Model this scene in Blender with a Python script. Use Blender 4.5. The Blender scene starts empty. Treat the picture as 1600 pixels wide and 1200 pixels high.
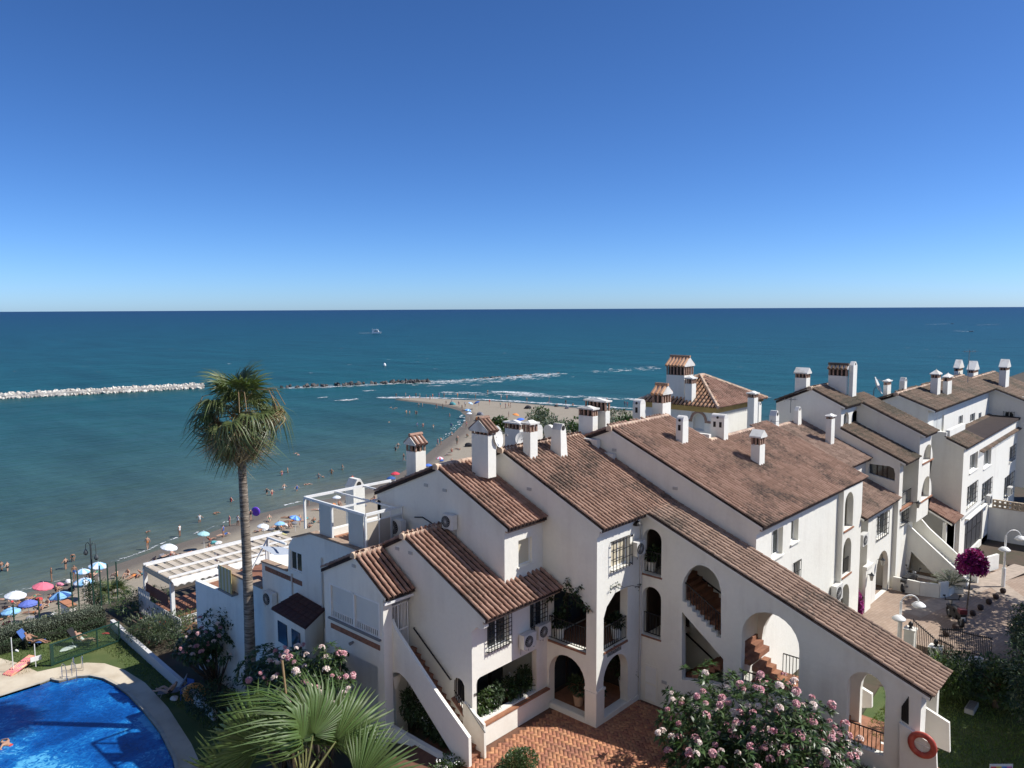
import bpy, bmesh, math, random
import numpy as np
from mathutils import Vector, Matrix, Quaternion
from mathutils.geometry import tessellate_polygon
R = math.radians
rnd = random.Random(7)
sc = bpy.context.scene
COL = sc.collection

# ------------------------------------------------------------------ camera, sky, sun, exposure
F, CX, CY = 1200.0, 800.0, 600.0
AZ, PIT, ROLL = R(42.5), -math.atan(117.3 / 1200.0), R(0.27)
EYE = Vector((0, 0, 29.0))
fw = Vector((math.cos(PIT) * math.cos(AZ), math.cos(PIT) * math.sin(AZ), math.sin(PIT)))
rt0 = Vector((math.sin(AZ), -math.cos(AZ), 0)); up0 = rt0.cross(fw)
rt = math.cos(ROLL) * rt0 - math.sin(ROLL) * up0
up = math.cos(ROLL) * up0 + math.sin(ROLL) * rt0
cam = bpy.data.cameras.new('camera'); camo = bpy.data.objects.new('camera', cam); COL.objects.link(camo)
cam.sensor_width = 36.0; cam.lens = 36.0 * F / 1600.0; cam.clip_start = 0.2; cam.clip_end = 80000
M = Matrix((rt, up, -fw)).transposed().to_4x4(); M.translation = EYE
camo.matrix_world = M
sc.camera = camo

SUN_AZ, SUN_EL = R(-49.0), R(48.5)
world = bpy.data.worlds.new('World'); sc.world = world; world.use_nodes = True
wn = world.node_tree.nodes; wl_ = world.node_tree.links
sky = wn.new('ShaderNodeTexSky'); sky.sky_type = 'NISHITA'; sky.sun_disc = False
sky.sun_elevation = SUN_EL; sky.sun_rotation = R(90) - SUN_AZ
sky.altitude = 0; sky.air_density = 0.6; sky.dust_density = 0.35; sky.ozone_density = 10.0
bg = wn['Background']; bg.inputs[1].default_value = 0.088
gm = wn.new('ShaderNodeGamma'); gm.inputs[1].default_value = 1.13; hsv = wn.new('ShaderNodeHueSaturation'); hsv.inputs['Saturation'].default_value = 1.04
wl_.new(sky.outputs[0], gm.inputs[0]); wl_.new(gm.outputs[0], hsv.inputs['Color']); wl_.new(hsv.outputs[0], bg.inputs[0])
sun = bpy.data.lights.new('sun', 'SUN'); suno = bpy.data.objects.new('sun', sun); COL.objects.link(suno)
sun.energy = 4.2; sun.angle = R(0.53); sun.color = (1.0, 0.965, 0.905)
sdir = Vector((math.cos(SUN_EL) * math.cos(SUN_AZ), math.cos(SUN_EL) * math.sin(SUN_AZ), math.sin(SUN_EL)))
suno.rotation_euler = sdir.to_track_quat('Z', 'Y').to_euler(); suno.location = (0, -40, 80)
vs = sc.view_settings; vs.view_transform = 'Standard'; vs.look = 'None'; vs.gamma = 1.0; vs.exposure = 0.48
vs.use_curve_mapping = False
sc.render.engine = 'CYCLES'
sc.cycles.max_bounces = 6; sc.cycles.diffuse_bounces = 5; sc.cycles.transparent_max_bounces = 8

# ------------------------------------------------------------------ geometry helpers
def ray(x, y):
    return ((x - CX) / F) * rt - ((y - CY) / F) * up + fw
def H(x, y, ax, v):
    d = ray(x, y); i = 'xyz'.index(ax)
    return EYE + d * ((v - EYE[i]) / d[i])
def HP(x, y, p0, n):
    d = ray(x, y); n = Vector(n)
    return EYE + d * ((Vector(p0) - EYE).dot(n) / d.dot(n))
def HD(x, y, dep):
    return EYE + ray(x, y) * dep
def PX(p):
    q = Vector(p) - EYE
    return CX + F * q.dot(rt) / q.dot(fw), CY - F * q.dot(up) / q.dot(fw)

WLOC = {}
def wloc(o):
    return WLOC.get(o.name, Vector((0, 0, 0))) if o is not None else Vector((0, 0, 0))
def tag(o, label=None, cat=None, group=None, kind=None):
    if label: o['label'] = label
    if cat: o['category'] = cat
    if group: o['group'] = group
    if kind: o['kind'] = kind
    return o
def thing(name, label, cat, loc=(0, 0, 0), group=None):
    o = bpy.data.objects.new(name, None); COL.objects.link(o)
    o.location = loc; o.empty_display_size = 0.2; WLOC[o.name] = Vector(loc)
    return tag(o, label, cat, group)
def link(name, me, parent=None, loc=None):
    o = bpy.data.objects.new(name, me); COL.objects.link(o)
    if parent is not None: o.parent = parent
    if loc is not None: o.location = loc
    return o
def copy_tree(o, parent=None):
    c = o.copy(); COL.objects.link(c)
    if parent is not None: c.parent = parent
    for ch in list(o.children): copy_tree(ch, c)
    return c

class MB:
    def __init__(s): s.v = []; s.f = []; s.m = []
    def add(s, vs_, fs, m=0):
        b = len(s.v); s.v += [tuple(p) for p in vs_]
        for f in fs: s.f.append(tuple(b + i for i in f)); s.m.append(m)
        return s
    def box(s, x0, x1, y0, y1, z0, z1, m=0):
        x0, x1 = sorted((x0, x1)); y0, y1 = sorted((y0, y1)); z0, z1 = sorted((z0, z1))
        return s.add([(x0,y0,z0),(x1,y0,z0),(x1,y1,z0),(x0,y1,z0),(x0,y0,z1),(x1,y0,z1),(x1,y1,z1),(x0,y1,z1)],
                     [(3,2,1,0),(4,5,6,7),(0,1,5,4),(1,2,6,5),(2,3,7,6),(3,0,4,7)], m)
    def obox(s, c, ax, ay, az, m=0):
        c, ax, ay, az = Vector(c), Vector(ax), Vector(ay), Vector(az)
        P = [c + i*ax + j*ay + k*az for k in (-1, 1) for (i, j) in ((-1,-1),(1,-1),(1,1),(-1,1))]
        return s.add(P, [(3,2,1,0),(4,5,6,7),(0,1,5,4),(1,2,6,5),(2,3,7,6),(3,0,4,7)], m)
    def bar(s, a, b, w, h=None, m=0, upv=(0, 0, 1)):
        a, b = Vector(a), Vector(b); d = (b - a); L = d.length
        if L < 1e-6: return s
        d /= L; u = Vector(upv)
        if abs(d.dot(u)) > 0.98: u = Vector((0, 1, 0))
        r_ = d.cross(u).normalized(); u = r_.cross(d)
        return s.obox((a + b) / 2, d * L / 2, r_ * w / 2, u * (h or w) / 2, m)
    def prism(s, poly, ax, a, b, m=0):
        """extrude a 2D polygon along axis ax from a to b. poly in the other two axes (yz, xz, xy)"""
        def mk(p, t): return (t, p[0], p[1]) if ax == 'x' else (p[0], t, p[1]) if ax == 'y' else (p[0], p[1], t)
        n = len(poly); V = [mk(p, a) for p in poly] + [mk(p, b) for p in poly]
        tri = tessellate_polygon([[Vector((p[0], p[1], 0)) for p in poly]])
        fs = [tuple(t) for t in tri] + [tuple(n + i for i in reversed(t)) for t in tri]
        fs += [(i, (i + 1) % n, n + (i + 1) % n, n + i) for i in range(n)]
        return s.add(V, fs, m)
    def panel(s, ax, a, b, outline, holes=(), m=0):
        """a wall with openings; outline and holes are 2D loops"""
        def mk(p, t): return (t, p[0], p[1]) if ax == 'x' else (p[0], t, p[1]) if ax == 'y' else (p[0], p[1], t)
        loops = [list(outline)] + [list(h) for h in holes]
        flat = [p for l in loops for p in l]; n = len(flat)
        tri = tessellate_polygon([[Vector((p[0], p[1], 0)) for p in l] for l in loops])
        V = [mk(p, a) for p in flat] + [mk(p, b) for p in flat]
        fs = [tuple(t) for t in tri] + [tuple(n + i for i in reversed(t)) for t in tri]
        o = 0
        for l in loops:
            k = len(l)
            fs += [(o + i, o + (i + 1) % k, n + o + (i + 1) % k, n + o + i) for i in range(k)]
            o += k
        return s.add(V, fs, m)
    def tube(s, pts, r, n=8, m=0, r1=None, cap=True):
        pts = [Vector(p) for p in pts]; k = len(pts); base = len(s.v)
        if isinstance(r, (int, float)):
            rs = [r + ((r1 - r) * i / max(1, k - 1) if r1 is not None else 0) for i in range(k)]
        else: rs = r
        pu = None
        for i, p in enumerate(pts):
            d = (pts[min(i + 1, k - 1)] - pts[max(i - 1, 0)]).normalized()
            if pu is None:
                u = Vector((0, 0, 1)) if abs(d.z) < 0.9 else Vector((1, 0, 0))
            else: u = pu
            a = d.cross(u).normalized(); u = a.cross(d); pu = u
            for j in range(n):
                t = 2 * math.pi * j / n
                s.v.append(tuple(p + rs[i] * (math.cos(t) * a + math.sin(t) * u)))
        for i in range(k - 1):
            for j in range(n):
                s.f.append((base + i*n + j, base + i*n + (j+1) % n, base + (i+1)*n + (j+1) % n, base + (i+1)*n + j)); s.m.append(m)
        if cap:
            s.f.append(tuple(base + j for j in reversed(range(n)))); s.m.append(m)
            s.f.append(tuple(base + (k-1)*n + j for j in range(n))); s.m.append(m)
        return s
    def lathe(s, prof, c, n=12, m=0, axis='z'):
        """prof: list of (r, h) along the axis"""
        base = len(s.v); c = Vector(c)
        for (r, h) in prof:
            for j in range(n):
                t = 2 * math.pi * j / n; q = (r*math.cos(t), r*math.sin(t), h)
                if axis == 'x': q = (q[2], q[0], q[1])
                if axis == 'y': q = (q[0], q[2], q[1])
                s.v.append(tuple(c + Vector(q)))
        for i in range(len(prof) - 1):
            for j in range(n):
                s.f.append((base+i*n+j, base+i*n+(j+1) % n, base+(i+1)*n+(j+1) % n, base+(i+1)*n+j)); s.m.append(m)
        s.f.append(tuple(base + j for j in reversed(range(n)))); s.m.append(m)
        s.f.append(tuple(base + (len(prof)-1)*n + j for j in range(n))); s.m.append(m)
        return s
    def mesh(s, name, mats, off=Vector((0, 0, 0)), smooth=False):
        me = bpy.data.meshes.new(name)
        me.from_pydata([(p[0]-off.x, p[1]-off.y, p[2]-off.z) for p in s.v], [], s.f)
        for m in (mats if isinstance(mats, (list, tuple)) else [mats]): me.materials.append(m)
        me.polygons.foreach_set('material_index', s.m)
        me.validate(); me.update()
        bm = bmesh.new(); bm.from_mesh(me); bmesh.ops.recalc_face_normals(bm, faces=bm.faces); bm.to_mesh(me); bm.free()
        if smooth: me.polygons.foreach_set('use_smooth', [True] * len(me.polygons))
        return me
    def build(s, name, mats, parent=None, smooth=False, kind=None, label=None, cat=None, group=None, org=None):
        if not s.v: return None
        if parent is not None:
            o = link(name, s.mesh(name, mats, wloc(parent), smooth), parent); WLOC[o.name] = wloc(parent)
        else:
            off = Vector(org) if org is not None else Vector((0, 0, 0))
            o = link(name, s.mesh(name, mats, off, smooth), None, off); WLOC[o.name] = off
        return tag(o, label, cat, group, kind)

def np_mesh(name, V, Fc, mats, mi=None, smooth=False):
    """V (n,3) array, Fc (k,m) array of equal-size faces"""
    me = bpy.data.meshes.new(name)
    V = np.asarray(V, np.float32); Fc = np.asarray(Fc, np.int32)
    me.vertices.add(len(V)); me.vertices.foreach_set('co', V.ravel())
    k, m = Fc.shape
    me.loops.add(k * m); me.loops.foreach_set('vertex_index', Fc.ravel())
    me.polygons.add(k); me.polygons.foreach_set('loop_start', np.arange(0, k * m, m, dtype=np.int32))
    for a in (mats if isinstance(mats, (list, tuple)) else [mats]): me.materials.append(a)
    if mi is not None: me.polygons.foreach_set('material_index', np.asarray(mi, np.int32))
    if smooth: me.polygons.foreach_set('use_smooth', np.ones(k, bool))
    me.update(calc_edges=True); me.validate()
    return me

# ------------------------------------------------------------------ materials
def new_mat(name):
    m = bpy.data.materials.new(name); m.use_nodes = True
    nt = m.node_tree; return m, nt, nt.nodes['Principled BSDF'], nt.nodes, nt.links
def rgb(c): return (c[0], c[1], c[2], 1.0)
def mat(name, c, rough=0.7, var=0.0, vscale=2.0, c2=None, bump=0.0, bscale=30.0, metal=0.0, spec=0.5, island=0.0, obj=0.0, trans=0.0):
    """plain procedural material: colour c, blotches of c2 by noise, small per-island / per-object value changes"""
    m, nt, b, N, L = new_mat(name)
    b.inputs['Roughness'].default_value = rough; b.inputs['Metallic'].default_value = metal
    b.inputs['Specular IOR Level'].default_value = spec
    tc = N.new('ShaderNodeNewGeometry')
    nz = N.new('ShaderNodeTexNoise'); nz.inputs['Scale'].default_value = vscale; nz.inputs['Detail'].default_value = 6
    L.new(tc.outputs['Position'], nz.inputs['Vector'])
    mx = N.new('ShaderNodeMix'); mx.data_type = 'RGBA'
    mx.inputs[6].default_value = rgb(c)
    mx.inputs[7].default_value = rgb(c2 if c2 else [x * (1 - var) for x in c])
    rp = N.new('ShaderNodeValToRGB'); rp.color_ramp.elements[0].position = 0.4; rp.color_ramp.elements[1].position = 0.68
    L.new(nz.outputs[0], rp.inputs[0]); L.new(rp.outputs[0], mx.inputs[0])
    out = mx.outputs[2]
    if island or obj:
        hs = N.new('ShaderNodeHueSaturation')
        ad = N.new('ShaderNodeMath'); ad.operation = 'ADD'; ad.inputs[0].default_value = 0; ad.inputs[1].default_value = 0
        mr = N.new('ShaderNodeMapRange'); k = island or obj
        mr.inputs[3].default_value = 1 - k; mr.inputs[4].default_value = 1 + k
        if island: L.new(tc.outputs['Random Per Island'], ad.inputs[0])
        if obj:
            oi = N.new('ShaderNodeObjectInfo'); L.new(oi.outputs['Random'], ad.inputs[1])
        if island and obj:
            fr = N.new('ShaderNodeMath'); fr.operation = 'FRACT'; L.new(ad.outputs[0], fr.inputs[0]); L.new(fr.outputs[0], mr.inputs[0])
        else: L.new(ad.outputs[0], mr.inputs[0])
        L.new(mr.outputs[0], hs.inputs['Value']); L.new(out, hs.inputs['Color'])
        mr2 = N.new('ShaderNodeMapRange'); mr2.inputs[3].default_value = 0.5 - k * 0.05; mr2.inputs[4].default_value = 0.5 + k * 0.05
        L.new(mr.inputs[0].links[0].from_socket, mr2.inputs[0]); L.new(mr2.outputs[0], hs.inputs['Hue'])
        out = hs.outputs[0]
    L.new(out, b.inputs['Base Color'])
    if bump:
        n2 = N.new('ShaderNodeTexNoise'); n2.inputs['Scale'].default_value = bscale; n2.inputs['Detail'].default_value = 4
        L.new(tc.outputs['Position'], n2.inputs['Vector'])
        bp = N.new('ShaderNodeBump'); bp.inputs['Strength'].default_value = bump; bp.inputs['Distance'].default_value = 0.02
        L.new(n2.outputs[0], bp.inputs['Height']); L.new(bp.outputs[0], b.inputs['Normal'])
    return m
def leaf_mat(name, c, c2, rough=0.45, tr=0.25, island=0.35):
    m = mat(name, c, rough, c2=c2, vscale=0.8, island=island)
    nt = m.node_tree; N, L = nt.nodes, nt.links; b = N['Principled BSDF']
    t = N.new('ShaderNodeBsdfTranslucent'); mixs = N.new('ShaderNodeMixShader'); mixs.inputs[0].default_value = tr
    src = b.inputs['Base Color'].links[0].from_socket
    br = N.new('ShaderNodeMix'); br.data_type = 'RGBA'; br.blend_type = 'MULTIPLY'; br.inputs[0].default_value = 1
    br.inputs[7].default_value = (1.5, 1.6, 0.6, 1); L.new(src, br.inputs[6]); L.new(br.outputs[2], t.inputs['Color'])
    o = N['Material Output']; L.new(b.outputs[0], mixs.inputs[1]); L.new(t.outputs[0], mixs.inputs[2]); L.new(mixs.outputs[0], o.inputs[0])
    return m
def stucco(name, c=(0.83, 0.81, 0.735), dirt=(0.62, 0.58, 0.52), amount=0.30):
    """painted render: trowel bumps, faint patches and streaks that run down the wall"""
    m, nt, b, N, L = new_mat(name); b.inputs['Roughness'].default_value = 0.85; b.inputs['Specular IOR Level'].default_value = 0.25
    g = N.new('ShaderNodeNewGeometry')
    n1 = N.new('ShaderNodeTexNoise'); n1.inputs['Scale'].default_value = 0.7; n1.inputs['Detail'].default_value = 8
    mp = N.new('ShaderNodeMapping'); mp.inputs['Scale'].default_value = (2.2, 2.2, 0.22)
    n2 = N.new('ShaderNodeTexNoise'); n2.inputs['Scale'].default_value = 1.0; n2.inputs['Detail'].default_value = 6
    n3 = N.new('ShaderNodeTexNoise'); n3.inputs['Scale'].default_value = 7.0; n3.inputs['Detail'].default_value = 6
    L.new(g.outputs['Position'], n1.inputs['Vector']); L.new(g.outputs['Position'], mp.inputs[0]); L.new(mp.outputs[0], n2.inputs['Vector']); L.new(g.outputs['Position'], n3.inputs['Vector'])
    mu = N.new('ShaderNodeMath'); mu.operation = 'MULTIPLY'; L.new(n1.outputs[0], mu.inputs[0]); L.new(n2.outputs[0], mu.inputs[1])
    rp = N.new('ShaderNodeMapRange'); rp.inputs[1].default_value = 0.24; rp.inputs[2].default_value = 0.42; rp.inputs[4].default_value = amount
    L.new(mu.outputs[0], rp.inputs[0])
    mx = N.new('ShaderNodeMix'); mx.data_type = 'RGBA'; mx.inputs[6].default_value = rgb(c); mx.inputs[7].default_value = rgb(dirt); L.new(rp.outputs[0], mx.inputs[0])
    m3 = N.new('ShaderNodeMix'); m3.data_type = 'RGBA'; m3.blend_type = 'MULTIPLY'; m3.inputs[0].default_value = 0.09
    L.new(mx.outputs[2], m3.inputs[6]); L.new(n3.outputs[0], m3.inputs[7]); L.new(m3.outputs[2], b.inputs['Base Color'])
    n4 = N.new('ShaderNodeTexNoise'); n4.inputs['Scale'].default_value = 5.0; n4.inputs['Detail'].default_value = 7; n4.inputs['Roughness'].default_value = 0.65
    L.new(g.outputs['Position'], n4.inputs['Vector'])
    bp = N.new('ShaderNodeBump'); bp.inputs['Strength'].default_value = 0.35; bp.inputs['Distance'].default_value = 0.03
    L.new(n4.outputs[0], bp.inputs['Height']); L.new(bp.outputs[0], b.inputs['Normal'])
    return m
def tile_mat(name, a, b2, lichen, lich=0.5, thr=0.5):
    """clay tile: every tile its own shade between a and b2, with blotches of lichen"""
    m, nt, b, N, L = new_mat(name); b.inputs['Roughness'].default_value = 0.82; b.inputs['Specular IOR Level'].default_value = 0.3
    g = N.new('ShaderNodeNewGeometry'); oi = N.new('ShaderNodeObjectInfo')
    ad = N.new('ShaderNodeMath'); ad.operation = 'ADD'; fr = N.new('ShaderNodeMath'); fr.operation = 'FRACT'
    L.new(g.outputs['Random Per Island'], ad.inputs[0]); L.new(oi.outputs['Random'], ad.inputs[1]); L.new(ad.outputs[0], fr.inputs[0])
    cr = N.new('ShaderNodeValToRGB'); e = cr.color_ramp.elements
    a = [x*.6 + y*.4 for x, y in zip(a, b2)]; b2 = [x*.15 + y*.85 for x, y in zip(a, b2)]; e[0].color = rgb(a); e[1].color = rgb(b2); k = e.new(0.5); k.color = rgb([(x + y) / 2 * 1.02 for x, y in zip(a, b2)])
    k = e.new(0.9); k.color = rgb([min(1, x * 1.12) for x in b2])
    L.new(fr.outputs[0], cr.inputs[0])
    n1 = N.new('ShaderNodeTexNoise'); n1.inputs['Scale'].default_value = 0.55; n1.inputs['Detail'].default_value = 3
    n2 = N.new('ShaderNodeTexNoise'); n2.inputs['Scale'].default_value = 5.0; n2.inputs['Detail'].default_value = 8; n2.inputs['Roughness'].default_value = 0.7
    L.new(g.outputs['Position'], n1.inputs['Vector']); L.new(g.outputs['Position'], n2.inputs['Vector'])
    su = N.new('ShaderNodeMath'); su.operation = 'ADD'; L.new(n1.outputs[0], su.inputs[0]); L.new(n2.outputs[0], su.inputs[1])
    mr = N.new('ShaderNodeMapRange'); mr.inputs[1].default_value = thr * 2; mr.inputs[2].default_value = thr * 2 + 0.22; mr.inputs[4].default_value = lich
    L.new(su.outputs[0], mr.inputs[0])
    mx = N.new('ShaderNodeMix'); mx.data_type = 'RGBA'; L.new(mr.outputs[0], mx.inputs[0]); L.new(cr.outputs[0], mx.inputs[6]); mx.inputs[7].default_value = rgb(lichen)
    L.new(mx.outputs[2], b.inputs['Base Color'])
    bp = N.new('ShaderNodeBump'); bp.inputs['Strength'].default_value = 0.3; bp.inputs['Distance'].default_value = 0.01
    n3 = N.new('ShaderNodeTexNoise'); n3.inputs['Scale'].default_value = 40; L.new(g.outputs['Position'], n3.inputs['Vector'])
    L.new(n3.outputs[0], bp.inputs['Height']); L.new(bp.outputs[0], b.inputs['Normal'])
    return m
WHITE = stucco('white_render'); WHITE2 = stucco('white_render_weathered', amount=0.42); CREAM = stucco('cream_render', (0.80, 0.76, 0.68))
GREYW = stucco('grey_white_render', (0.62, 0.61, 0.59))
PAINT = mat('white_paint', (0.80, 0.80, 0.78), 0.4, 0.08, 3)
TILE = tile_mat('terracotta_tile', (0.20, 0.110, 0.074), (0.35, 0.220, 0.160), (0.07, 0.056, 0.044), 0.8, 0.495)
TILE_OLD = tile_mat('lichen_tile', (0.19, 0.118, 0.084), (0.35, 0.24, 0.18), (0.085, 0.07, 0.055), 0.8, 0.50)
TILE_FAR = tile_mat('weathered_tile', (0.11, 0.075, 0.052), (0.22, 0.15, 0.105), (0.085, 0.075, 0.052), 0.85, 0.47)
TILE_RED = tile_mat('red_tile', (0.215, 0.105, 0.07), (0.37, 0.225, 0.165), (0.085, 0.064, 0.048), 0.65, 0.515)
TILE_ORANGE = tile_mat('orange_tile', (0.36, 0.17, 0.09), (0.55, 0.33, 0.20), (0.20, 0.14, 0.09), 0.5, 0.54)
PAN = mat('tile_bed_shade', (0.032, 0.018, 0.014), 0.9, 0.4, 3)  # dark bed colour stands in for shade between the tile rows
MORTAR = mat('ridge_mortar', (0.62, 0.50, 0.40), 0.9, 0.3, 6, bump=0.3)
EAVE = mat('eave_clay', (0.38, 0.27, 0.19), 0.85, 0.3, 6)
DARK = mat('dark_gap', (0.02, 0.02, 0.022), 0.6)
GLASS = mat('window_glass', (0.035, 0.045, 0.05), 0.08, spec=0.6)
IRON = mat('black_iron', (0.012, 0.012, 0.013), 0.45)
TERRA = mat('terracotta_floor', (0.34, 0.155, 0.085), 0.75, 0.3, 4)
TERRA_D = mat('terracotta_step', (0.27, 0.12, 0.07), 0.8, 0.3, 5, island=0.15)
BRICKM = mat('brick_band', (0.28, 0.13, 0.085), 0.9, 0.35, 8, island=0.25)
SHUTTER = mat('roller_shutter', (0.64, 0.65, 0.62), 0.5, 0.04, 2)
SHUT_B = mat('beige_shutter', (0.62, 0.55, 0.40), 0.55, 0.05, 2)
GREY = mat('grey_metal', (0.20, 0.20, 0.20), 0.5)
LGREY = mat('light_grey_metal', (0.45, 0.45, 0.44), 0.45)
ACM = mat('enamel', (0.70, 0.69, 0.65), 0.45, 0.1, 4)
SHADE_WOOD = mat('timber_and_shade', (0.035, 0.022, 0.015), 0.6, 0.3, 6)  # window mullions, and dark fill painting shade into porches and landings
# ------------------------------------------------------------------ building helpers
def tile_geo(r0=0.062, r1=0.072, L=0.42, n=5, th=0.016):
    V = []; Fc = []
    for (r, v, w) in ((r0, 0.0, 0.0), (r1, L, 0.014), (r1 - th, L, 0.013)):
        for i in range(n + 1):
            t = math.pi * i / n; V.append((r * math.cos(t), v, w + .018 + r * math.sin(t) * 1.3))
    k = n + 1
    for i in range(n):
        Fc.append((i, i + 1, k + i + 1, k + i)); Fc.append((k + i, k + i + 1, 2*k + i + 1, 2*k + i))
    return np.array(V, np.float32), np.array(Fc, np.int32)
TV, TF = tile_geo()
TILE_MESH = {}
def tile_mesh(tm):
    if tm.name not in TILE_MESH: TILE_MESH[tm.name] = np_mesh('roof_tile', TV, TF, tm, smooth=False)
    return TILE_MESH[tm.name]
def roof(parent, yr, zr, s, secs, tm=None, pitch=0.225, indiv=0, ridge=True, expo=0.34, deck=0.14, name='roof', dirn=-1, verge=True):
    """roof plane z = zr - s*|y-yr|, falling towards dirn*Y; secs = [(x0,x1,ytop,ybot)]"""
    tm = tm or TILE
    th = math.atan(s); ct, st = math.cos(th), math.sin(th)
    Z = lambda y: zr - s * abs(y - yr)
    mb = MB()
    for (x0, x1, yt, yb) in secs:
        mb.prism([(yt, Z(yt)), (yb, Z(yb)), (yb, Z(yb) - deck), (yt, Z(yt) - deck)], 'x', x0, x1)
    ro = mb.build(name, PAN, parent)
    if verge and dirn < 0:
        x0, x1, yt, yb = secs[0]; vb = MB(); vb.prism([(yt, Z(yt) - .03), (yb, Z(yb) - .03), (yb, Z(yb) - deck - .002), (yt, Z(yt) - deck - .002)], 'x', x0 - .012, x0 - .001); vb.build('verge', WHITE2, ro)
    ev = np.array((0, dirn * ct, -st)); en = np.array((0, dirn * st, ct)); ex = np.array((1.0 if dirn < 0 else -1.0, 0, 0))
    T = []
    for (x0, x1, yt, yb) in secs:
        n = max(1, round((x1 - x0) / pitch)); p = (x1 - x0) / n; Ls = abs(yb - yt) / ct + 0.10
        k = max(1, int(math.ceil((Ls - 0.05) / expo)))
        for i in range(n):
            x = x0 + (i + 0.5) * p + rnd.uniform(-0.008, 0.008); jog = rnd.uniform(-0.02, 0.02)
            for j in range(k):
                v = Ls - 0.42 - j * expo + (jog if j else jog * 0.3) + rnd.uniform(-.012, .012)
                if v < -0.25: continue
                o = np.array((x, yt, Z(yt))) + ev * v + en * 0.012
                T.append((o, rnd.uniform(-0.025, 0.025), 0.97 * p / 0.225))
    e = np.array(EYE)
    T.sort(key=lambda t: float(((t[0] - e) ** 2).sum()))
    ind, rest = T[:indiv], T[indiv:]
    me = tile_mesh(tm)
    off = wloc(parent)
    for (o, a, sc_) in ind:
        tx = ex * math.cos(a) + ev * math.sin(a); ty = ev * math.cos(a) - ex * math.sin(a)
        m = Matrix(((tx[0]*sc_, ty[0], en[0], o[0] - off.x), (tx[1]*sc_, ty[1], en[1], o[1] - off.y), (tx[2]*sc_, ty[2], en[2], o[2] - off.z), (0, 0, 0, 1)))
        ob = link('roof_tile', me, ro); ob.matrix_basis = m
    if rest:
        O = np.array([t[0] for t in rest], np.float32); A = np.array([t[1] for t in rest], np.float32)[:, None]; S = np.array([t[2] for t in rest], np.float32)[:, None, None]
        tx = ex * np.cos(A) + ev * np.sin(A); ty = ev * np.cos(A) - ex * np.sin(A)
        V = O[:, None, :] + S * TV[None, :, 0:1] * tx[:, None, :] + TV[None, :, 1:2] * ty[:, None, :] + TV[None, :, 2:3] * en[None, None, :]
        V = V.reshape(-1, 3) - np.array(off, np.float32); Fc = (TF[None] + (np.arange(len(rest)) * len(TV))[:, None, None]).reshape(-1, 4)
        ob = link('roof_tiles', np_mesh('roof_tiles', V, Fc, tm), ro); ob['kind'] = 'stuff'
    if ridge:
        mr = MB()
        for (x0, x1, yt, yb) in secs:
            if abs(yt - yr) > 0.05: continue
            x = x0 - 0.05
            while x < x1 - 0.05:
                xe = min(x + 0.36, x1 + 0.05); z = zr + 0.045 + rnd.uniform(-.01, .01)
                prof = [(yr + 0.14 * math.cos(t), z - 0.03 + 0.11 * math.sin(t)) for t in [math.pi * q / 6 for q in range(7)]]
                mr.prism(prof + [(yr - 0.14, z - 0.16), (yr + 0.14, z - 0.16)], 'x', x, xe - 0.015); x = xe
        o = mr.build('ridge_tiles', RIDGE, ro); 
        if o: o['kind'] = 'stuff'
    return ro
RIDGE = mat('ridge_tile', (0.58, 0.42, 0.31), 0.9, 0.45, 5, island=0.2, bump=0.3)
def arch(u0, u1, zb, zt, n=12, rise=None):
    """opening with a round head, (u,z) loop"""
    u0, u1 = min(u0, u1), max(u0, u1); r = (u1 - u0) / 2; h = min(rise or r, zt - zb - 0.02); zs = zt - h; c = (u0 + u1) / 2
    return [(u0, zb), (u1, zb)] + [(c + r * math.cos(math.pi * i / n), zs + h * math.sin(math.pi * i / n)) for i in range(n + 1)]
def rect(u0, u1, z0, z1):
    u0, u1 = min(u0, u1), max(u0, u1); z0, z1 = min(z0, z1), max(z0, z1)
    return [(u0, z0), (u1, z0), (u1, z1), (u0, z1)]
def pr(ax, v, x0, y0, x1, y1):
    """(u0,u1,z0,z1) on the plane ax=v seen between two corner pixels"""
    a, b = H(x0, y0, ax, v), H(x1, y1, ax, v)
    u = (a.y, b.y) if ax == 'x' else (a.x, b.x)
    return min(u), max(u), min(a.z, b.z), max(a.z, b.z)
def pz(ax, v, xl, xr, zt, zb):
    a, b = H(xl, 700, ax, v), H(xr, 700, ax, v)
    u = (a.y, b.y) if ax == 'x' else (a.x, b.x)
    return min(u), max(u), zb, zt
def P3(ax, v, u, z, d=0.0):
    return (v + d, u, z) if ax == 'x' else (u, v + d, z)
def pbox(mb, ax, v, u0, u1, z0, z1, d0, d1, m=0):
    if ax == 'x': mb.box(v + d0, v + d1, u0, u1, z0, z1, m)
    else: mb.box(u0, u1, v + d0, v + d1, z0, z1, m)
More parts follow.
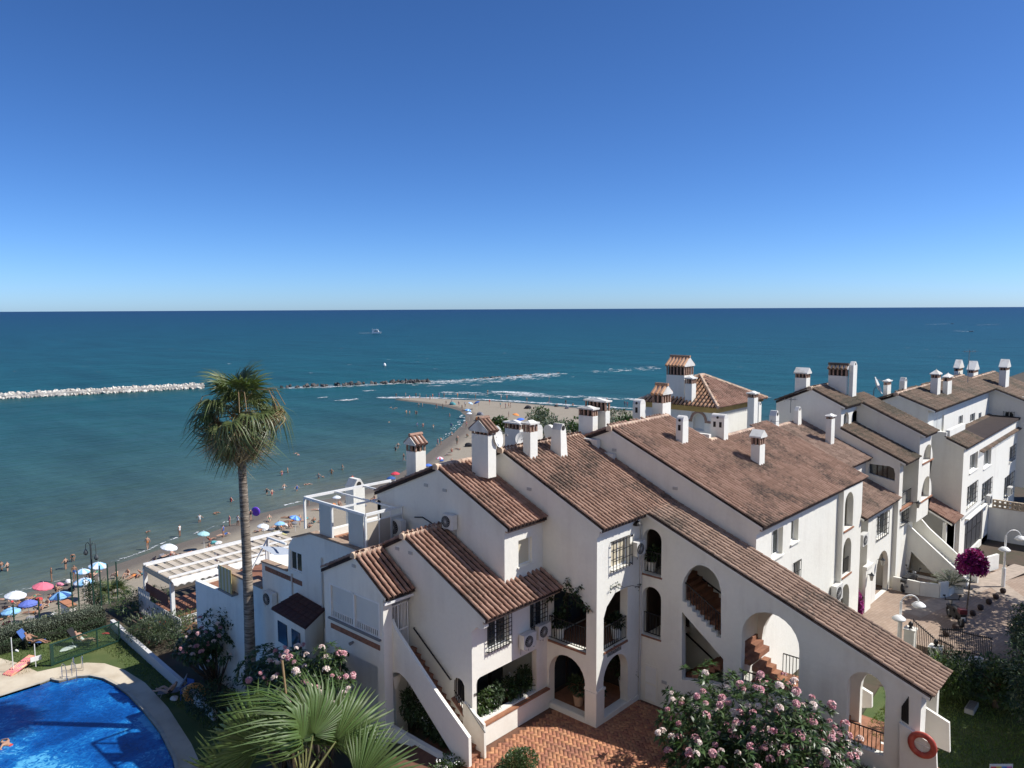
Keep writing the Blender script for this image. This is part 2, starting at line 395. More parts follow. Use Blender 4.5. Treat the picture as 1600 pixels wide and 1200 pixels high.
def window(parent, ax, v, r, grille=True, style='glass', rec=0.14, fr=0.06, nbars=5, sill=True, gd=0.06, mull=True, name='window', label=None, frame_mat=None, hbars=2):
    u0, u1, z0, z1 = r; mb = MB()
    for (a, b, c, d) in ((u0, u0 + fr, z0, z1), (u1 - fr, u1, z0, z1), (u0 + fr, u1 - fr, z0, z0 + fr), (u0 + fr, u1 - fr, z1 - fr, z1), ((u0+u1)/2 - fr*.5, (u0+u1)/2 + fr*.5, z0 + fr, z1 - fr))[:5 if mull else 4]:
        pbox(mb, ax, v, a, b, c, d, rec, rec + 0.06)
    w = mb.build(name, frame_mat or PAINT, parent, label=label)
    g = MB(); pbox(g, ax, v, u0 + 0.002, u1 - 0.002, z0 + .002, z1 - .002, rec + 0.025, rec + 0.04)
    g.build('shutter' if style == 'shut' else 'pane', {'glass': GLASS, 'shut': SHUT_B, 'white': SHUTTER}[style], w)
    if sill:
        q = MB(); pbox(q, ax, v, u0 - 0.08, u1 + 0.08, z0 - 0.06, z0 - 0.003, -0.07, rec); q.build('sill', sill if not isinstance(sill, bool) else WHITE, w)
    if grille:
        q = MB()
        for i in range(nbars):
            u = u0 - 0.04 + (u1 - u0 + 0.08) * i / (nbars - 1); pbox(q, ax, v, u - 0.01, u + 0.01, z0 - 0.05, z1 + 0.04, -gd - 0.01, -gd + 0.01)
        for i in range(hbars + 2):
            z = z0 + 0.02 + (z1 - z0 - 0.04) * i / (hbars + 1)
            pbox(q, ax, v, u0 - 0.05, u1 + 0.05, z - 0.009, z + 0.009, -gd - 0.012, -gd + 0.012)
        for u in (u0 - 0.04, u1 + 0.04): pbox(q, ax, v, u - .012, u + .012, z0 + .0, z0 + 0.03, -gd, 0.01); pbox(q, ax, v, u - .012, u + .012, z1 - .03, z1, -gd, 0.01)
        q.build('grille', IRON, w, kind='stuff')
    return w
def railing(parent, a, b, h=0.95, n=None, m=None, name='railing', base=0.08, th=0.022):
    a, b = Vector(a), Vector(b); L = (b - a).length; n = n or max(2, int(L / 0.125)); mb = MB()
    U = Vector((0, 0, 1))
    mb.bar(a + U * h, b + U * h, 0.045, 0.03); mb.bar(a + U * base, b + U * base, 0.03, 0.025)
    for i in range(n + 1):
        p = a.lerp(b, i / n); mb.bar(p + U * base, p + U * (h - 0.01), th, th, upv=(0, 1, 0))
    return mb.build(name, m or IRON, parent)
CHDARK = mat('vent_shade', (0.025, 0.022, 0.02), 0.9)  # dark colour standing in for the shade inside chimney vents
CHPIER = mat('chimney_brick', (0.42, 0.27, 0.20), 0.9, 0.4, 9)
CHTOP = stucco('chimney_cap', (0.74, 0.72, 0.67), (0.45, 0.40, 0.33), 0.8)
def chimney(parent, x0, x1, y0, y1, z0, z1, style='slab', vent=0.3, tm=None, taper=0.0, ridge='x', wm=None, label=None, name='chimney'):
    wm = wm or WHITE2; cx, cy = (x0 + x1) / 2, (y0 + y1) / 2; w, d = x1 - x0, y1 - y0
    sh = MB(); tp = 1 - taper
    def ring(z, k): return [(cx - w/2*k, cy - d/2*k, z), (cx + w/2*k, cy - d/2*k, z), (cx + w/2*k, cy + d/2*k, z), (cx - w/2*k, cy + d/2*k, z)]
    if style == 'plain':       # shaft that ends in a small gable with a round hole on both gable sides
        k = tp; sh.add(ring(z0, 1) + ring(z1, k), [(3,2,1,0),(4,5,6,7),(0,1,5,4),(1,2,6,5),(2,3,7,6),(3,0,4,7)])
        c = sh.build(name, wm, parent, label=label)
        g = MB(); W, D = w * k / 2, d * k / 2; hgt = 0.75 * min(W, D) + 0.12
        if ridge == 'x':
            arc = [(cy - D, z1 + .002), (cy + D, z1 + .002), (cy + D * .3, z1 + hgt), (cy - D * .3, z1 + hgt)]
            g.prism(arc, 'x', cx - W, cx + W)
        else:
            arc = [(cx - W, z1 + .002), (cx + W, z1 + .002), (cx + W * .3, z1 + hgt), (cx - W * .3, z1 + hgt)]
            g.prism(arc, 'y', cy - D, cy + D)
        g.build('chimney_cap', CHTOP, c)
        hmb = MB(); rr = 0.16 * min(w, d) + 0.03
        if ridge == 'x': hmb.lathe([(rr, -W - .012), (rr, W + .012)], (cx, cy, z1 + hgt * .32), 10, axis='x')
        else: hmb.lathe([(rr, -D - .012), (rr, D + .012)], (cx, cy, z1 + hgt * .32), 10, axis='y')
        hmb.build('vent_hole', CHDARK, c); return c
    if style == 'barrel':
        sh.box(x0, x1, y0, y1, z0, z1); c = sh.build(name, wm, parent, label=label)
        g = MB(); n = 10
        if ridge == 'x': g.prism([(cy + d/2 * math.cos(math.pi*i/n), z1 + .002 + d/2 * math.sin(math.pi*i/n)) for i in range(n + 1)], 'x', x0, x1)
        else: g.prism([(cx + w/2 * math.cos(math.pi*i/n), z1 + .002 + w/2 * math.sin(math.pi*i/n)) for i in range(n + 1)], 'y', y0, y1)
        g.build('chimney_cap', CHTOP, c)
        hm = MB(); q = 0.13
        for t in ((-.22, .22) if max(w, d) > .7 else (0,)):
            if ridge == 'x': hm.box(cx + t*w - q/2, cx + t*w + q/2, y0 - .01, y1 + .01, z1 - .42, z1 - .16)
            else: hm.box(x0 - .01, x1 + .01, cy + t*d - q/2, cy + t*d + q/2, z1 - .42, z1 - .16)
        hm.lathe([(q * .5, -w/2 - .012), (q * .5, w/2 + .012)], (cx, cy, z1 + .05), 8, axis='x')
        hm.build('vent_hole', CHDARK, c); return c
    sh.box(x0, x1, y0, y1, z0, z1)
    c = sh.build(name, wm, parent, label=label)
    core = MB(); core.box(x0 + .1, x1 - .1, y0 + .1, y1 - .1, z1 + .002, z1 + vent); core.build('vent_hole', CHDARK, c)
    pm = MB(); t = 0.075
    nx, ny = max(2, round(w / 0.26) + 1), max(2, round(d / 0.26) + 1)
    for i in range(nx):
        x = x0 + (w - t) * i / (nx - 1)
        for y in (y0, y1 - t): pm.box(x, x + t, y, y + t, z1 + .001, z1 + vent + .01)
    for j in range(1, ny - 1):
        y = y0 + (d - t) * j / (ny - 1)
        for x in (x0, x1 - t): pm.box(x, x + t, y, y + t, z1 + .001, z1 + vent + .01)
    pm.build('vent_pier', CHPIER, c, kind='stuff')
    zc = z1 + vent; o = 0.07; g = MB()
    g.box(x0 - o, x1 + o, y0 - o, y1 + o, zc, zc + 0.07)
    if style == 'slab': g.add([(x0, y0, zc+.07), (x1, y0, zc+.07), (x1, y1, zc+.07), (x0, y1, zc+.07), (cx - w*.3, cy, zc+.16), (cx + w*.3, cy, zc+.16)], [(0,1,5,4),(1,2,5),(2,3,4,5),(3,0,4)])
    if style == 'pyr':
        g.add([(x0 - o, y0 - o, zc+.071), (x1 + o, y0 - o, zc+.071), (x1 + o, y1 + o, zc+.071), (x0 - o, y1 + o, zc+.071), (cx, cy, zc + .07 + .38 * min(w, d) + .1)], [(0,1,4),(1,2,4),(2,3,4),(3,0,4)])
        g.lathe([(.04, 0), (.05, .06), (.0, .13)], (cx, cy, zc + .38 * min(w, d) + .1), 6)
    if style in ('gable', 'tile'):
        hh = 0.36 * (d if ridge == 'x' else w) + 0.08
        if ridge == 'x': g.prism([(y0 - o, zc + .071), (y1 + o, zc + .071), (cy, zc + .071 + hh)], 'x', x0 - o, x1 + o)
        else: g.prism([(x0 - o, zc + .071), (x1 + o, zc + .071), (cx, zc + .071 + hh)], 'y', y0 - o, y1 + o)
    g.build('chimney_cap', CHTOP, c)
    if style == 'tile':
        tb = MB(); A = Vector((0, 1, 0)) if ridge == 'x' else Vector((1, 0, 0)); B = Vector((1, 0, 0)) if ridge == 'x' else Vector((0, 1, 0))
        half = (d if ridge == 'x' else w) / 2 + o; ln = (w if ridge == 'x' else d) + 2 * o; n = max(2, round(ln / 0.24))
        top = Vector((cx, cy, zc + .075 + hh))
        for i in range(n):
            p = top + B * (ln * ((i + .5) / n - .5))
            for sg in (-1, 1):
                e = p + A * sg * (half + .05) - Vector((0, 0, hh * (half + .05) / half))
                tb.tube([p, e], 0.075, 6, r1=.095)
        tb.tube([top - B * ln * .5 + Vector((0, 0, .05)), top + B * ln * .5 + Vector((0, 0, .05))], 0.085, 6)
        tb.build('cap_tiles', tm or TILE, c, kind='stuff')
    return c
def chim(parent, basis, base, ytop, xl, xr, style, xtop=None, down=0.7, **k):
    """chimney whose near vertical edge stands at pixel base; xl/xr: pixels where its two visible faces end"""
    p = H(base[0], base[1], 'x', basis[1]) if basis[0] == 'x' else HP(base[0], base[1], basis[1], basis[2])
    z1 = H(xtop or base[0], ytop, 'x', p.x).z
    y1 = H(xl, (base[1] + ytop) / 2, 'x', p.x).y; x1 = H(xr, (base[1] + ytop) / 2, 'y', p.y).x
    return chimney(parent, p.x, x1, p.y, y1, p.z - down, z1, style, **k)
def ac_unit(label, c, face='y', w=0.82, h=0.6, d=0.32, wall=None, fan=True, brk=True):
    """split air-conditioning condenser; c = centre of the back-bottom edge, facing -Y or -X"""
    t = thing('air_conditioner', label, 'air conditioner', c)
    def B(mb, u0, u1, n0, n1, z0, z1, m=0):
        if face == 'y': mb.box(c[0] + u0, c[0] + u1, c[1] - n1, c[1] - n0, c[2] + z0, c[2] + z1, m)
        else: mb.box(c[0] - n1, c[0] - n0, c[1] + u0, c[1] + u1, c[2] + z0, c[2] + z1, m)
    b = MB(); B(b, -w/2, w/2, 0.06, d, 0, h); b.build('casing', ACM, t)
    g = MB(); r = h * 0.40; uc = -w * .12 if face == 'y' else w * .12
    cc = (c[0] + uc, c[1] - d - .02, c[2] + h / 2) if face == 'y' else (c[0] - d - .02, c[1] + uc, c[2] + h / 2)
    g.lathe([(r, -.012), (r, .018)], cc, 18, axis='y' if face == 'y' else 'x'); g.build('fan_opening', DARK, t)
    g = MB(); cc2 = (cc[0], cc[1] - .02, cc[2]) if face == 'y' else (cc[0] - .02, cc[1], cc[2])
    for k in range(8):
        a = math.pi * k / 8; q = Vector((math.cos(a), 0, math.sin(a))) if face == 'y' else Vector((0, math.cos(a), math.sin(a)))
        g.bar(Vector(cc2) - q * r, Vector(cc2) + q * r, .008)
    g.lathe([(r * .2, -.01), (r * .2, .01)], cc2, 10, axis='y' if face == 'y' else 'x')
    g.build('fan_grille', LGREY, t)
    if brk:
        g = MB()
        for u in (-w * .32, w * .32):
            B(g, u - .02, u + .02, 0.0, d, -.05, -.003); B(g, u - .02, u + .02, 0.0, .03, -.3, -.05)
        g.build('bracket', LGREY, t)
    return t
# ------------------------------------------------------------------ unseen block behind the viewpoint, added to bounce sunlight onto the shaded gables
ab = thing('bounce_block', 'unseen pale block with balconies, added behind the viewpoint to bounce sunlight onto shaded gables', 'apartment block', (-6, -5, 8))
w = MB(); w.box(-14, -2.6, -46, 22, 6, 52); w.build('wall', stucco('pale_block', (0.84, 0.78, 0.69)), ab)
for k in range(14):
    z = 9.2 + k * 2.95
    q = MB(); q.box(-2.58, -1.3, -44, 20, z, z + .14); q.box(-1.42, -1.3, -44, 20, z + .141, z + .95); q.build('balcony', WHITE, ab)
# ------------------------------------------------------------------ levels
G0, PZ, POOLZ, SEA = 13.0, 13.3, 9.0, 0.0
X0, X1, X1U, X2, XW, X3 = 17.2, 18.57, 20.58, 22.8, 25.78, 28.05
Y1, Y1U, Y2, Y3 = 19.04, 19.28, 16.61, 12.78
def yz(x, y, X): p = H(x, y, 'x', X); return (p.y, p.z)
def xz(x, y, Y): p = H(x, y, 'y', Y); return (p.x, p.z)
def wall_vent(parent, pts, ax, v):
    for (x, y) in pts:
        p = H(x, y, ax, v); u = p.y if ax == 'x' else p.x
        mb = MB(); pbox(mb, ax, v, u - .11, u + .11, p.z - .06, p.z + .06, -.03, .02)
        for k in (-.03, 0.01): pbox(mb, ax, v, u - .10, u + .10, p.z + k, p.z + k + .015, -.04, -.029)
        mb.build('wall_vent', LGREY, parent)
def downpipe(parent, a, b, r=0.035, m=None, name='downpipe'):
    return MB().tube([a, b], r, 8).build(name, m or GREYW, parent)

# ================================================================== house 0: small gabled unit with shutters and outer stair
h0 = thing('white_house', 'narrow white house front with two grey roller shutters above a brick band', 'house', (X0, 24, 12.0), 'white terraced houses')
A0 = (24.07, 19.56); s0 = 0.62; ye0 = 22.12; yb0 = 26.3
zr0 = lambda y: A0[1] - (s0 * (A0[0] - y) if y < A0[0] else 0.47 * (y - A0[0]))
w = MB()
yl, yr_ = 26.2, 22.36
shL = pr('x', X0, 516, 905, 593, 988)
su0, su1, sz0, sz1 = H(593, 940, 'x', X0).y, H(516, 940, 'x', X0).y, 16.62, 18.02
w.panel('x', X0, X0 + 0.25, [(yr_, 15.45), (yl, 15.45), (yl, zr0(yl) - .14), (A0[0], A0[1] - .14), (yr_, zr0(yr_) - .14)], [rect(su0, su1, sz0, sz1)])
w.box(X0 + .251, 18.55, yl - .25, yl, 12, zr0(yl) - .15)                   # sea-side return
w.box(X0 + .251, X0 + 0.42, yr_, yr_ + .25, 15.45, zr0(yr_) - .15)        # corner by the stair
w.box(18.3, 18.55, yr_ + .3, yl - .26, 15.5, 18.2)
w.box(X0 + .251, 18.29, yr_ + .26, yl - .26, 15.45, 15.6)                  # floor of the overhang
w.box(X0 + .72, 18.5, yr_ + .26, yl + 1.2, 11, 15.44)                      # recessed ground floor
w.box(X0, X0 + .40, yr_, yr_ + .42, 11.2, 15.449)                          # pillar
w.prism([(X0 + .42, 15.0), (X0 + .95, 15.0), (X0 + .62, 14.55), (X0 + .5, 14.5)], 'y', yr_ + .02, yr_ + .36)
w.build('wall', WHITE2, h0)
roof(h0, A0[0], A0[1], s0, [(X0 - .07, X1 - .01, A0[0], ye0)], TILE_RED, 0.235, indiv=120)
roof(h0, A0[0], A0[1], 0.47, [(X0 - .07, X1 - .01, A0[0], yl + .1)], TILE_RED, 0.235, dirn=1, ridge=False, name='rear_roof')
mid = (su0 + su1) / 2
fm = MB()
for (a, b) in ((su0, su0 + .07), (su1 - .07, su1), (mid - .04, mid + .04)): pbox(fm, 'x', X0, a, b, sz0 + .001, sz1 - .001, -.02, .10)
pbox(fm, 'x', X0, su0 + .071, su1 - .071, sz1 - .06, sz1 - .002, -.02, .10)
shw = fm.build('shutter_window', PAINT, h0)
for (a, b) in ((su0 + .075, mid - .045), (mid + .045, su1 - .075)):
    q = MB(); n = 16
    for i in range(n):
        z = sz0 + .30 + (sz1 - .065 - sz0 - .30) * i / n; dz = (sz1 - .065 - sz0 - .30) / n
        pbox(q, 'x', X0, a, b, z, z + dz - .006, .05, .07); pbox(q, 'x', X0, a, b, z + dz - .006, z + dz, .056, .07)
    q.build('roller_shutter', SHUTTER, shw)
    q = MB(); pbox(q, 'x', X0, a, b, sz0 + .002, sz0 + .30, .11, .12); q.build('pane', DARK, shw)
    q = MB(); n = 13
    for i in range(n): y = a + (b - a) * (i + .5) / n; pbox(q, 'x', X0, y - .022, y + .022, sz0 + .03, sz0 + .30, .0, .03)
    pbox(q, 'x', X0, a, b, sz0 + .0, sz0 + .03, .0, .035); pbox(q, 'x', X0, a, b, sz0 + .27, sz0 + .299, .031, .05)
    q.build('baluster_rail', PAINT, shw)
q = MB(); pbox(q, 'x', X0, su0 - .06, su1 + .06, sz0 - .07, sz0 - .002, -.10, .12); q.build('sill', GREY, h0)
for i in range(13):
    y0_ = su0 + .02 + i * (su1 - su0 - .04) / 13; q = MB(); pbox(q, 'x', X0, y0_, y0_ + (su1 - su0 - .04) / 13 - .012, 16.16, 16.36, -.03, .05); q.build('brick', BRICKM, h0)
wall_vent(h0, [(553, 884)], 'x', X0)
gv = pr('x', X0 + .72, 530, 1003, 545.5, 1025)
q = MB(); pbox(q, 'x', X0 + .72, gv[0], gv[1], gv[2], gv[3], -.012, -.002); vw = q.build('vent_window', DARK, h0)
q = MB()
for i in range(6): y = gv[0] + (gv[1] - gv[0]) * i / 5; pbox(q, 'x', X0 + .72, y - .01, y + .01, gv[2], gv[3], -.04, -.02)
for i in range(4): z = gv[2] + (gv[3] - gv[2]) * i / 3; pbox(q, 'x', X0 + .72, gv[0], gv[1], z - .01, z + .01, -.05, -.041)
q.build('grille', IRON, vw)
c = H(552, 1003, 'x', X0); q = MB(); q.tube([c, c + Vector((-.18, 0, -.03))], .05, 8, r1=.07); q.build('wall_lamp', GREY, h0)
# upper door gate on the landing
q = MB(); gx0, gx1, gz0, gz1, gy = X0 + .44, 18.5, 15.98, 17.78, yr_ + .12
for (a, b) in ((gx0, gx0 + .05), (gx0 + .34, gx0 + .40), (gx1 - .05, gx1)): q.box(a, b, gy, gy + .04, gz0, gz1)
for z in (gz0 + .02, gz0 + .72, gz1 - .06): q.box(gx0 + .051, gx0 + .339, gy + .002, gy + .038, z, z + .05); q.box(gx0 + .401, gx1 - .051, gy + .002, gy + .038, z, z + .05)
for i in range(1, 4): x = gx0 + .05 + .29 * i / 4; q.box(x - .012, x + .012, gy + .005, gy + .03, gz0, gz1 - .07)
for i in range(1, 6): x = gx0 + .40 + (gx1 - gx0 - .45) * i / 6; q.box(x - .012, x + .012, gy + .005, gy + .03, gz0, gz1 - .07)
q.build('gate', PAINT, h0)
q = MB(); q.box(gx0, gx1, gy + .25, gy + .28, gz0, gz1); q.build('doorway_shade', DARK, h0)  # dark panel added behind the gate in place of interior shade
q = MB(); q.box(X0 + .43, 18.5, yr_ + .0, yr_ + .16, 17.86, 18.06); q.build('awning_box', GREY, h0)
q = MB(); q.box(X0 - .05, X1 - .02, ye0 + .06, ye0 + .14, zr0(ye0) - .33, zr0(ye0) - .22); q.build('gutter', PAINT, h0)
# outer stair
st = thing('outdoor_staircase', 'white outer staircase with terracotta steps climbing to the shuttered white house', 'staircase', (17.9, 18.6, G0))
XS = 17.62; N = 16; ytop, ybot = 22.3, 18.55; ztop = 15.98
for i in range(N):
    ya = ybot + (ytop - ybot) * i / N; yb_ = ybot + (ytop - ybot) * (i + 1) / N; z = G0 + (ztop - G0) * (i + 1) / N
    q = MB(); q.box(XS + .14, X1 - .02, ya - .03, yb_ + .02, z - .05, z); q.box(XS + .14, X1 - .02, ya, ya + .04, z - (ztop - G0) / N, z - .051)
    q.build('step', TERRA_D, st)
q = MB(); q.prism([(ybot + .3, G0 - .2), (ytop, ztop - .45), (ytop, ztop - .2), (ybot + .05, G0 - .02)], 'x', XS + .141, X1 - .03); q.build('stair_soffit', WHITE2, st)
pxs = [(611, 968), (617, 983), (649, 1032), (681, 1081), (732, 1153), (733, 1199), (709, 1193), (707, 1182), (703, 1168.5), (694.6, 1151.6), (674, 1121), (646, 1077), (632, 1059), (624, 1052), (618, 1050), (612, 1053)]
q = MB(); q.prism([yz(x, y, XS) for x, y in pxs], 'x', XS, XS + .13); q.build('parapet', WHITE, st)
pxs = [(727, 1095), (759, 1131), (760, 1180), (748, 1180), (737, 1155), (722, 1130)]
pts = [yz(x, y, X1) for x, y in pxs[:3]]; q = MB(); q.prism([(pts[0][0], pts[0][1]), pts[1], (pts[2][0], G0), (Y1 + .4, G0), (Y1 + .4, pts[0][1] - .2)], 'x', X1 - .10, X1 - .003); q.build('inner_parapet', WHITE, st)
a, b = H(646, 981, 'x', X1 - .08), H(704, 1062, 'x', X1 - .08); q = MB(); q.bar(a, b, .04); q.bar(a, a + Vector((.07, 0, 0)), .02); q.bar(b, b + Vector((.07, 0, 0)), .02)
a, b = H(729, 1100, 'x', X1 - .15), H(758, 1145, 'x', X1 - .15); q.bar(a, b, .035); q.build('handrail', IRON, st, kind='stuff')

# ================================================================== house 1: two stepped tiled roofs
h1 = thing('white_house', 'white house with two stepped tiled roofs above a planted porch', 'house', (X1, 20, G0), 'white terraced houses')
a1 = (22.74, 20.27); s1 = 0.47; z1f = lambda y: a1[1] - s1 * (a1[0] - y) if y < a1[0] else a1[1] - .5 * (y - a1[0])
w = MB()
ah = [yz(x, y, X1) for x, y in [(726.5, 1117), (725.5, 1072), (722, 1064), (717, 1059.5), (712.5, 1059), (709, 1064), (708.5, 1089)]]
w.panel('x', X1, X1 + .25, [(Y1, G0), (26.4, G0), (26.4, z1f(26.4) - .14), (a1[0], a1[1] - .14), (18.5, z1f(18.5) - .14), (18.42, 17.78), (18.6, 17.70), (18.78, 17.72), (18.95, 17.55), (Y1, 17.5)], [ah])
po = [xz(x, y, Y1) for x, y in [(745, 1124), (838.5, 1066), (838.5, 1013), (750, 1059)]]
pz1 = (po[2][1] + po[3][1]) / 2; pzb = 13.9
hp = [(po[0][0], pzb), (po[1][0], pzb), (po[1][0], pz1), (po[0][0] + .18, pz1), (po[0][0] + .05, pz1 - .06), (po[0][0], pz1 - .2)]
W1 = pr('y', Y1, 761, 968, 795, 1000); W1 = (W1[0], W1[1], 16.45, 17.62); W2 = pr('y', Y1, 828, 938, 851, 960); W2 = (W2[0], W2[1], 16.45, 17.62)
w.panel('y', Y1, Y1 + .25, [(X1 + .251, G0), (X2 - .003, G0), (X2 - .003, 18.35), (X1 + .251, 18.35)], [hp, rect(*W1), rect(*W2)])
w.box(X1 + .26, X2 - .01, Y1 + .26, Y1 + 2.6, 16.0, 16.15); w.box(X1 + .26, X2 - .01, Y1 + 2.6, Y1 + 2.8, G0, 18.5); w.box(X2 - .2, X2 - .01, Y1 + .26, Y1 + 2.59, G0, 15.99)
w.build('wall', WHITE, h1)
q = MB(); q.box(X1 + .27, X2 - .22, Y1 + .27, Y1 + 2.55, 15.94, 15.99); q.build('shade_ceiling', SHADE_WOOD, h1)  # dark ceiling and glazed doors added so the porch reads as shade
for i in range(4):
    q = MB(); x = X1 + .4 + i * .95; q.box(x, x + .9, Y1 + 2.3, Y1 + 2.36, G0 + .1, 15.4); dd = q.build('shade_door', SHADE_WOOD, h1)
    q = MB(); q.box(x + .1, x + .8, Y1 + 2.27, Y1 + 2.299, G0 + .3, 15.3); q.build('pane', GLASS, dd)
window(h1, 'y', Y1, W1, nbars=9, hbars=6, gd=.12); window(h1, 'y', Y1, W2, nbars=7, hbars=5, gd=.12)
q = MB(); gb = [yz(x, y, X1) for x, y in [(709, 1089), (726.5, 1117)]]
for i in range(7):
    y = gb[0][0] + (gb[1][0] - gb[0][0]) * (i + .5) / 7; zb = gb[0][1] + (gb[1][1] - gb[0][1]) * (i + .5) / 7
    zt = ah[4][1] - .02 - (0.10 if i in (0,) else 0) - max(0, (i - 3) * .10); q.box(X1 + .02, X1 + .045, y - .012, y + .012, zb, zt)
q.bar((X1 + .03, gb[0][0], gb[0][1] + .25), (X1 + .03, gb[1][0], gb[1][1] + .25), .025)
q.build('window_grille', IRON, h1)
q = MB(); q.bar((X1 - .02, gb[0][0] + .03, gb[0][1] - .02), (X1 - .02, gb[1][0] - .03, gb[1][1] - .02), .16, .06); q.build('sill', BRICKM, h1)
roof(h1, a1[0], a1[1], s1, [(X1 - .08, X1U - .005, a1[0], 18.27), (X1U, X2 - .01, Y1U - .01, 18.27)], TILE_RED, 0.235, indiv=290)
roof(h1, a1[0], a1[1], .5, [(X1 - .08, X1U - .005, a1[0], 26.5)], TILE_RED, .235, dirn=1, ridge=False, name='rear_roof')
q = MB(); q.box(X1 + .03, X2 - .03, 18.36, 18.52, 17.93, 18.05); q.box(X1 + .03, X2 - .03, 18.53, Y1 - .002, 17.90, 18.16); q.build('eave', EAVE, h1)
# upper block
au = (23.0, 22.64); su = 0.455; zuf = lambda y: au[1] - su * (au[0] - y) if y < au[0] else au[1] - .41 * (y - au[0])
w = MB()
w.panel('x', X1U, X1U + .25, [(Y1U, 18.4), (a1[0], 20.0), (27.0, 18.0), (27.0, zuf(27) - .14), (au[0], au[1] - .14), (Y1U - .06, zuf(Y1U - .06) - .14), (Y1U, 20.55)])
WS = pr('y', Y1U, 810, 845, 831, 878)
w.panel('y', Y1U, Y1U + .25, [(X1U + .251, 18.3), (X2 - .004, 18.3), (X2 - .004, 20.86), (X1U + .251, 20.86)], [rect(*WS)])
w.box(X1U, X2, 26.75, 26.99, 12, 20.6)
w.build('upper_wall', WHITE, h1)
window(h1, 'y', Y1U, WS, grille=False, style='shut', rec=.12, fr=.04, mull=False)
roof(h1, au[0], au[1], su, [(X1U - .08, X2 - .01, au[0], 19.05)], TILE_RED, 0.215, indiv=0, name='upper_roof')
roof(h1, au[0], au[1], .41, [(X1U - .08, X2 - .01, au[0], 27.1)], TILE_RED, 0.215, dirn=1, ridge=False, name='upper_rear_roof')
q = MB(); q.box(X1U + .03, X2 - .03, 19.13, Y1U - .002, 20.62, 20.72); q.build('eave', EAVE, h1)
wall_vent(h1, [(666, 758), (695, 766)], 'x', X1U); wall_vent(h1, [(621, 857), (641.5, 864)], 'x', X1)
chim(h1, ('x', X1U + .55), (650, 742), 707, 635, 665.5, 'tile', down=.8, tm=TILE_RED, ridge='x', vent=.28)
chim(h1, ('x', X2 - 1.0), (762.7, 717), 681, 737, 775, 'tile', down=.8, tm=TILE_RED, ridge='x', vent=.12)

# ================================================================== house 2: corner porch, balcony, long wing
h2 = thing('white_house', 'white house with two ground arches and dark corner balconies beside the stair wing', 'house', (X2, Y2, G0), 'white terraced houses')
a2 = (21.48, 23.2); s2 = 0.455; z2f = lambda y: a2[1] - s2 * (a2[0] - y) if y < a2[0] else a2[1] - .43 * (y - a2[0])
w = MB()
ga = arch(17.14, 18.95, 13.22, 15.42)
yb0_, yb1_ = H(916, 985, 'x', X2).y, H(857, 985, 'x', X2).y
bh = [(yb0_, 15.84), (yb1_, 15.84), (yb1_, 17.5), (yb1_ - .15, 17.85), (yb1_ - .5, 18.0), (yb0_ + .5, 18.0), (yb0_ + .15, 17.85), (yb0_, 17.5)]
w.panel('x', X2, X2 + .35, [(Y2, G0), (26.5, G0), (26.5, z2f(26.5) - .14), (a2[0], a2[1] - .14), (Y2 - .12, z2f(Y2 - .12) - .14), (Y2 - .1, 20.55), (Y2, 20.45)], [ga, bh])
g2 = pr('y', Y2, 943, 1023, 980, 1119); ga2 = arch(g2[0], g2[1], 13.22, 15.45)
b2 = pr('y', Y2, 943, 1000, 980.5, 930); xb0, xb1 = b2[0], b2[1]
bh2 = [(xb0, 15.84), (xb1, 15.84), (xb1, 18.0), (xb0 + .75, 18.0), (xb0 + .55, 17.85), (xb0 + .2, 17.6), (xb0, 17.2)]
WG = pr('y', Y2, 955, 845, 983, 872); WG = (WG[0], WG[1], 18.95, 20.1)
w.panel('y', Y2, Y2 + .35, [(X2 + .351, G0), (XW - .003, G0), (XW - .003, 20.82), (X2 + .351, 20.82)], [ga2, bh2, rect(*WG)])
w.box(X2 + .36, 27.8, Y2 + .36, 21.0, 15.58, 15.78); w.box(X2 + .36, 27.8, Y2 + .36, 21, 18.12, 18.32)
w.box(X2 + .36, 27.8, 20.6, 20.85, 13, 20.6); w.box(X2, 28, 26.3, 26.5, 12, 21)
w.box(X2 + .36, 27.8, Y2 + .36, 20.6, G0 + .02, G0 + .2)
w.box(X2 - .001, X2 + .55, Y2 - .05, Y2 + .58, 14.35, 14.45); w.box(X2 - .03, X2 + .5, Y2 - .03, Y2 + .52, G0, 14.349)
w.box(X2 - .04, X2 + .001, Y2 + .521, 19.0, G0 + .002, 13.2); w.box(X2 + .501, XW - .004, Y2 - .04, Y2 - .001, G0 + .002, 13.2)
w.build('wall', WHITE, h2)
q = MB(); q.box(X2 + .37, XW - .02, Y2 + .37, 20.55, 15.52, 15.575); q.box(X2 + .37, XW - .02, Y2 + .37, 20.55, 18.06, 18.115); q.build('shade_ceiling', SHADE_WOOD, h2)  # dark ceilings, doors, lining and balcony floor added so interiors read as shade
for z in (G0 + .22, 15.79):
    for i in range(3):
        q = MB(); x = X2 + .5 + i * .98; q.box(x, x + .94, 19.2, 19.26, z, z + 2.2); dd = q.build('shade_door', SHADE_WOOD, h2)
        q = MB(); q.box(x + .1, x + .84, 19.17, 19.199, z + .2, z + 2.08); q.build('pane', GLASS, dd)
    q = MB(); q.box(X2 + .37, XW, 19.27, 19.4, z, z + 2.28); q.build('shade_wall', SHADE_WOOD, h2)
    q = MB(); q.box(XW - .06, XW - .02, Y2 + .8, 19.1, z, z + 2.1); q.build('shade_door', SHADE_WOOD, h2)
q = MB(); q.box(X2 + .37, XW - .07, Y2 + .37, 19.1, 15.781, 15.787); q.build('balcony_floor', TERRA_D, h2)
q = MB(); q.box(X2 + .37, 27.7, Y2 + .37, 20.5, G0 + .202, G0 + .215); q.build('porch_floor', TERRA, h2)
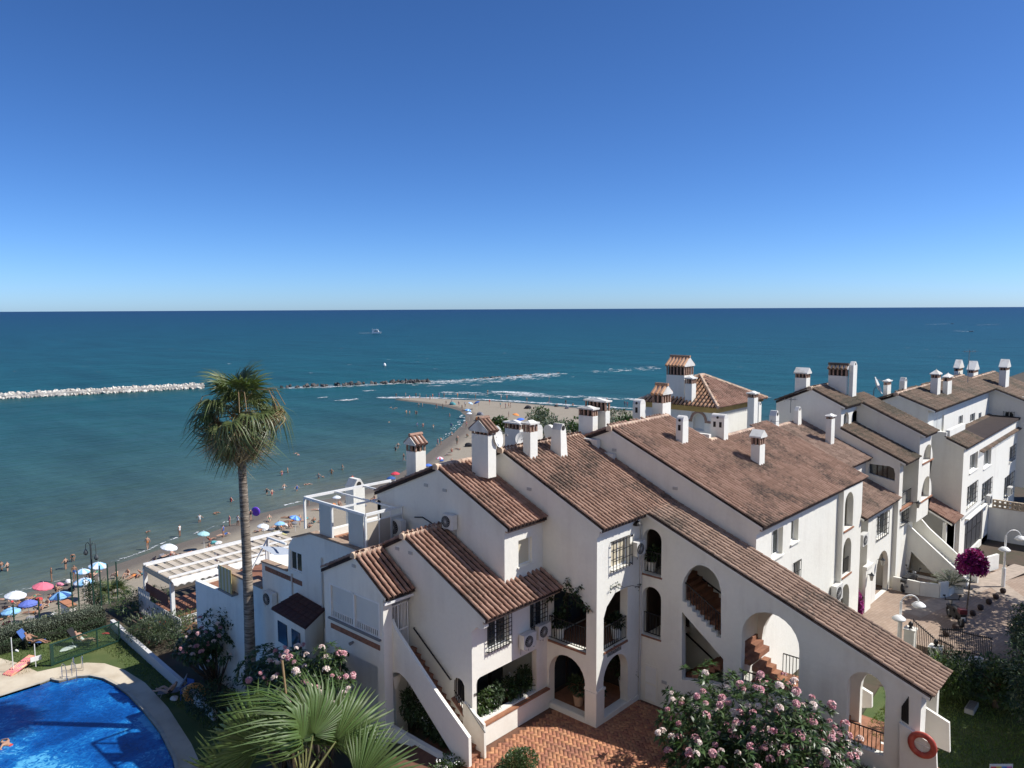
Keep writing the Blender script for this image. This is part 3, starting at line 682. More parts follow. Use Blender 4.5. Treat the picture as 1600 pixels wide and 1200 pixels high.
q = MB(); q.box(X2 - .05, X2 + .36, yb0_ + .01, yb1_ - .01, 15.76, 15.839); q.build('balcony_sill', BRICKM, h2)
q = MB(); q.box(xb0 + .01, xb1 - .01, Y2 - .05, Y2 + .36, 15.76, 15.839); q.build('balcony_sill', BRICKM, h2)
railing(h2, (X2 + .06, yb0_, 15.84), (X2 + .06, yb1_, 15.84), .95); railing(h2, (xb0, Y2 + .06, 15.84), (xb1, Y2 + .06, 15.84), .95)
window(h2, 'y', Y2, WG, nbars=7, hbars=2, style='shut', gd=.14)
XE = X3 - .005
roof(h2, a2[0], a2[1], s2, [(X2 - .08, XW, a2[0], 16.33), (XW + .002, XE, a2[0], 16.36)], TILE, .215, indiv=0)
roof(h2, a2[0], a2[1], .43, [(X2 - .08, XE, a2[0], 26.6)], TILE, .225, dirn=1, ridge=False, name='rear_roof')
q = MB(); q.box(X2 + .03, XW - .03, 16.42, Y2 - .002, 20.66, 20.76); q.build('eave', EAVE, h2)
rp2 = ((X2, a2[0], a2[1] + .1), (0, -s2, 1))
chim(h2, ('p',) + rp2, (828.7, 716), 676, 817.3, 840, 'slab', vent=.32)
chim(h2, ('p',) + rp2, (877, 714.5), 673, 857.8, 888.5, 'plain', taper=.28, ridge='y', wm=WHITE2)
chim(h2, ('x', 25.6), (812, 704), 672, 789, 819, 'slab', vent=.25)
chim(h2, ('x', 26.3), (838, 700), 672, 827, 848, 'barrel', ridge='y')
q = MB(); p = H(849, 690, 'x', 27.3); q.panel('x', 27.3, 27.5, [(p.y, 21.5), (p.y - .55, 21.5)] + [(p.y - .28 + .28 * math.cos(math.pi*i/8 + math.pi), 23.35 + .25 * math.sin(math.pi*i/8)) for i in range(8, -1, -1)]); q.build('arched_screen', WHITE2, h2)
wall_vent(h2, [(827, 764)], 'x', X2)
q = MB(); q.tube([(XW - .06, Y2 - .06, 20.4), (XW - .06, Y2 - .06, 13.0)], .035, 8); q.build('downpipe', GREYW, h2)

# ------------------------------------------------------------------ the wing with the stair arches
wg = thing('stair_wing', 'long white stair wing with arched openings under a tiled roof sloping down to the garden', 'building', (XW, 11, G0))
zw = lambda y: 20.87 - 0.384 * (16.35 - y)
YE = 6.15
holes = [arch(16.5, 15.65, 18.36, 20.24), arch(16.5, 15.63, 15.80, 17.87)]
st_a = [yz(x, y, XW) for x, y in [(1066.5, 940), (1066.5, 912), (1070, 902), (1078, 890), (1087, 884), (1096, 883), (1106, 887), (1116, 896), (1123, 909), (1126.5, 925), (1126.5, 1003)]]
stepd = []
for i in range(8):
    t0, t1 = i / 8, (i + 1) / 8; A_, B_ = st_a[-1], st_a[0]
    stepd += [(A_[0] + (B_[0]-A_[0])*t0, A_[1] + (B_[1]-A_[1])*t0 + (.0 if i == 0 else 0)), (A_[0] + (B_[0]-A_[0])*t0 + .001, A_[1] + (B_[1]-A_[1])*t1)]
holes.append(st_a + stepd[1:])
holes.append([yz(x, y, XW) for x, y in [(1065.5, 956), (1130, 1030), (1130, 1070), (1065.5, 1062)]])
holes.append(arch(12.2, 10.06, 15.2, 18.13)); holes.append(arch(8.4, 7.2, 14.35, 17.0))
w = MB()
w.panel('x', XW, XW + .28, [(YE, G0 - .5), (Y2 - .002, G0 - .5), (Y2 - .002, 20.80), (16.36, 20.86 - .14), (YE, zw(YE) - .14)], holes)
w.panel('x', X3 - .3, X3 - .05, [(YE, G0 - .5), (12.5, G0 - .5), (12.5, zw(12.5) - .2), (YE, zw(YE) - .2)], [arch(12.3, 9.0, 14.6, 17.9), arch(8.6, 6.7, 13.6, 16.4)])
w.box(XW + .281, X3 - .301, YE, YE + .25, G0 - .5, 14.2); w.box(XW + .281, XW + .6, YE, YE + .25, 14.2, zw(YE) - .2)
w.box(XW + .281, X3 - .06, 15.4, 16.5, 18.18, 18.33); w.box(XW + .281, X3 - .06, 15.4, 16.5, 15.62, 15.78)
w.box(XW + .281, X3 - .06, 16.51, Y2 + .35, 15.0, 20.6)
w.box(XW + .281, X3 - .06, 12.55, 12.8, G0, 18.2); w.box(X3 - .31, X3 - .06, 12.81, 16.5, 12, 18.9)
w.build('wall', WHITE2, wg)
roof(wg, 16.35, 20.87, .384, [(XW - .07, XE, 16.33, 5.9)], TILE_OLD, .225, indiv=300, ridge=False)
def flight(parent, xa, xb, ya, za, yb, zb, n, m=None):
    for i in range(n):
        y0_, y1_ = ya + (yb - ya) * i / n, ya + (yb - ya) * (i + 1) / n; z = za + (zb - za) * (i + .5) / n
        q = MB(); q.box(xa, xb, min(y0_, y1_) - .02, max(y0_, y1_) + .02, z - .20, z); q.build('step', m or TERRA_D, parent)
for z in (15.79, 18.34): q = MB(); q.box(XW + .3, X3 - .35, 16.42, 16.50, z, z + 2.1); q.build('landing_shade', SHADE_WOOD, wg); q = MB(); q.box(X3 - .4, X3 - .32, 15.45, 16.4, z, z + 2.0); q.build('landing_shade', SHADE_WOOD, wg)  # dark boards added behind the small arches to imitate shade on the landings
flight(wg, XW + .3, X3 - .32, 15.38, 18.33, 12.0, 15.9, 14)
flight(wg, XW + .3, X3 - .32, 15.3, 13.9, 13.2, 15.5, 9); flight(wg, XW + .3, X3 - .9, 11.9, 15.9, 11.0, 15.2, 4, TERRA)
flight(wg, XW + .3, X3 - .32, 10.0, 14.9, 8.9, 14.25, 4, TERRA); flight(wg, XW + .3, X3 - .32, 8.9, 14.25, 6.5, 13.1, 7, TERRA)
q = MB(); q.box(XW + .29, X3 - .31, 10.0, 12.0, 14.9, 15.15); q.build('landing', TERRA, wg)
q = MB()
for a_, b_ in (((1072, 885), (1127, 927)), ((1068, 986), (1122, 1038))):
    q.bar(H(a_[0], a_[1], 'x', X3 - .36), H(b_[0], b_[1], 'x', X3 - .36), .05)
q.bar(H(1066, 940 - 34, 'x', XW + .2), H(1127, 1003 - 42, 'x', XW + .2), .035)
for i in range(15):
    t = i / 14; a_, b_ = H(1066 + 61*t, 906 + 55*t, 'x', XW + .2), H(1066 + 61*t, 942 + 62*t, 'x', XW + .2); q.bar(a_, b_, .018, upv=(0, 1, 0))
q.build('stair_rail', IRON, wg, kind='stuff')
railing(wg, (X3 - .4, 9.1, 14.95), (X3 - .4, 11.4, 14.95), .95); railing(wg, (XW + .14, 7.2, 14.2), (XW + .14, 8.42, 14.2), .85)
railing(wg, (XW + .14, 10.1, 15.0), (XW + .14, 12.2, 15.0), .6); railing(wg, (XW + .14, 15.64, 15.8), (XW + .14, 16.5, 15.8), .9); railing(wg, (XW + .14, 15.64, 18.36), (XW + .14, 16.5, 18.36), .9)
q = MB(); q.box(XW - .03, XW + .3, 15.6, 16.52, 15.73, 15.795); q.box(XW - .03, XW + .3, 15.6, 16.52, 18.29, 18.355); q.build('sill', BRICKM, wg)
d = pr('x', XW, 1007, 1036, 1027, 1096); q = MB(); q.box(XW - .02, XW - .002, d[0], d[1], 13.05, 14.6); dr = q.build('utility_door', WHITE, wg)
q = MB()
for (z0_, z1_) in ((13.12, 13.78), (13.86, 14.52)): q.box(XW - .03, XW - .021, d[0] + .07, d[1] - .07, z0_, z1_)
q.build('door_panel', PAINT, dr)
wall_vent(wg, [(1038, 1066), (1038, 1080)], 'x', XW)
gp = [yz(x, y, XW) for x, y in [(1409, 1125), (1410, 1102), (1420, 1088), (1420, 1132)]]
q = MB(); q.prism(gp, 'x', XW - .02, XW - .004); og = q.build('grille_opening', DARK, wg)
q = MB()
for i in range(5):
    t = i / 4; y = gp[0][0] + (gp[2][0] - gp[0][0]) * t; q.bar((XW - .04, y, gp[0][1] + .05), (XW - .04, y, gp[1][1] + (gp[2][1] - gp[1][1]) * t), .02, upv=(0, 1, 0))
q.build('grille', IRON, og)
# small outer steps at the foot of the wing, between two white parapets
fs = thing('garden_steps', 'short garden steps between two white parapets at the low end of the stair wing', 'steps', (26.5, 5.5, G0))
q = MB(); q.prism([yz(x, y, XW - .02) for x, y in [(1407, 1127), (1464, 1165), (1466, 1215), (1407, 1215)]], 'x', XW - .14, XW - .022); q.build('parapet', WHITE, fs)
q = MB(); q.prism([yz(x, y, XW + 1.15) for x, y in [(1424, 1092), (1430, 1096), (1483, 1130), (1484, 1176), (1424, 1150)]], 'x', XW + 1.15, XW + 1.27); q.build('parapet', WHITE, fs)
flight(fs, XW - .02, XW + 1.14, YE - .02, 14.1, YE - 1.9, 13.02, 6)

# ================================================================== house 3: the broad roof
h3 = thing('white_house', 'large white house with a bright sunlit wall and the broadest tiled roof', 'house', (X3, Y3, G0), 'white terraced houses')
a3 = (19.75, 23.68); s3 = .434; z3 = lambda y: a3[1] - s3 * (a3[0] - y) if y < a3[0] else a3[1] - .40 * (y - a3[0])
w = MB()
w.panel('x', X3, X3 + .25, [(Y3, G0), (25.0, G0), (25.0, z3(25) - .14), (a3[0], a3[1] - .14), (Y3 - .14, z3(Y3 - .14) - .14), (Y3 - .12, 20.25), (Y3, 20.15)])
wa = pr('y', Y3, 1206, 831, 1222.5, 865); wb = pr('y', Y3, 1236.7, 815, 1247, 844); wc = pr('y', Y3, 1240, 880, 1248, 918)
w.panel('y', Y3, Y3 + .25, [(X3 + .251, G0), (36.9, G0), (36.9, 20.5), (X3 + .251, 20.5)], [rect(*wa), rect(*wb), rect(*wc)])
YT = Y3 - .25; XT0, XT1 = 36.901, 39.5
ar = []
for (xl, xr, yt, yb) in ((1319, 1332, 770, 826), (1316, 1328.5, 842, 898), (1312, 1325, 915, 975)):
    u0, u1 = H(xl, yb, 'y', YT).x, H(xr, yb, 'y', YT).x; zt = H((xl + xr) / 2, yt, 'y', YT).z; zb = H((xl + xr) / 2, yb, 'y', YT).z
    ar.append(arch(u0, u1, zb, zt))
w.panel('y', YT, YT + .3, [(XT0, G0), (XT1, G0), (XT1, 20.42), (XT0, 20.42)], ar)
w.box(XT0, XT0 + .25, YT + .301, Y3 + .0, G0, 20.42); w.box(XT1 - .25, XT1, YT + .301, 22.0, G0, 20.6)
w.box(XT0 + .26, XT1 - .26, Y3 + 1.6, Y3 + 1.8, G0, 20.5); w.box(X3, XT1, 24.8, 25, 12, 21.5)
for z in (15.55, 17.95): w.box(XT0 + .26, XT1 - .26, YT + .31, Y3 + 1.59, z - .15, z)
w.build('wall', WHITE, h3)
for a_ in ar[:2]:
    q = MB(); q.box(a_[0][0] - .08, a_[1][0] + .08, YT - .05, YT + .3, a_[0][1] - .07, a_[0][1] - .002); q.build('sill', TERRA, h3)
for a_ in ar[1:]: railing(h3, (a_[0][0], YT + .12, a_[0][1]), (a_[1][0], YT + .12, a_[0][1]), .75)
window(h3, 'y', Y3, wa, grille=False, rec=.2); window(h3, 'y', Y3, wb, grille=False, rec=.2); window(h3, 'y', Y3, wc, nbars=5)
roof(h3, a3[0], a3[1], s3, [(X3 - .08, 33.0, a3[0], 12.5), (33.002, 37.75, 17.5, 12.5), (37.752, 39.9, 17.6, 12.5)], TILE, .225)
mr = MB()
x = 33.0
while x < 37.6:
    z = z3(17.5) + .04; mr.prism([(17.5 + .14*math.cos(math.pi*q_/6), z - .03 + .11*math.sin(math.pi*q_/6)) for q_ in range(7)] + [(17.36, z - .16), (17.64, z - .16)], 'x', x, x + .345); x += .36
o = mr.build('ridge_tiles', RIDGE, h3); o['kind'] = 'stuff'
roof(h3, a3[0], a3[1], .40, [(X3 - .08, 33.0, a3[0], 25.1)], TILE, .225, dirn=1, ridge=False, name='rear_roof')
q = MB(); q.box(33.0, 33.2, 17.52, 22, 20, 23.0); q.box(33.2, 39.5, 17.55, 17.75, 19, 22.55); q.build('rear_wall', WHITE2, h3)
q = MB(); q.box(X3 + .03, 36.89, 12.56, Y3 - .002, 20.32, 20.44); q.build('eave', EAVE, h3)
rp3 = ((X3, a3[0], a3[1] + .1), (0, -s3, 1))
chim(h3, ('p',) + rp3, (1066.5, 693), 659, 1056, 1075.5, 'barrel', ridge='y', label='plain chimney with rounded cap')
chim(h3, ('p',) + rp3, (1186.5, 727), 696, 1173, 1195, 'gable', ridge='y', vent=.34)
chim(h3, ('p',) + ((33, 17.55, z3(17.55)), (0, 0.0, 1)), (1131, 686), 655, 1110.5, 1138, 'barrel', ridge='y')
chim(h3, ('x', 29.0), (946, 672), 643, 914, 953, 'slab', vent=.42)
chim(h3, ('x', 28.3), (926, 685), 651, 904, 934, 'slab', vent=.3)
chim(h3, ('x', 31.5), (1000, 670), 632, 988.5, 1008.5, 'barrel', ridge='y')
chim(h3, ('x', 32.6), (1035, 660), 630.5, 1019, 1048, 'tile', vent=.42, ridge='y', tm=TILE_ORANGE)
wall_vent(h3, [(960, 703), (1055, 763)], 'x', X3)
# ================================================================== hip-roofed villa behind the terrace
c0 = HD(1118, 641, 46.0); xh, yh = c0.x, c0.y; zh = c0.z
hb = thing('hip_roof_villa', 'white villa with a terracotta hip roof, ochre cornice and arched window near the beach', 'villa', (xh, yh, 14))
yl_h = H(1008, 628, 'x', xh).y; xr_h = H(1187, 622, 'y', yh).x
w = MB(); ww = pr('x', xh, 1083, 652, 1100, 674)
w.panel('x', xh, xh + .3, rect(yh, yl_h, 14, zh), [arch(ww[0], ww[1], ww[2], ww[3] + .25)])
w.panel('y', yh, yh + .3, [(xh + .301, 14), (xr_h, 14), (xr_h, zh), (xh + .301, zh)])
w.box(xr_h - .3, xr_h, yh + .31, yl_h, 14, zh); w.box(xh + .31, xr_h, yl_h - .3, yl_h, 14, zh)
w.build('wall', WHITE2, hb)
OCHRE = mat('ochre_cornice', (0.55, 0.38, 0.13), .8, .2)
q = MB(); q.box(xh - .18, xr_h + .18, yh - .18, yl_h + .18, zh + .002, zh + .16); q.box(xh - .08, xr_h + .08, yh - .08, yl_h + .08, zh - .18, zh); q.build('cornice', OCHRE, hb)
q = MB(); pbox(q, 'x', xh, ww[0], ww[1], ww[2], ww[3] + .2, .2, .22); q.build('window_shutter', SHUTTER, hb)
q = MB(); n = 12; r0_ = (ww[1] - ww[0]) / 2 + .04; cy_ = (ww[0] + ww[1]) / 2; cz = ww[3] + .25 - r0_ + .04
for i in range(n):
    a0_, a1_ = math.pi * i / n, math.pi * (i + 1) / n
    q.prism([(cy_ + r0_*math.cos(a0_), cz + r0_*math.sin(a0_)), (cy_ + (r0_+.14)*math.cos(a0_), cz + (r0_+.14)*math.sin(a0_)), (cy_ + (r0_+.14)*math.cos(a1_), cz + (r0_+.14)*math.sin(a1_)), (cy_ + r0_*math.cos(a1_), cz + r0_*math.sin(a1_))], 'x', xh - .06, xh - .003)
for sg in (-1, 1): pbox(q, 'x', xh, cy_ + sg*(r0_ + .02), cy_ + sg*(r0_ + .42), cz - .14, cz - .01, -.07, -.003)
q.build('window_arch', CHPIER, hb)
pk = HD(1093, 588, 49.0); pk = Vector((min(max(pk.x, xh + 2.5), xr_h - 2), min(max(pk.y, yh + 2.5), yl_h - 2.5), pk.z))
pk2 = Vector((xr_h - 3.0, pk.y, pk.z - .02))
o_ = .35; cs = [Vector((xh - o_, yh - o_, zh + .17)), Vector((xr_h + o_, yh - o_, zh + .17)), Vector((xr_h + o_, yl_h + o_, zh + .17)), Vector((xh - o_, yl_h + o_, zh + .17))]
pk2 = pk + Vector((.01, 0, 0)) if pk2.x < pk.x else pk2
q = MB(); q.add(cs + [pk, pk2], [(0, 1, 5, 4), (1, 2, 5), (2, 3, 4, 5), (3, 0, 4)]); hr = q.build('roof', PAN, hb)
def tile_face(parent, a, b, tops, tm, pitch=.26, expo=.36):
    """barrel tiles over the sloping face with eave a-b and upper edge given by tops (1 or 2 points)"""
    a, b = Vector(a), Vector(b); tops = [Vector(t) for t in tops]
    e = (b - a); L = e.length; e /= L; n_ = e.cross(tops[0] - a).normalized()
    if n_.z < 0: n_ = -n_
    upv = n_.cross(e).normalized()
    if upv.z < 0: upv = -upv
    P = [(0, 0), (L, 0)] + [((t - a).dot(e), (t - a).dot(upv)) for t in reversed(tops)]
    def hmax(u):
        h = 1e9; k = len(P)
        for i in range(1, k):
            (u0, v0), (u1, v1) = P[i], P[(i + 1) % k]
            lo, hi = min(u0, u1), max(u0, u1)
            if lo <= u <= hi and hi - lo > 1e-6: h = min(h, v0 + (v1 - v0) * (u - u0) / (u1 - u0))
        return h if h < 1e8 else 0
    O = []
    k = max(1, int(L / pitch))
    for i in range(k):
        u = L * (i + .5) / k; h = hmax(u)
        v = -0.06
        while v < h - .1: O.append(np.array(a + e*u + upv*(v + .42) + n_*.015)); v += expo
    if not O: return
    O = np.array(O); ex_, ev_, en_ = np.array(e), -np.array(upv), np.array(n_); off = np.array(wloc(parent))
    S = pitch / .225
    V = O[:, None] + S*TV[None, :, 0:1]*ex_ + TV[None, :, 1:2]*ev_ + TV[None, :, 2:3]*en_
    V = V.reshape(-1, 3) - off; Fc = (TF[None] + (np.arange(len(O))*len(TV))[:, None, None]).reshape(-1, 4)
    ob = link('roof_tiles', np_mesh('roof_tiles', V, Fc, tm), parent); ob['kind'] = 'stuff'
tile_face(hr, cs[3], cs[0], [pk], TILE_ORANGE); tile_face(hr, cs[0], cs[1], [pk2, pk], TILE_RED)
q = MB()
for (a, b) in ((cs[0], pk), (cs[1], pk2), (cs[3], pk), (pk, pk2)): q.tube([a + Vector((0, 0, .05)), b + Vector((0, 0, .06))], .12, 6)
o = q.build('hip_tiles', RIDGE, hr); o['kind'] = 'stuff'
chim(hb, ('x', xh + .2), (1068.7, 622), 587, 1041, 1083, 'tile', down=1.2, vent=.55, ridge='y', tm=TILE_ORANGE)
chim(hb, ('x', xh - .05), (1080.7, 621), 600, 1070, 1087.5, 'slab', down=1.2, vent=.3)

# ================================================================== house 4: roof with three chimneys and the lower street block
X5, X5S, X6 = 45.2, 47.8, 50.2
h4 = thing('white_house', 'white house with a lower porch roof and lantern arch on the plaza', 'house', (41, 12.6, PZ), 'white terraced houses')
e4 = H(1361, 715.6, 'x', X5); s4 = .434; r4y = 18.0; r4z = e4.z + s4 * (r4y - e4.y)
roof(h4, r4y, r4z, s4, [(39.905, X5 - .01, r4y, e4.y)], TILE_OLD, .225)
w = MB(); w.box(39.52, X5 - .01, e4.y + .25, e4.y + .5, PZ, e4.z - .1); w.box(39.52, X5 - .01, r4y + .02, r4y + .25, 15, r4z - .2)
YB, XBL = 12.65, 41.0
ze4 = 18.5
wA = pr('y', YB, 1371, 807, 1385, 833); wB = pr('y', YB, 1408, 793, 1418, 814)
pa = pr('y', YB, 1370, 868, 1386, 922)
w.panel('y', YB, YB + .25, [(XBL, PZ), (X6 - .01, PZ), (X6 - .01, 16.6), (X5S + .3, 16.6), (X5S + .3, 18.36), (XBL, 18.36)], [rect(*wA), rect(*wB), arch(pa[0], pa[1], PZ + .02, pa[3])])
w.box(XBL, XBL + .25, YB + .251, e4.y + .24, PZ, 18.6)
w.box(XBL - .55, XBL + .35, YB - .16, YB - .002, PZ, 15.6); w.box(XBL - .62, XBL + .42, YB - .22, YB - .001, 15.601, 15.75)
w.box(XBL + .3, X5S, YB + 2.4, YB + 2.6, PZ, 18)
w.build('wall', WHITE, h4)
window(h4, 'y', YB, wA, nbars=6, hbars=3, gd=.1); window(h4, 'y', YB, wB, nbars=5, hbars=3, gd=.1)
roof(h4, 16.2, ze4 + .43 * (16.2 - 12.35), .43, [(39.4, X5 - .005, 14.1, 12.35)], TILE_OLD, .225, ridge=False, name='porch_roof')
rp4 = ((45, r4y, r4z + .1), (0, -s4, 1))
chim(h4, ('p',) + rp4, (1212, 675), 650, 1201, 1217.5, 'plain', ridge='y', taper=.06)
chim(h4, ('p',) + rp4, (1247, 665), 642, 1239, 1253.5, 'plain', ridge='y', taper=.25)
chim(h4, ('p',) + rp4, (1298, 695), 655, 1290, 1304, 'slab', vent=.12)
chim(h4, ('x', 41.5), (1177.5, 662), 622, 1167.7, 1184, 'slab', vent=.22)
chim(h4, ('x', 43.0), (1185, 664), 633, 1182, 1189.5, 'plain', ridge='y')

# ================================================================== house 5
h5 = thing('white_house', 'tall white house with weathered grey brown roofs and a corner balcony', 'house', (X5, 13, PZ), 'white terraced houses')
ap5 = yz(1265.6, 606.5, X5); ev5 = yz(1321, 636, X5); wl5 = yz(1213, 626, X5); s5 = (ap5[1] - ev5[1]) / (ap5[0] - ev5[0]); sl5 = (ap5[1] - wl5[1]) / (wl5[0] - ap5[0])
z5 = lambda y: ap5[1] - s5 * (ap5[0] - y) if y < ap5[0] else ap5[1] - sl5 * (y - ap5[0])
lt5 = yz(1313, 669, X5); lb5 = yz(1416, 724, X5); sl = (lt5[1] - lb5[1]) / (lt5[0] - lb5[0])
yF = H(1405, 760, 'x', X5).y
op = pr('x', X5, 1358, 724, 1398, 752)
w = MB(); yw = ev5[0] + .22
oph = [(op[0], op[2]), (op[1], op[2] + .25), (op[1], op[3] - .02), (op[0] + .3, op[3] - .02), (op[0] + .08, op[3] - .12), (op[0], op[3] - .4)]
w.panel('x', X5, X5 + .28, [(yF, PZ), (wl5[0], PZ), (wl5[0], wl5[1] - .14), (ap5[0], ap5[1] - .14), (yw, z5(yw) - .16), (yw, lt5[1] - .14 + .05), (yF, lb5[1] + sl * (yF - lb5[0]) - .14)], [oph])
w.box(X5 + .281, X5 + .62, yF, yF + .28, 17.6, lb5[1] - .1)
aw = [pr('y', yw, 1318, 645, 1326, 664), pr('y', yw, 1331, 642, 1340, 660)]
w.panel('y', yw, yw + .25, [(X5 + .281, 20), (X5S, 20), (X5S, z5(yw) - .16), (X5 + .281, z5(yw) - .16)], [arch(a_[0], a_[1], a_[2], a_[3]) for a_ in aw])
w.box(X5 + .29, X5S, yF + 1.7, yF + 1.9, 16, 21); w.box(X5 + .29, X5S + .01, yF + .0, yF + 1.69, 17.55, 17.75)
rk0, rk1 = yz(1352, 632, X5S), yz(1446.5, 681, X5S); ss = (rk0[1] - rk1[1]) / (rk0[0] - rk1[0])
yT = rk1[0] + .28
t1 = pr('y', yT, 1443, 698, 1457, 716); t2 = pr('y', yT, 1440.5, 749, 1455, 773)
w.panel('x', X5S, X5S + .25, [(yT, 16.6), (YB + .3, 16.6), (YB + .3, PZ), (wl5[0] - .3, PZ), (wl5[0] - .3, z5(wl5[0] - .3) - .15), (ap5[0], ap5[1] - .15), (yT, rk1[1] + ss * .28 - .14)])
w.panel('y', yT, yT + .3, [(X5S + .251, 16.6), (X6 - .003, 16.6), (X6 - .003, rk1[1] - .02), (X5S + .251, rk1[1] - .02)], [arch(*t1[:2], t1[2], t1[3]), arch(*t2[:2], t2[2], t2[3])])
w.box(X5S + .26, X6 - .01, yT + 1.6, yT + 1.8, PZ, rk1[1]); w.box(X5S + .26, X6 - .01, yT + .31, yT + 1.59, t2[2] - .15, t2[2]); w.box(X5S + .26, X6 - .01, yT + .31, yT + 1.59, t1[2] - .15, t1[2])
w.build('wall', WHITE, h5)
roof(h5, ap5[0], ap5[1], s5, [(X5 - .06, X5S, ap5[0], ev5[0])], TILE_FAR, .24)
roof(h5, ap5[0], ap5[1], sl5, [(X5 - .06, X6, ap5[0], wl5[0])], TILE_FAR, .26, dirn=1, ridge=False, name='rear_roof')
roof(h5, rk0[0] + .8, rk0[1] + ss * .8, ss, [(X5S - .05, X6 + .1, ap5[0] if ap5[0] < rk0[0] + .8 else rk0[0] + .8, rk1[0])], TILE_FAR, .24, ridge=False, name='stair_roof')
roof(h5, lt5[0], lt5[1], sl, [(X5 - .06, X5S - .01, lt5[0], lb5[0])], TILE_FAR, .24, ridge=False, name='lower_roof')
for a_ in (t1, t2): q = MB(); q.box(a_[0] - .1, a_[1] + .1, yT - .05, yT + .3, a_[2] - .08, a_[2] - .003); q.build('sill', TERRA, h5)
for a_ in aw: window(h5, 'y', yw, (a_[0], a_[1], a_[2], a_[3] - .1), grille=False, sill=False)
q = MB(); q.box(X5 + .16, X5 + .18, op[0] - .02, op[1] + .02, op[2] - .05, op[3] + .05); q.build('pane', GLASS, h5)
q = MB()
for y in (op[0] + .45, (op[0] + op[1]) / 2, op[1] - .4): q.box(X5 + .13, X5 + .159, y - .03, y + .03, op[2], op[3])
q.build('mullion', SHADE_WOOD, h5, kind='stuff')
q = MB(); q.box(X5 + .3, X5S + .1, yF - .06, yF + .1, 17.66, 17.76); q.build('balcony_sill', TERRA, h5); railing(h5, (X5 + .62, yF + .08, 17.75), (X5S, yF + .08, 17.75), .8, n=10)
chim(h5, ('x', X5 + .2), (1259.4, 606), 591, 1242, 1265.6, 'gable', ridge='y', vent=.25, down=1.0)
chim(h5, ('x', X5S - .4), (1322, 604), 588, 1294, 1325, 'tile', ridge='y', vent=.4, down=1.5, tm=TILE_FAR)
chim(h5, ('x', X5S - .2), (1332.5, 602), 571, 1326.5, 1339, 'plain', ridge='y')
# curved stair on the plaza
s5t = thing('outdoor_staircase', 'white plaza staircase with a rounded top parapet and an open triangle under it', 'staircase', (47.6, 11, PZ))
XA = H(1418, 819, 'y', YB).x
pp = [yz(x, y, XA) for x, y in [(1418, 819), (1510, 905), (1511, 926), (1498, 932), (1418, 900)]]
hl = [yz(x, y, XA) for x, y in [(1424, 862), (1454, 893), (1468, 910), (1440, 908), (1417, 899)]]
q = MB(); q.panel('x', XA, XA + .16, [pp[0], pp[1], (pp[1][0], PZ), (YB - .003, PZ), (YB - .003, pp[0][1] + .02)], [[(hl[0][0], hl[0][1]), hl[1], (hl[2][0], PZ + .12), (min(hl[0][0] + .2, YB - .1), PZ + .12)]]); q.build('parapet', WHITE2, s5t)
pp2 = [yz(x, y, XA + 1.15) for x, y in [(1424, 790), (1432, 787), (1436, 797), (1440, 812), (1452, 826), (1528, 896), (1528, 915)]]
q = MB(); q.prism([(YB - .01, PZ)] + [(YB - .01, pp2[1][1])] + pp2[2:6] + [(pp2[5][0], PZ)], 'x', XA + 1.15, XA + 1.31); q.build('parapet', WHITE2, s5t)
flight(s5t, XA + .161, XA + 1.149, YB - .1, pp[0][1] - .6, pp[1][0], PZ + .15, 15, WHITE2)

# ================================================================== house 6 and 7
PZ2 = 12.6; Y6c = H(1543.5, 847, 'z', PZ2); X7T, Y6, X7 = Y6c.x, Y6c.y, 70.0
h6 = thing('white_house', 'white house with paired windows and a dark garage beside the plaza', 'house', (X6, Y6, PZ), 'white terraced houses')
X6g = H(1501, 800, 'y', Y6).x
ap6 = yz(1400.6, 615.5, X6g); ev6 = yz(1462, 641.5, X6g); s6 = (ap6[1] - ev6[1]) / (ap6[0] - ev6[0]); y6u = H(1450, 650, 'x', X6g).y
lt6 = yz(1478.75, 684.5, X6g); lb6 = yz(1510, 700, X6g); s6l = (lt6[1] - lb6[1]) / (lt6[0] - lb6[0])
w = MB()
w.panel('x', X6g, X6g + .25, [(Y6, PZ), (ap6[0] + 4, PZ), (ap6[0] + 4, ap6[1] - 1.8), (ap6[0], ap6[1] - .14), (y6u, ap6[1] - s6 * (ap6[0] - y6u) - .14), (y6u, lt6[1] + .35), (lt6[0], lt6[1] + .35), (lt6[0], lt6[1] - .1), (Y6, lb6[1] + s6l * (Y6 - lb6[0]) - .14)])
uw = [pr('y', y6u, *b_) for b_ in ((1459, 654, 1474, 674), (1498, 651, 1504, 663), (1516, 648, 1523, 658), (1529, 646, 1533, 656))]
w.panel('y', y6u, y6u + .25, [(X6g + .251, 18.3), (X7, 18.3), (X7, ev6[1] - .1), (X6g + .251, ev6[1] - .1)], [rect(*u) for u in uw])
lw = [pr('y', Y6, *b_) for b_ in ((1516, 712, 1527, 731), (1538, 707, 1548, 725), (1578, 699, 1585, 717), (1512, 761, 1525, 784), (1535, 756, 1548, 776), (1570, 747, 1582, 768))]
gg = pr('y', Y6, 1508, 818, 1533, 852)
lw = [(a, b, c, min(d, lb6[1] - .3)) for a, b, c, d in lw if c < lb6[1] - .6]
w.panel('y', Y6, Y6 + .25, [(X6g + .251, PZ), (X7 - .01, PZ), (X7 - .01, lb6[1] - .1), (X6g + .251, lb6[1] - .1)], [rect(*u) for u in lw] + [rect(gg[0], gg[1], PZ2 + .01, gg[3])])
w.box(X6g + .3, X7, Y6 + 1.2, Y6 + 1.4, PZ, 19); w.box(X6g, X7, ap6[0] + 3.8, ap6[0] + 4, 14, 21)
w.build('wall', WHITE, h6)
q = MB(); q.box(X6g + .26, X6g + 4.2, lt6[0] - .12, lt6[0] + .12, lt6[1] - .1, lt6[1] + .45); q.build('roof_parapet', WHITE, h6)
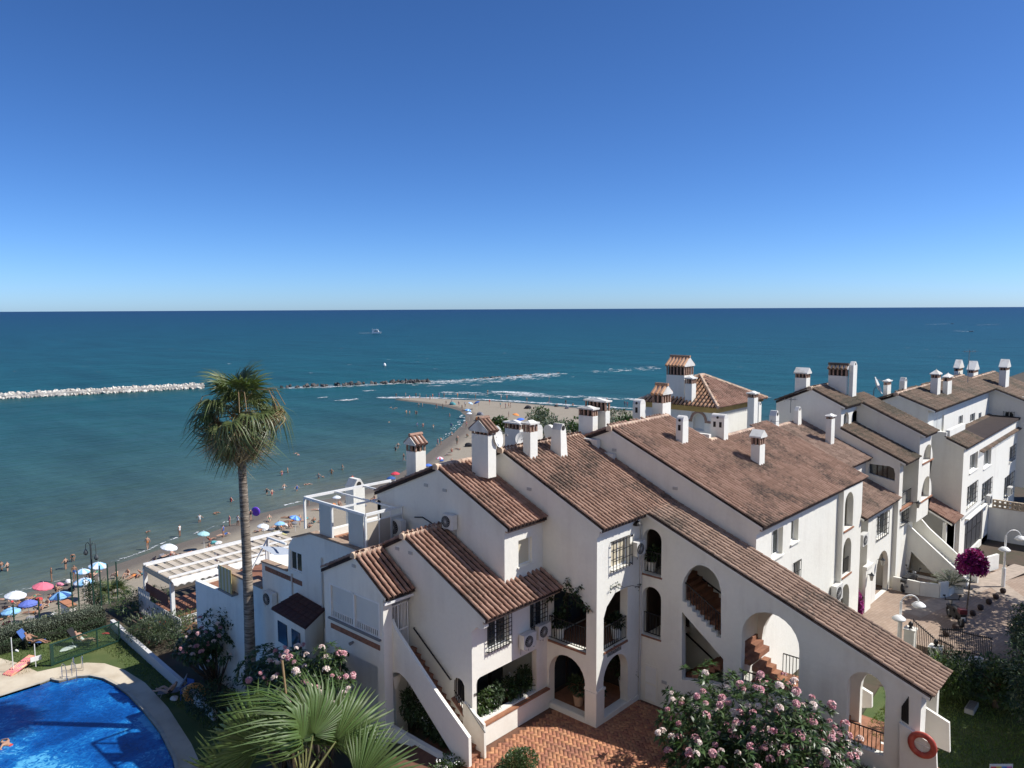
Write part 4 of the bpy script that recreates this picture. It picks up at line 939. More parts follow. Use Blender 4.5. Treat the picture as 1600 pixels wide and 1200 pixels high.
for k, u in enumerate(uw): window(h6, 'y', y6u, u, grille=False, style='white' if k == 0 else 'glass', rec=.08)
for k, u in enumerate(lw): window(h6, 'y', Y6, u, grille=u[2] < 17.5, nbars=5, hbars=3, rec=.15, gd=.05)
q = MB(); q.box(gg[0], gg[1], Y6 + .12, Y6 + .16, PZ2, gg[3]); gd_ = q.build('garage_door', mat('charcoal_door', (0.045, 0.045, 0.05), .6), h6)
q = MB()
for i in range(1, 4): x = gg[0] + (gg[1] - gg[0]) * i / 4; q.box(x - .02, x + .02, Y6 + .10, Y6 + .119, PZ, gg[3])
q.box(gg[0], gg[1], Y6 + .095, Y6 + .118, PZ + 1.2, PZ + 1.26); q.build('door_rail', IRON, gd_)
q = MB(); q.box(gg[0] - .1, gg[1] + .1, Y6 - .22, Y6 - .002, gg[3] + .25, gg[3] + .33); q.build('canopy', WHITE2, h6)
q = MB(); q.box(X6g + .3, X7T - .5, Y6 - .05, Y6 - .002, 15.9, 16.03); q.build('string_course', LGREY, h6)
roof(h6, ap6[0], ap6[1], s6, [(X6g - .08, X7 - .01, ap6[0], ev6[0])], TILE_FAR, .27)
roof(h6, ap6[0], ap6[1], .4, [(X6g - .08, X7 - .01, ap6[0], ap6[0] + 4)], TILE_FAR, .27, dirn=1, ridge=False, name='rear_roof')
roof(h6, lt6[0], lt6[1], s6l, [(X6g - .08, X6g + 4.2, lt6[0], lb6[0]), (X6g + 4.21, X7 - .01, y6u - .05, lb6[0])], TILE_FAR, .27, ridge=False, name='lower_roof')
er = H(1503, 806, 'x', X6g); s_ = .5
roof(h6, er.y + 2.2, er.z + 1.1, s_, [(X6 + .05, X6g - .01, er.y + 2.2, er.y)], TILE_RED, .24, ridge=False, name='garage_roof')
w = MB(); w.panel('y', er.y + .3, er.y + .5, [(X6 + .05, PZ2), (X6g - .01, PZ2), (X6g - .01, er.z + .0), (X6 + .05, er.z + .0)], [rect(X6 + .25, X6g - .3, pr('y', er.y + .3, 1460, 828, 1494, 868)[2], pr('y', er.y + .3, 1460, 828, 1494, 868)[3])]); w.build('garage_wall', WHITE, h6)
lg = (X6 + .25, X6g - .3) + pr('y', er.y + .3, 1460, 828, 1494, 868)[2:]
q = MB(); nx_, nz_ = 6, 10
for i in range(nx_):
    for j in range(nz_):
        x, z = lg[0] + (lg[1]-lg[0])*(i+.5)/nx_, lg[2] + (lg[3]-lg[2])*(j+.5)/nz_; dx, dz = (lg[1]-lg[0])/nx_/2*.94, (lg[3]-lg[2])/nz_/2*.9
        q.panel('y', er.y + .36, er.y + .46, rect(x-dx, x+dx, z-dz, z+dz), [rect(x-dx*.6, x+dx*.6, z-dz*.5, z+dz*.5)])
lat = q.build('lattice_block', mat('sand_block', (0.50, 0.43, 0.31), .9, .3, 5), h6, kind='stuff')
for (b_, yt_, xl_, xr_, sty) in (((1386, 620), 602, 1380, 1392, 'slab'), ((1413, 612), 596, 1405, 1417, 'plain'), ((1465, 601), 591, 1454, 1470, 'pyr')):
    chim(h6, ('x', X6g + .6 + (b_[0] - 1386) * .05), b_, yt_, xl_, xr_, sty, vent=.22, down=1.6, ridge='y')
chim(h6, ('p', (X6g, ap6[0], ap6[1] + .1), (0, -s6, 1)), (1480, 617), 596, 1473, 1487, 'pyr', vent=.25)
h7 = thing('white_house', 'farthest white house at the right edge with one dark arched window', 'house', (X7, Y6, PZ), 'white terraced houses')
ap7 = yz(1516, 592.5, X7); rr7 = yz(1600, 626, X7); s7 = (ap7[1] - rr7[1]) / (ap7[0] - rr7[0]); ye7 = rr7[0] - 2.5
aw7 = pr('x', X7, 1569, 643, 1583, 663)
w = MB(); w.panel('x', X7, X7 + .25, [(ye7, 15), (ap7[0] + 4, 15), (ap7[0] + 4, ap7[1] - 1.6), (ap7[0], ap7[1] - .14), (ye7, ap7[1] - s7 * (ap7[0] - ye7) - .14)], [arch(aw7[0], aw7[1], aw7[2], aw7[3])])
w.box(X7 + .3, X7 + 9, ye7, ye7 + .25, PZ, ap7[1] - s7 * (ap7[0] - ye7) - .2); w.box(X7 + .6, X7 + .8, Y6 - 2, Y6 + 3, 17, 22)
w.build('wall', WHITE, h7)
window(h7, 'x', X7, aw7, grille=True, rec=.15)
roof(h7, ap7[0], ap7[1], s7, [(X7 - .08, X7 + 9, ap7[0], ye7 - .3)], TILE_FAR, .27)
roof(h7, ap7[0], ap7[1], .4, [(X7 - .08, X7 + 9, ap7[0], ap7[0] + 4)], TILE_FAR, .27, dirn=1, ridge=False, name='rear_roof')
chim(h7, ('x', X7 + 2.0), (1571, 600), 579, 1561, 1577, 'gable', vent=.22, ridge='y', down=1.2)
for (b_, yt_, xl_, xr_) in (((1496.5, 600), 580, 1490, 1504), ((1520.6, 597), 583, 1511, 1528)): chim(h7, ('x', X7 + 1.6), b_, yt_, xl_, xr_, 'gable', vent=.22, down=1.6, ridge='y')
tw = thing('terrace_wall', 'pale plaza terrace wall topped by pierced sand blocks at the right edge', 'wall', (X7T, Y6 - 3, PZ))
tz = H(1556, 794, 'x', X7T - .4).z
q = MB(); q.box(X7T - .4, X7T - .15, Y6 - 9, Y6 - .02, PZ2, tz); q.build('wall', WHITE2, tw)
q = MB()
for i in range(30):
    for j in range(2):
        y = Y6 - .2 - i * .3; z = tz + .02 + j * .29
        q.panel('x', X7T - .38, X7T - .2, rect(y - .28, y, z, z + .27), [rect(y - .21, y - .07, z + .07, z + .2)])
q.build('pierced_block', mat('sand_block2', (0.52, 0.42, 0.30), .9, .3, 5), tw, kind='stuff')
# ------------------------------------------------------------------ air conditioners
p = H(819, 1008, 'y', Y1); ac_unit('white air conditioner on the porch wall, left of the pair under the grilled windows', (p.x, Y1, p.z), 'y', .72, .55)
p = H(842, 993, 'y', Y1); ac_unit('white air conditioner on the porch wall, right of the pair under the grilled windows', (p.x, Y1, p.z), 'y', .72, .55)
p = H(988, 866, 'y', Y2); ac_unit('white air conditioner in the inner corner beside the upper stair arch and grilled window', (XW - .45, Y2, p.z), 'y', .6, .55)
p = H(928, 705, 'x', X3); ac_unit('white air conditioner with dark fan on the gable, upper of two under the broad roof', (X3, p.y, p.z), 'x', .80, .6)
p = H(952, 727, 'x', X3); ac_unit('white air conditioner on the gable, lower of two under the broad roof', (X3, p.y, p.z), 'x', .80, .6)
p = H(708, 824, 'x', X1U); ac_unit('white air conditioner on the gable wall with a black cable running to it', (X1U, p.y, p.z), 'x', .62, .58)
p = H(1301, 935, 'y', Y3); ac_unit('air conditioner on the bright sunlit street wall beside a pilaster', (p.x, Y3, p.z), 'y', .85, .75)
p = H(1341, 858, 'y', YB); ac_unit('air conditioner in the narrow alley beside the arched stair tower', (XBL - .5, YB + .25, p.z), 'y', .8, .6)
p = H(1540, 786, 'y', Y6); ac_unit('air conditioner below the right grilled window of the garage house', (p.x, Y6, p.z), 'y', .75, .6)
p = H(1573, 772, 'y', Y6); ac_unit('air conditioner on the shaded far house wall at the right edge', (p.x, Y6, p.z), 'y', .75, .6)
# ================================================================== the setting: sea, beach, ground, plaza, pool
nr = np.random.default_rng(11)
def flat(name, poly, z, m, kind='structure', thick=0.0, z0=None):
    mb = MB()
    if z0 is None:
        tri = tessellate_polygon([[Vector((p[0], p[1], 0)) for p in poly]])
        mb.add([(p[0], p[1], z) for p in poly], [tuple(t) for t in tri])
    else: mb.prism(poly, 'z', z0, z)
    return mb.build(name, m, kind=kind)
# --- sea: colour follows the depth of the water, from sandy shallows to the deep
def sea_mat():
    m, nt, b, N, L = new_mat('sea_water')
    g = N.new('ShaderNodeNewGeometry'); sp = N.new('ShaderNodeSeparateXYZ'); L.new(g.outputs['Position'], sp.inputs[0])
    # metres off the shoreline (which runs along x at about y = 90, turning out at the spit)
    vd = N.new('ShaderNodeVectorMath'); vd.operation = 'DISTANCE'; vd.inputs[1].default_value = (60, 20, 0); L.new(g.outputs['Position'], vd.inputs[0]); ma = N.new('ShaderNodeMath'); ma.operation = 'ADD'; ma.inputs[1].default_value = -6.0; L.new(vd.outputs['Value'], ma.inputs[0])
    n0 = N.new('ShaderNodeTexNoise'); n0.inputs['Scale'].default_value = 0.012; n0.inputs['Detail'].default_value = 4; L.new(g.outputs['Position'], n0.inputs['Vector'])
    w0 = N.new('ShaderNodeMath'); w0.operation = 'MULTIPLY_ADD'; w0.inputs[1].default_value = 60; L.new(n0.outputs[0], w0.inputs[0]); L.new(ma.outputs[0], w0.inputs[2])
    lg = N.new('ShaderNodeMath'); lg.operation = 'SUBTRACT'; lg.inputs[1].default_value = 100; L.new(w0.outputs[0], lg.inputs[0])
    mx = N.new('ShaderNodeMath'); mx.operation = 'MAXIMUM'; mx.inputs[1].default_value = 1.0; L.new(lg.outputs[0], mx.inputs[0])
    lo = N.new('ShaderNodeMath'); lo.operation = 'LOGARITHM'; lo.inputs[1].default_value = 10; L.new(mx.outputs[0], lo.inputs[0])
    mr = N.new('ShaderNodeMapRange'); mr.inputs[1].default_value = 0.5; mr.inputs[2].default_value = 4.2; L.new(lo.outputs[0], mr.inputs[0])
    cr = N.new('ShaderNodeValToRGB'); E_ = cr.color_ramp.elements
    E_[0].position = 0; E_[0].color = (0.115, 0.120, 0.095, 1)
    E_[1].position = 1; E_[1].color = (0.004, 0.026, 0.066, 1)
    for p_, c_ in ((0.16, (0.064, 0.098, 0.088)), (0.32, (0.032, 0.080, 0.078)), (0.48, (0.009, 0.070, 0.078)), (0.66, (0.005, 0.052, 0.070)), (0.82, (0.004, 0.037, 0.068))):
        k = E_.new(p_); k.color = rgb(c_)
    L.new(mr.outputs[0], cr.inputs[0])
    # wind streaks and small ripples, their light and dark put into the colour
    mpr = N.new('ShaderNodeMapping'); mpr.inputs['Scale'].default_value = (.22, .9, 1); mpr.inputs['Rotation'].default_value = (0, 0, R(8)); L.new(g.outputs['Position'], mpr.inputs[0])
    nr1 = N.new('ShaderNodeTexNoise'); nr1.inputs['Scale'].default_value = .9; nr1.inputs['Detail'].default_value = 5; nr1.inputs['Roughness'].default_value = .7; L.new(mpr.outputs[0], nr1.inputs['Vector'])
    rmr = N.new('ShaderNodeMapRange'); rmr.inputs[1].default_value = .3; rmr.inputs[2].default_value = .7; rmr.inputs[3].default_value = .82; rmr.inputs[4].default_value = 1.2; L.new(nr1.outputs[0], rmr.inputs[0])
    rml = N.new('ShaderNodeMix'); rml.data_type = 'RGBA'; rml.blend_type = 'MULTIPLY'; rml.inputs[0].default_value = 1; L.new(rmr.outputs[0], rml.inputs[7])
    mp = N.new('ShaderNodeMapping'); mp.inputs['Scale'].default_value = (0.05, 0.012, 1); mp.inputs['Rotation'].default_value = (0, 0, R(42)); L.new(g.outputs['Position'], mp.inputs[0])
    n1 = N.new('ShaderNodeTexNoise'); n1.inputs['Scale'].default_value = 1.0; n1.inputs['Detail'].default_value = 8; n1.inputs['Roughness'].default_value = .7; L.new(mp.outputs[0], n1.inputs['Vector'])
    hs = N.new('ShaderNodeHueSaturation'); mv = N.new('ShaderNodeMapRange'); mv.inputs[1].default_value = .3; mv.inputs[2].default_value = .7; mv.inputs[3].default_value = .66; mv.inputs[4].default_value = 1.34
    L.new(n1.outputs[0], mv.inputs[0]); L.new(mv.outputs[0], hs.inputs['Value']); L.new(cr.outputs[0], rml.inputs[6]); L.new(rml.outputs[2], hs.inputs['Color']); L.new(hs.outputs[0], b.inputs['Base Color'])
    b.inputs['Roughness'].default_value = 0.35; b.inputs['Specular IOR Level'].default_value = 0.035
    mp2 = N.new('ShaderNodeMapping'); mp2.inputs['Scale'].default_value = (.35, .9, 1); mp2.inputs['Rotation'].default_value = (0, 0, R(-20)); L.new(g.outputs['Position'], mp2.inputs[0])
    n2 = N.new('ShaderNodeTexNoise'); n2.inputs['Scale'].default_value = 1.0; n2.inputs['Detail'].default_value = 5; L.new(mp2.outputs[0], n2.inputs['Vector'])
    n3 = N.new('ShaderNodeTexNoise'); n3.inputs['Scale'].default_value = 0.09; n3.inputs['Detail'].default_value = 6; L.new(mp2.outputs[0], n3.inputs['Vector'])
    ad = N.new('ShaderNodeMath'); ad.operation = 'MULTIPLY_ADD'; ad.inputs[1].default_value = 4; L.new(n3.outputs[0], ad.inputs[0]); L.new(n2.outputs[0], ad.inputs[2])
    bp = N.new('ShaderNodeBump'); bp.inputs['Strength'].default_value = .55; bp.inputs['Distance'].default_value = .5; L.new(ad.outputs[0], bp.inputs['Height']); L.new(bp.outputs[0], b.inputs['Normal'])
    return m
SEAM = sea_mat()
flat('sea', [(-40000, -40000), (60000, -40000), (60000, 60000), (-40000, 60000)], SEA, SEAM)
# --- beach
shore = [(-60, 960), (0, 930), (50, 919), (100, 905), (150, 887), (200, 870), (250, 853), (300, 838), (350, 818), (400, 800), (440, 791), (480, 783), (520, 775), (560, 765), (600, 747), (640, 725), (662, 706), (682, 690), (702, 676), (715, 665), (722, 657), (724, 650), (716, 642), (700, 637), (672, 631.5), (640, 627.5), (618, 624.5), (640, 622.5), (670, 622.5), (700, 623.5), (750, 625.5), (800, 628), (850, 632), (900, 636), (950, 638.5), (1000, 641), (1060, 645), (1150, 652), (1300, 668)]
SH = [H(x, y, 'z', 0.0) for x, y in shore]; SH = [Vector((p.x, p.y)) for p in SH]
SH = [Vector((-60, 92))] + SH + [Vector((420, -60))]
def offset(P, d):
    out = []
    for i in range(len(P)):
        t = (P[min(i+1, len(P)-1)] - P[max(i-1, 0)]).normalized(); n_ = Vector((t.y, -t.x)); out.append(P[i] + n_ * d)
    return out
tipi = 27
def dsc(i): return min(1.0, .12 + abs(i - tipi) * .11)
o1 = [p + (q - p) * dsc(i) for i, (p, q) in enumerate(zip(SH, offset(SH, 3.0)))]
o2 = [p + (q - p) * dsc(i) for i, (p, q) in enumerate(zip(SH, offset(SH, 6.5)))]
inner = o2 + [Vector((420, -100)), Vector((60, 30)), Vector((-60, 56))]
bm_ = MB(); k = len(SH)
V = [(p.x, p.y, -0.12) for p in offset(SH, -1.0)] + [(p.x, p.y, .10) for p in o1] + [(p.x, p.y, .34) for p in o2] + [(p.x, p.y, .9) for p in inner[k:]]
fs_ = [(i, i+1, k+i+1, k+i) for i in range(k-1)] + [(k+i, k+i+1, 2*k+i+1, 2*k+i) for i in range(k-1)]
tri = tessellate_polygon([[Vector((p.x, p.y, 0)) for p in inner]]); fs_ += [tuple(2*k + i for i in t) for t in tri]
bm_.add(V, fs_)
def sand_mat():
    m, nt, b, N, L = new_mat('beach_sand'); b.inputs['Roughness'].default_value = .9; b.inputs['Specular IOR Level'].default_value = .2
    g = N.new('ShaderNodeNewGeometry'); sp = N.new('ShaderNodeSeparateXYZ'); L.new(g.outputs['Position'], sp.inputs[0])
    n1 = N.new('ShaderNodeTexNoise'); n1.inputs['Scale'].default_value = .35; n1.inputs['Detail'].default_value = 9; n1.inputs['Roughness'].default_value = .7; L.new(g.outputs['Position'], n1.inputs['Vector'])
    ma = N.new('ShaderNodeMath'); ma.operation = 'MULTIPLY_ADD'; ma.inputs[1].default_value = .16; L.new(n1.outputs[0], ma.inputs[0]); L.new(sp.outputs[2], ma.inputs[2])
    mr = N.new('ShaderNodeMapRange'); mr.inputs[1].default_value = .20; mr.inputs[2].default_value = .42; L.new(ma.outputs[0], mr.inputs[0])
    n2 = N.new('ShaderNodeTexNoise'); n2.inputs['Scale'].default_value = 1.6; n2.inputs['Detail'].default_value = 8; n2.inputs['Roughness'].default_value = .75; L.new(g.outputs['Position'], n2.inputs['Vector'])
    d = N.new('ShaderNodeMix'); d.data_type = 'RGBA'; d.inputs[6].default_value = (.345, .30, .235, 1); d.inputs[7].default_value = (.25, .215, .165, 1); L.new(n2.outputs[0], d.inputs[0])
    mx = N.new('ShaderNodeMix'); mx.data_type = 'RGBA'; mx.inputs[6].default_value = (.145, .125, .105, 1); L.new(mr.outputs[0], mx.inputs[0]); L.new(d.outputs[2], mx.inputs[7]); L.new(mx.outputs[2], b.inputs['Base Color'])
    bp = N.new('ShaderNodeBump'); bp.inputs['Strength'].default_value = .7; bp.inputs['Distance'].default_value = .12; L.new(n2.outputs[0], bp.inputs['Height']); L.new(bp.outputs[0], b.inputs['Normal'])
    return m
bm_.build('beach', sand_mat(), kind='structure')
# --- foam: thin broken sheets lying on the water
FOAM = mat('foam', (.78, .80, .80), .8)
_n, _l = FOAM.node_tree.nodes, FOAM.node_tree.links; _t = _n.new('ShaderNodeBsdfTransparent'); _m = _n.new('ShaderNodeMixShader'); _z = _n.new('ShaderNodeTexNoise'); _z.inputs['Scale'].default_value = .9; _z.inputs['Detail'].default_value = 7; _z.inputs['Roughness'].default_value = .72
_g = _n.new('ShaderNodeNewGeometry'); _r = _n.new('ShaderNodeMapRange'); _r.inputs[1].default_value = .42; _r.inputs[2].default_value = .62; _l.new(_g.outputs['Position'], _z.inputs['Vector']); _l.new(_z.outputs[0], _r.inputs[0]); _l.new(_r.outputs[0], _m.inputs[0]); _l.new(_t.outputs[0], _m.inputs[1]); _l.new(_n['Principled BSDF'].outputs[0], _m.inputs[2]); _l.new(_m.outputs[0], _n['Material Output'].inputs[0])
def foam(name, bands):
    V, Fc = [], []
    for (pts, wid, n, size, z) in bands:
        P = [H(x, y, 'z', 0.0) for x, y in pts]; L_ = [(P[i+1] - P[i]).length for i in range(len(P)-1)]; T = sum(L_)
        for _ in range(n):
            t = nr.random() * T; i = 0
            while i < len(L_) - 1 and t > L_[i]: t -= L_[i]; i += 1
            d = (P[i+1] - P[i]).normalized(); c = P[i] + d * t; nn = Vector((-d.y, d.x, 0)); c = c + nn * nr.normal() * wid
            s = size * (0.35 + nr.random() ** 2 * 1.6); b0 = len(V); m = 8; a0 = nr.random() * 6
            for j in range(m):
                a = 2 * math.pi * j / m; r = s * (.6 + .7 * nr.random()); q = c + d * math.cos(a) * r * 2.0 + nn * math.sin(a) * r * .55
                V.append((q.x, q.y, z + nr.random() * .03))
            Fc.append(list(range(b0, b0 + m)))
    o = link(name, np_mesh(name, V, np.array(Fc), FOAM)); o['kind'] = 'stuff'; return o
foam('breaking_surf', [
    ([(445, 607), (520, 604), (600, 600), (700, 596), (760, 592), (830, 588), (880, 583)], 2.4, 420, .8, .08),
    ([(640, 600), (700, 598), (780, 595), (860, 586)], 5.0, 200, .8, .07),
    ([(920, 582), (980, 579), (1035, 574)], 4.5, 80, .8, .07),
    ([(690, 613), (740, 615), (830, 618), (900, 621)], 2.2, 130, .7, .1),
    ([(770, 612), (830, 614)], 1.2, 60, .9, .1), ([(790, 613), (850, 617)], 1.5, 60, .8, .1), ([(900, 620), (960, 623), (1010, 626)], 1.6, 60, .7, .1),
    ([(594, 622), (650, 621)], .9, 90, .7, .1), ([(533, 626), (560, 624)], .8, 40, .6, .1), ([(500, 622), (512, 621)], .5, 12, .5, .1), ([(570, 611), (585, 610)], .6, 12, .5, .1),
    ([(1060, 622), (1120, 620), (1200, 622)], 3.0, 60, .8, .1)])
foam('shore_foam', [
    ([(640, 621.5), (700, 622.8), (750, 624.5), (800, 627), (850, 630.5), (900, 634.5), (950, 637), (1000, 639.5)], .7, 420, .55, .12),
    ([(195, 873), (215, 866), (235, 858), (262, 846), (276, 841)], .10, 90, .10, .07), ([(446, 790), (470, 784)], .12, 40, .12, .07), ([(0, 931), (60, 917), (120, 899), (195, 872)], .2, 60, .10, .07),
    ([(686, 689), (704, 675), (716, 664)], .7, 34, .2, .08), ([(716, 664), (722, 655), (721, 648)], .5, 30, .3, .08), ([(300, 836), (400, 800)], .2, 40, .10, .07)])
caps = []
for _ in range(95):
    x = nr.random() * 1600; y = 489 + (nr.random() ** 1.5) * 100
    if x < 330 and y > 585: continue
    caps.append(([(x, y), (x + 4 + nr.random() * 5, y + .05)], .4, 2, .35 + (590 - y) * .004, .25))
caps += [([(x0, y0), (x1, y1)], .8, 60, 1.1, .3) for x0, y0, x1, y1 in ((1448, 507.5, 1486, 506), (1493, 517.5, 1516, 518.3), (1528, 508, 1562, 507), (562, 521, 581, 520.5))]
foam('whitecaps', caps)
# --- the ground under everything
def gz(x, y):
    if x < 17.0: z = 12.9 if y < 19 else 12.9 - 4.3 * min(1, (y - 19) / 12)
    else: z = 12.9 if y < 21 else 12.9 - 3.8 * min(1, (y - 21) / 14)
    ed = 55.0 - max(0, min(12, (x - 34) * 1.0)); 
    if y > ed: z = z + (-.6 - z) * min(1, (y - ed) / 5.5)
    return z
gx = np.concatenate([np.linspace(-120, 8, 17), np.linspace(9, 36, 46), np.linspace(38, 460, 40)]); gy = np.concatenate([np.linspace(-220, 15, 24), np.linspace(16, 62, 70)])
V = [(x, y, gz(x, y)) for y in gy for x in gx]; n_ = len(gx)
Fc = [(j*n_+i, j*n_+i+1, (j+1)*n_+i+1, (j+1)*n_+i) for j in range(len(gy)-1) for i in range(n_-1)]
SOIL = mat('garden_soil', (.085, .06, .042), .95, c2=(.05, .055, .03), vscale=.9, bump=.6, bscale=6)
o = link('ground', np_mesh('ground', V, np.array(Fc), SOIL)); o['kind'] = 'structure'
# --- courtyard with herringbone bricks
flat('courtyard', [(12.5, -25), (27.85, -25), (27.85, 3), (27.85, 17), (23, 20.9), (12.5, 20.9)], 12.985, mat('courtyard_bed', (.16, .075, .045), .95, .3, 5), z0=12.4)
BR = mat('paving_brick', (.44, .195, .105), .85, c2=(.33, .15, .09), vscale=1.4, island=.20, bump=.25, bscale=20)
BV = []; BF = []
def brick(cx, cy, a, L_=.27, W_=.125, z=12.985):
    ca, sa = math.cos(a), math.sin(a); b0 = len(BV); h = .018 + nr.random() * .006
    for (u, v) in ((-L_/2, -W_/2), (L_/2, -W_/2), (L_/2, W_/2), (-L_/2, W_/2)): BV.append((cx + u*ca - v*sa, cy + u*sa + v*ca, z + h))
    for (u, v) in ((-L_/2, -W_/2), (L_/2, -W_/2), (L_/2, W_/2), (-L_/2, W_/2)): BV.append((cx + u*ca*1.02 - v*sa*1.02, cy + u*sa*1.02 + v*ca*1.02, z + .001))
    BF.extend([(b0, b0+1, b0+2, b0+3)] + [(b0+4+i, b0+4+(i+1) % 4, b0+(i+1) % 4, b0+i) for i in range(4)])
B_ = .138
rot = R(45)
for i in range(-80, 80):                       # herringbone laid at 45 degrees to the houses
    for j in range(-80, 80):
        k = (i - j) % 4
        if k == 0: u, v, a = (i + 1) * B_, (j + .5) * B_, 0.0
        elif k == 2: u, v, a = (i + .5) * B_, (j + 0.0) * B_, math.pi / 2
        else: continue
        x, y = 20.6 + u * math.cos(rot) - v * math.sin(rot), 14.5 + u * math.sin(rot) + v * math.cos(rot)
        if 13.5 < x < XW - .1 and 8.0 < y < 18.6: brick(x, y, rot + a, .265, .128)
o = link('courtyard_bricks', np_mesh('courtyard_bricks', BV, np.array(BF), BR)); o['kind'] = 'stuff'
# --- plaza
def plaza_mat():
    m, nt, b, N, L = new_mat('plaza_paving'); b.inputs['Roughness'].default_value = .85
    g = N.new('ShaderNodeNewGeometry'); mp = N.new('ShaderNodeMapping'); mp.inputs['Rotation'].default_value = (0, 0, R(8)); L.new(g.outputs['Position'], mp.inputs[0])
    bt = N.new('ShaderNodeTexBrick'); bt.inputs['Scale'].default_value = 1.6; bt.inputs['Color1'].default_value = (.36, .27, .205, 1); bt.inputs['Color2'].default_value = (.31, .225, .165, 1); bt.inputs['Mortar'].default_value = (.22, .16, .125, 1); bt.inputs['Mortar Size'].default_value = .012
    L.new(mp.outputs[0], bt.inputs['Vector'])
    n1 = N.new('ShaderNodeTexNoise'); n1.inputs['Scale'].default_value = .5; n1.inputs['Detail'].default_value = 8; L.new(g.outputs['Position'], n1.inputs['Vector'])
    hs = N.new('ShaderNodeHueSaturation'); mv = N.new('ShaderNodeMapRange'); mv.inputs[3].default_value = .72; mv.inputs[4].default_value = 1.25; L.new(n1.outputs[0], mv.inputs[0]); L.new(mv.outputs[0], hs.inputs['Value']); L.new(bt.outputs[0], hs.inputs['Color']); L.new(hs.outputs[0], b.inputs['Base Color'])
    return m
PM = plaza_mat(); flat('plaza', [(38.2, 7.0), (44, 2), (51, -6.75), (51, 24), (38.2, 24)], PZ, PM, z0=12.5)
mb = MB(); mb.add([(51, -40, PZ), (51, 24, PZ), (58.5, 24, 12.6), (58.5, -40, 12.6), (130, 24, 12.6), (130, -40, 12.6)], [(0, 3, 2, 1), (3, 5, 4, 2)]); mb.build('plaza_slope', PM, kind='structure')
flat('garden_path', [(28.02, 6.5), (30.6, 6.5), (30.6, 12.5), (28.02, 12.5)], 12.99, TERRA)
STRIP = mat('pale_paving_strip', (.42, .34, .27), .85, .25, 3, bump=.3)
for a_, b_ in (((1422, 960), (1600, 885)), ((1546, 905), (1600, 945))):
    pa_, pb_ = H(a_[0], a_[1], 'z', PZ), H(b_[0], b_[1], 'z', PZ); d = (pb_ - pa_).normalized(); n_ = Vector((-d.y, d.x, 0)) * .55
    flat('paving_strip', [(q.x, q.y) for q in (pa_ - n_, pb_ - n_, pb_ + n_, pa_ + n_)], PZ + .006 + .003 * (a_[0] > 1500), STRIP)
# --- lawns
LAWN = mat('lawn', (.060, .095, .022), .9, c2=(.10, .12, .035), vscale=.7, bump=.8, bscale=25)
pool = [(-6, 45.65), (12.0, 45.65), (12.55, 45.75), (12.75, 45.2), (13.6, 45.0), (14.1, 44.62), (14.5, 43.7), (14.68, 42.4), (14.72, 40.9), (14.6, 38.8), (14.3, 36.0), (13.75, 33.35), (12.8, 30.5), (11, 27), (8, 24), (-6, 24)]
deck = [(-6, 50.5), (11.3, 51.2), (12.0, 49.2), (12.35, 47.3), (13.4, 47.0), (14.6, 46.45), (15.25, 45.6), (15.7, 43.9), (15.85, 41.5), (15.55, 38.0), (14.85, 33.9), (13.8, 29.6), (11, 24.5), (8, 22), (-6, 22)]
mb = MB(); mb.panel('z', 8.3, POOLZ - .03, [(-8, 54.5), (18.2, 54.5), (17.6, 44), (17.1, 34), (16.6, 29.5), (13.5, 24.5), (8, 21.6), (-8, 21.6)], [pool]); mb.build('lawn', LAWN, kind='structure')
DECK = mat('pool_deck_stone', (.60, .52, .39), .85, c2=(.45, .37, .26), vscale=.8, bump=.4, bscale=9)
mb = MB(); mb.panel('z', POOLZ - .25, POOLZ + .0, deck, [pool]); mb.build('pool_deck', DECK, kind='structure')
mb = MB(); mb.panel('z', POOLZ - .04, POOLZ + .035, [Vector((p[0], p[1])) for p in offset([Vector(p) for p in pool], -.16)], [pool]); mb.build('pool_coping', mat('coping_stone', (.50, .45, .36), .8, .2, 3), kind='structure')
def pool_mat():
    m, nt, b, N, L = new_mat('pool_water'); b.inputs['Roughness'].default_value = .06; b.inputs['Specular IOR Level'].default_value = .5
    g = N.new('ShaderNodeNewGeometry')
    n1 = N.new('ShaderNodeTexNoise'); n1.inputs['Scale'].default_value = .30; n1.inputs['Detail'].default_value = 5; n1.inputs['Distortion'].default_value = .8; L.new(g.outputs['Position'], n1.inputs['Vector'])
    v1 = N.new('ShaderNodeTexNoise'); v1.inputs['Scale'].default_value = 2.6; v1.inputs['Detail'].default_value = 6; v1.inputs['Distortion'].default_value = 2.2; v1.inputs['Roughness'].default_value = .62; L.new(g.outputs['Position'], v1.inputs['Vector'])
    ad = N.new('ShaderNodeMath'); ad.operation = 'MULTIPLY_ADD'; ad.inputs[1].default_value = .7; L.new(v1.outputs[0], ad.inputs[0]); L.new(n1.outputs[0], ad.inputs[2])
    cr = N.new('ShaderNodeValToRGB'); e = cr.color_ramp.elements; e[0].position = .62; e[0].color = (.003, .048, .21, 1); e[1].position = 1.12; e[1].color = (.10, .42, .68, 1)
    k = e.new(.78); k.color = (.005, .085, .33, 1); k = e.new(.92); k.color = (.012, .17, .47, 1); L.new(ad.outputs[0], cr.inputs[0]); L.new(cr.outputs[0], b.inputs['Base Color'])
    bp = N.new('ShaderNodeBump'); bp.inputs['Strength'].default_value = .35; bp.inputs['Distance'].default_value = .08; L.new(v1.outputs[0], bp.inputs['Height']); L.new(bp.outputs[0], b.inputs['Normal'])
    return m
flat('pool_water', pool, POOLZ - .10, pool_mat())
flat('garden_lawn', [(28.4, 9.2), (33.5, 9.6), (38.0, 6.8), (44, 1.8), (60, -25), (27.9, -25), (27.9, 5)], 12.97, LAWN, z0=12.4)
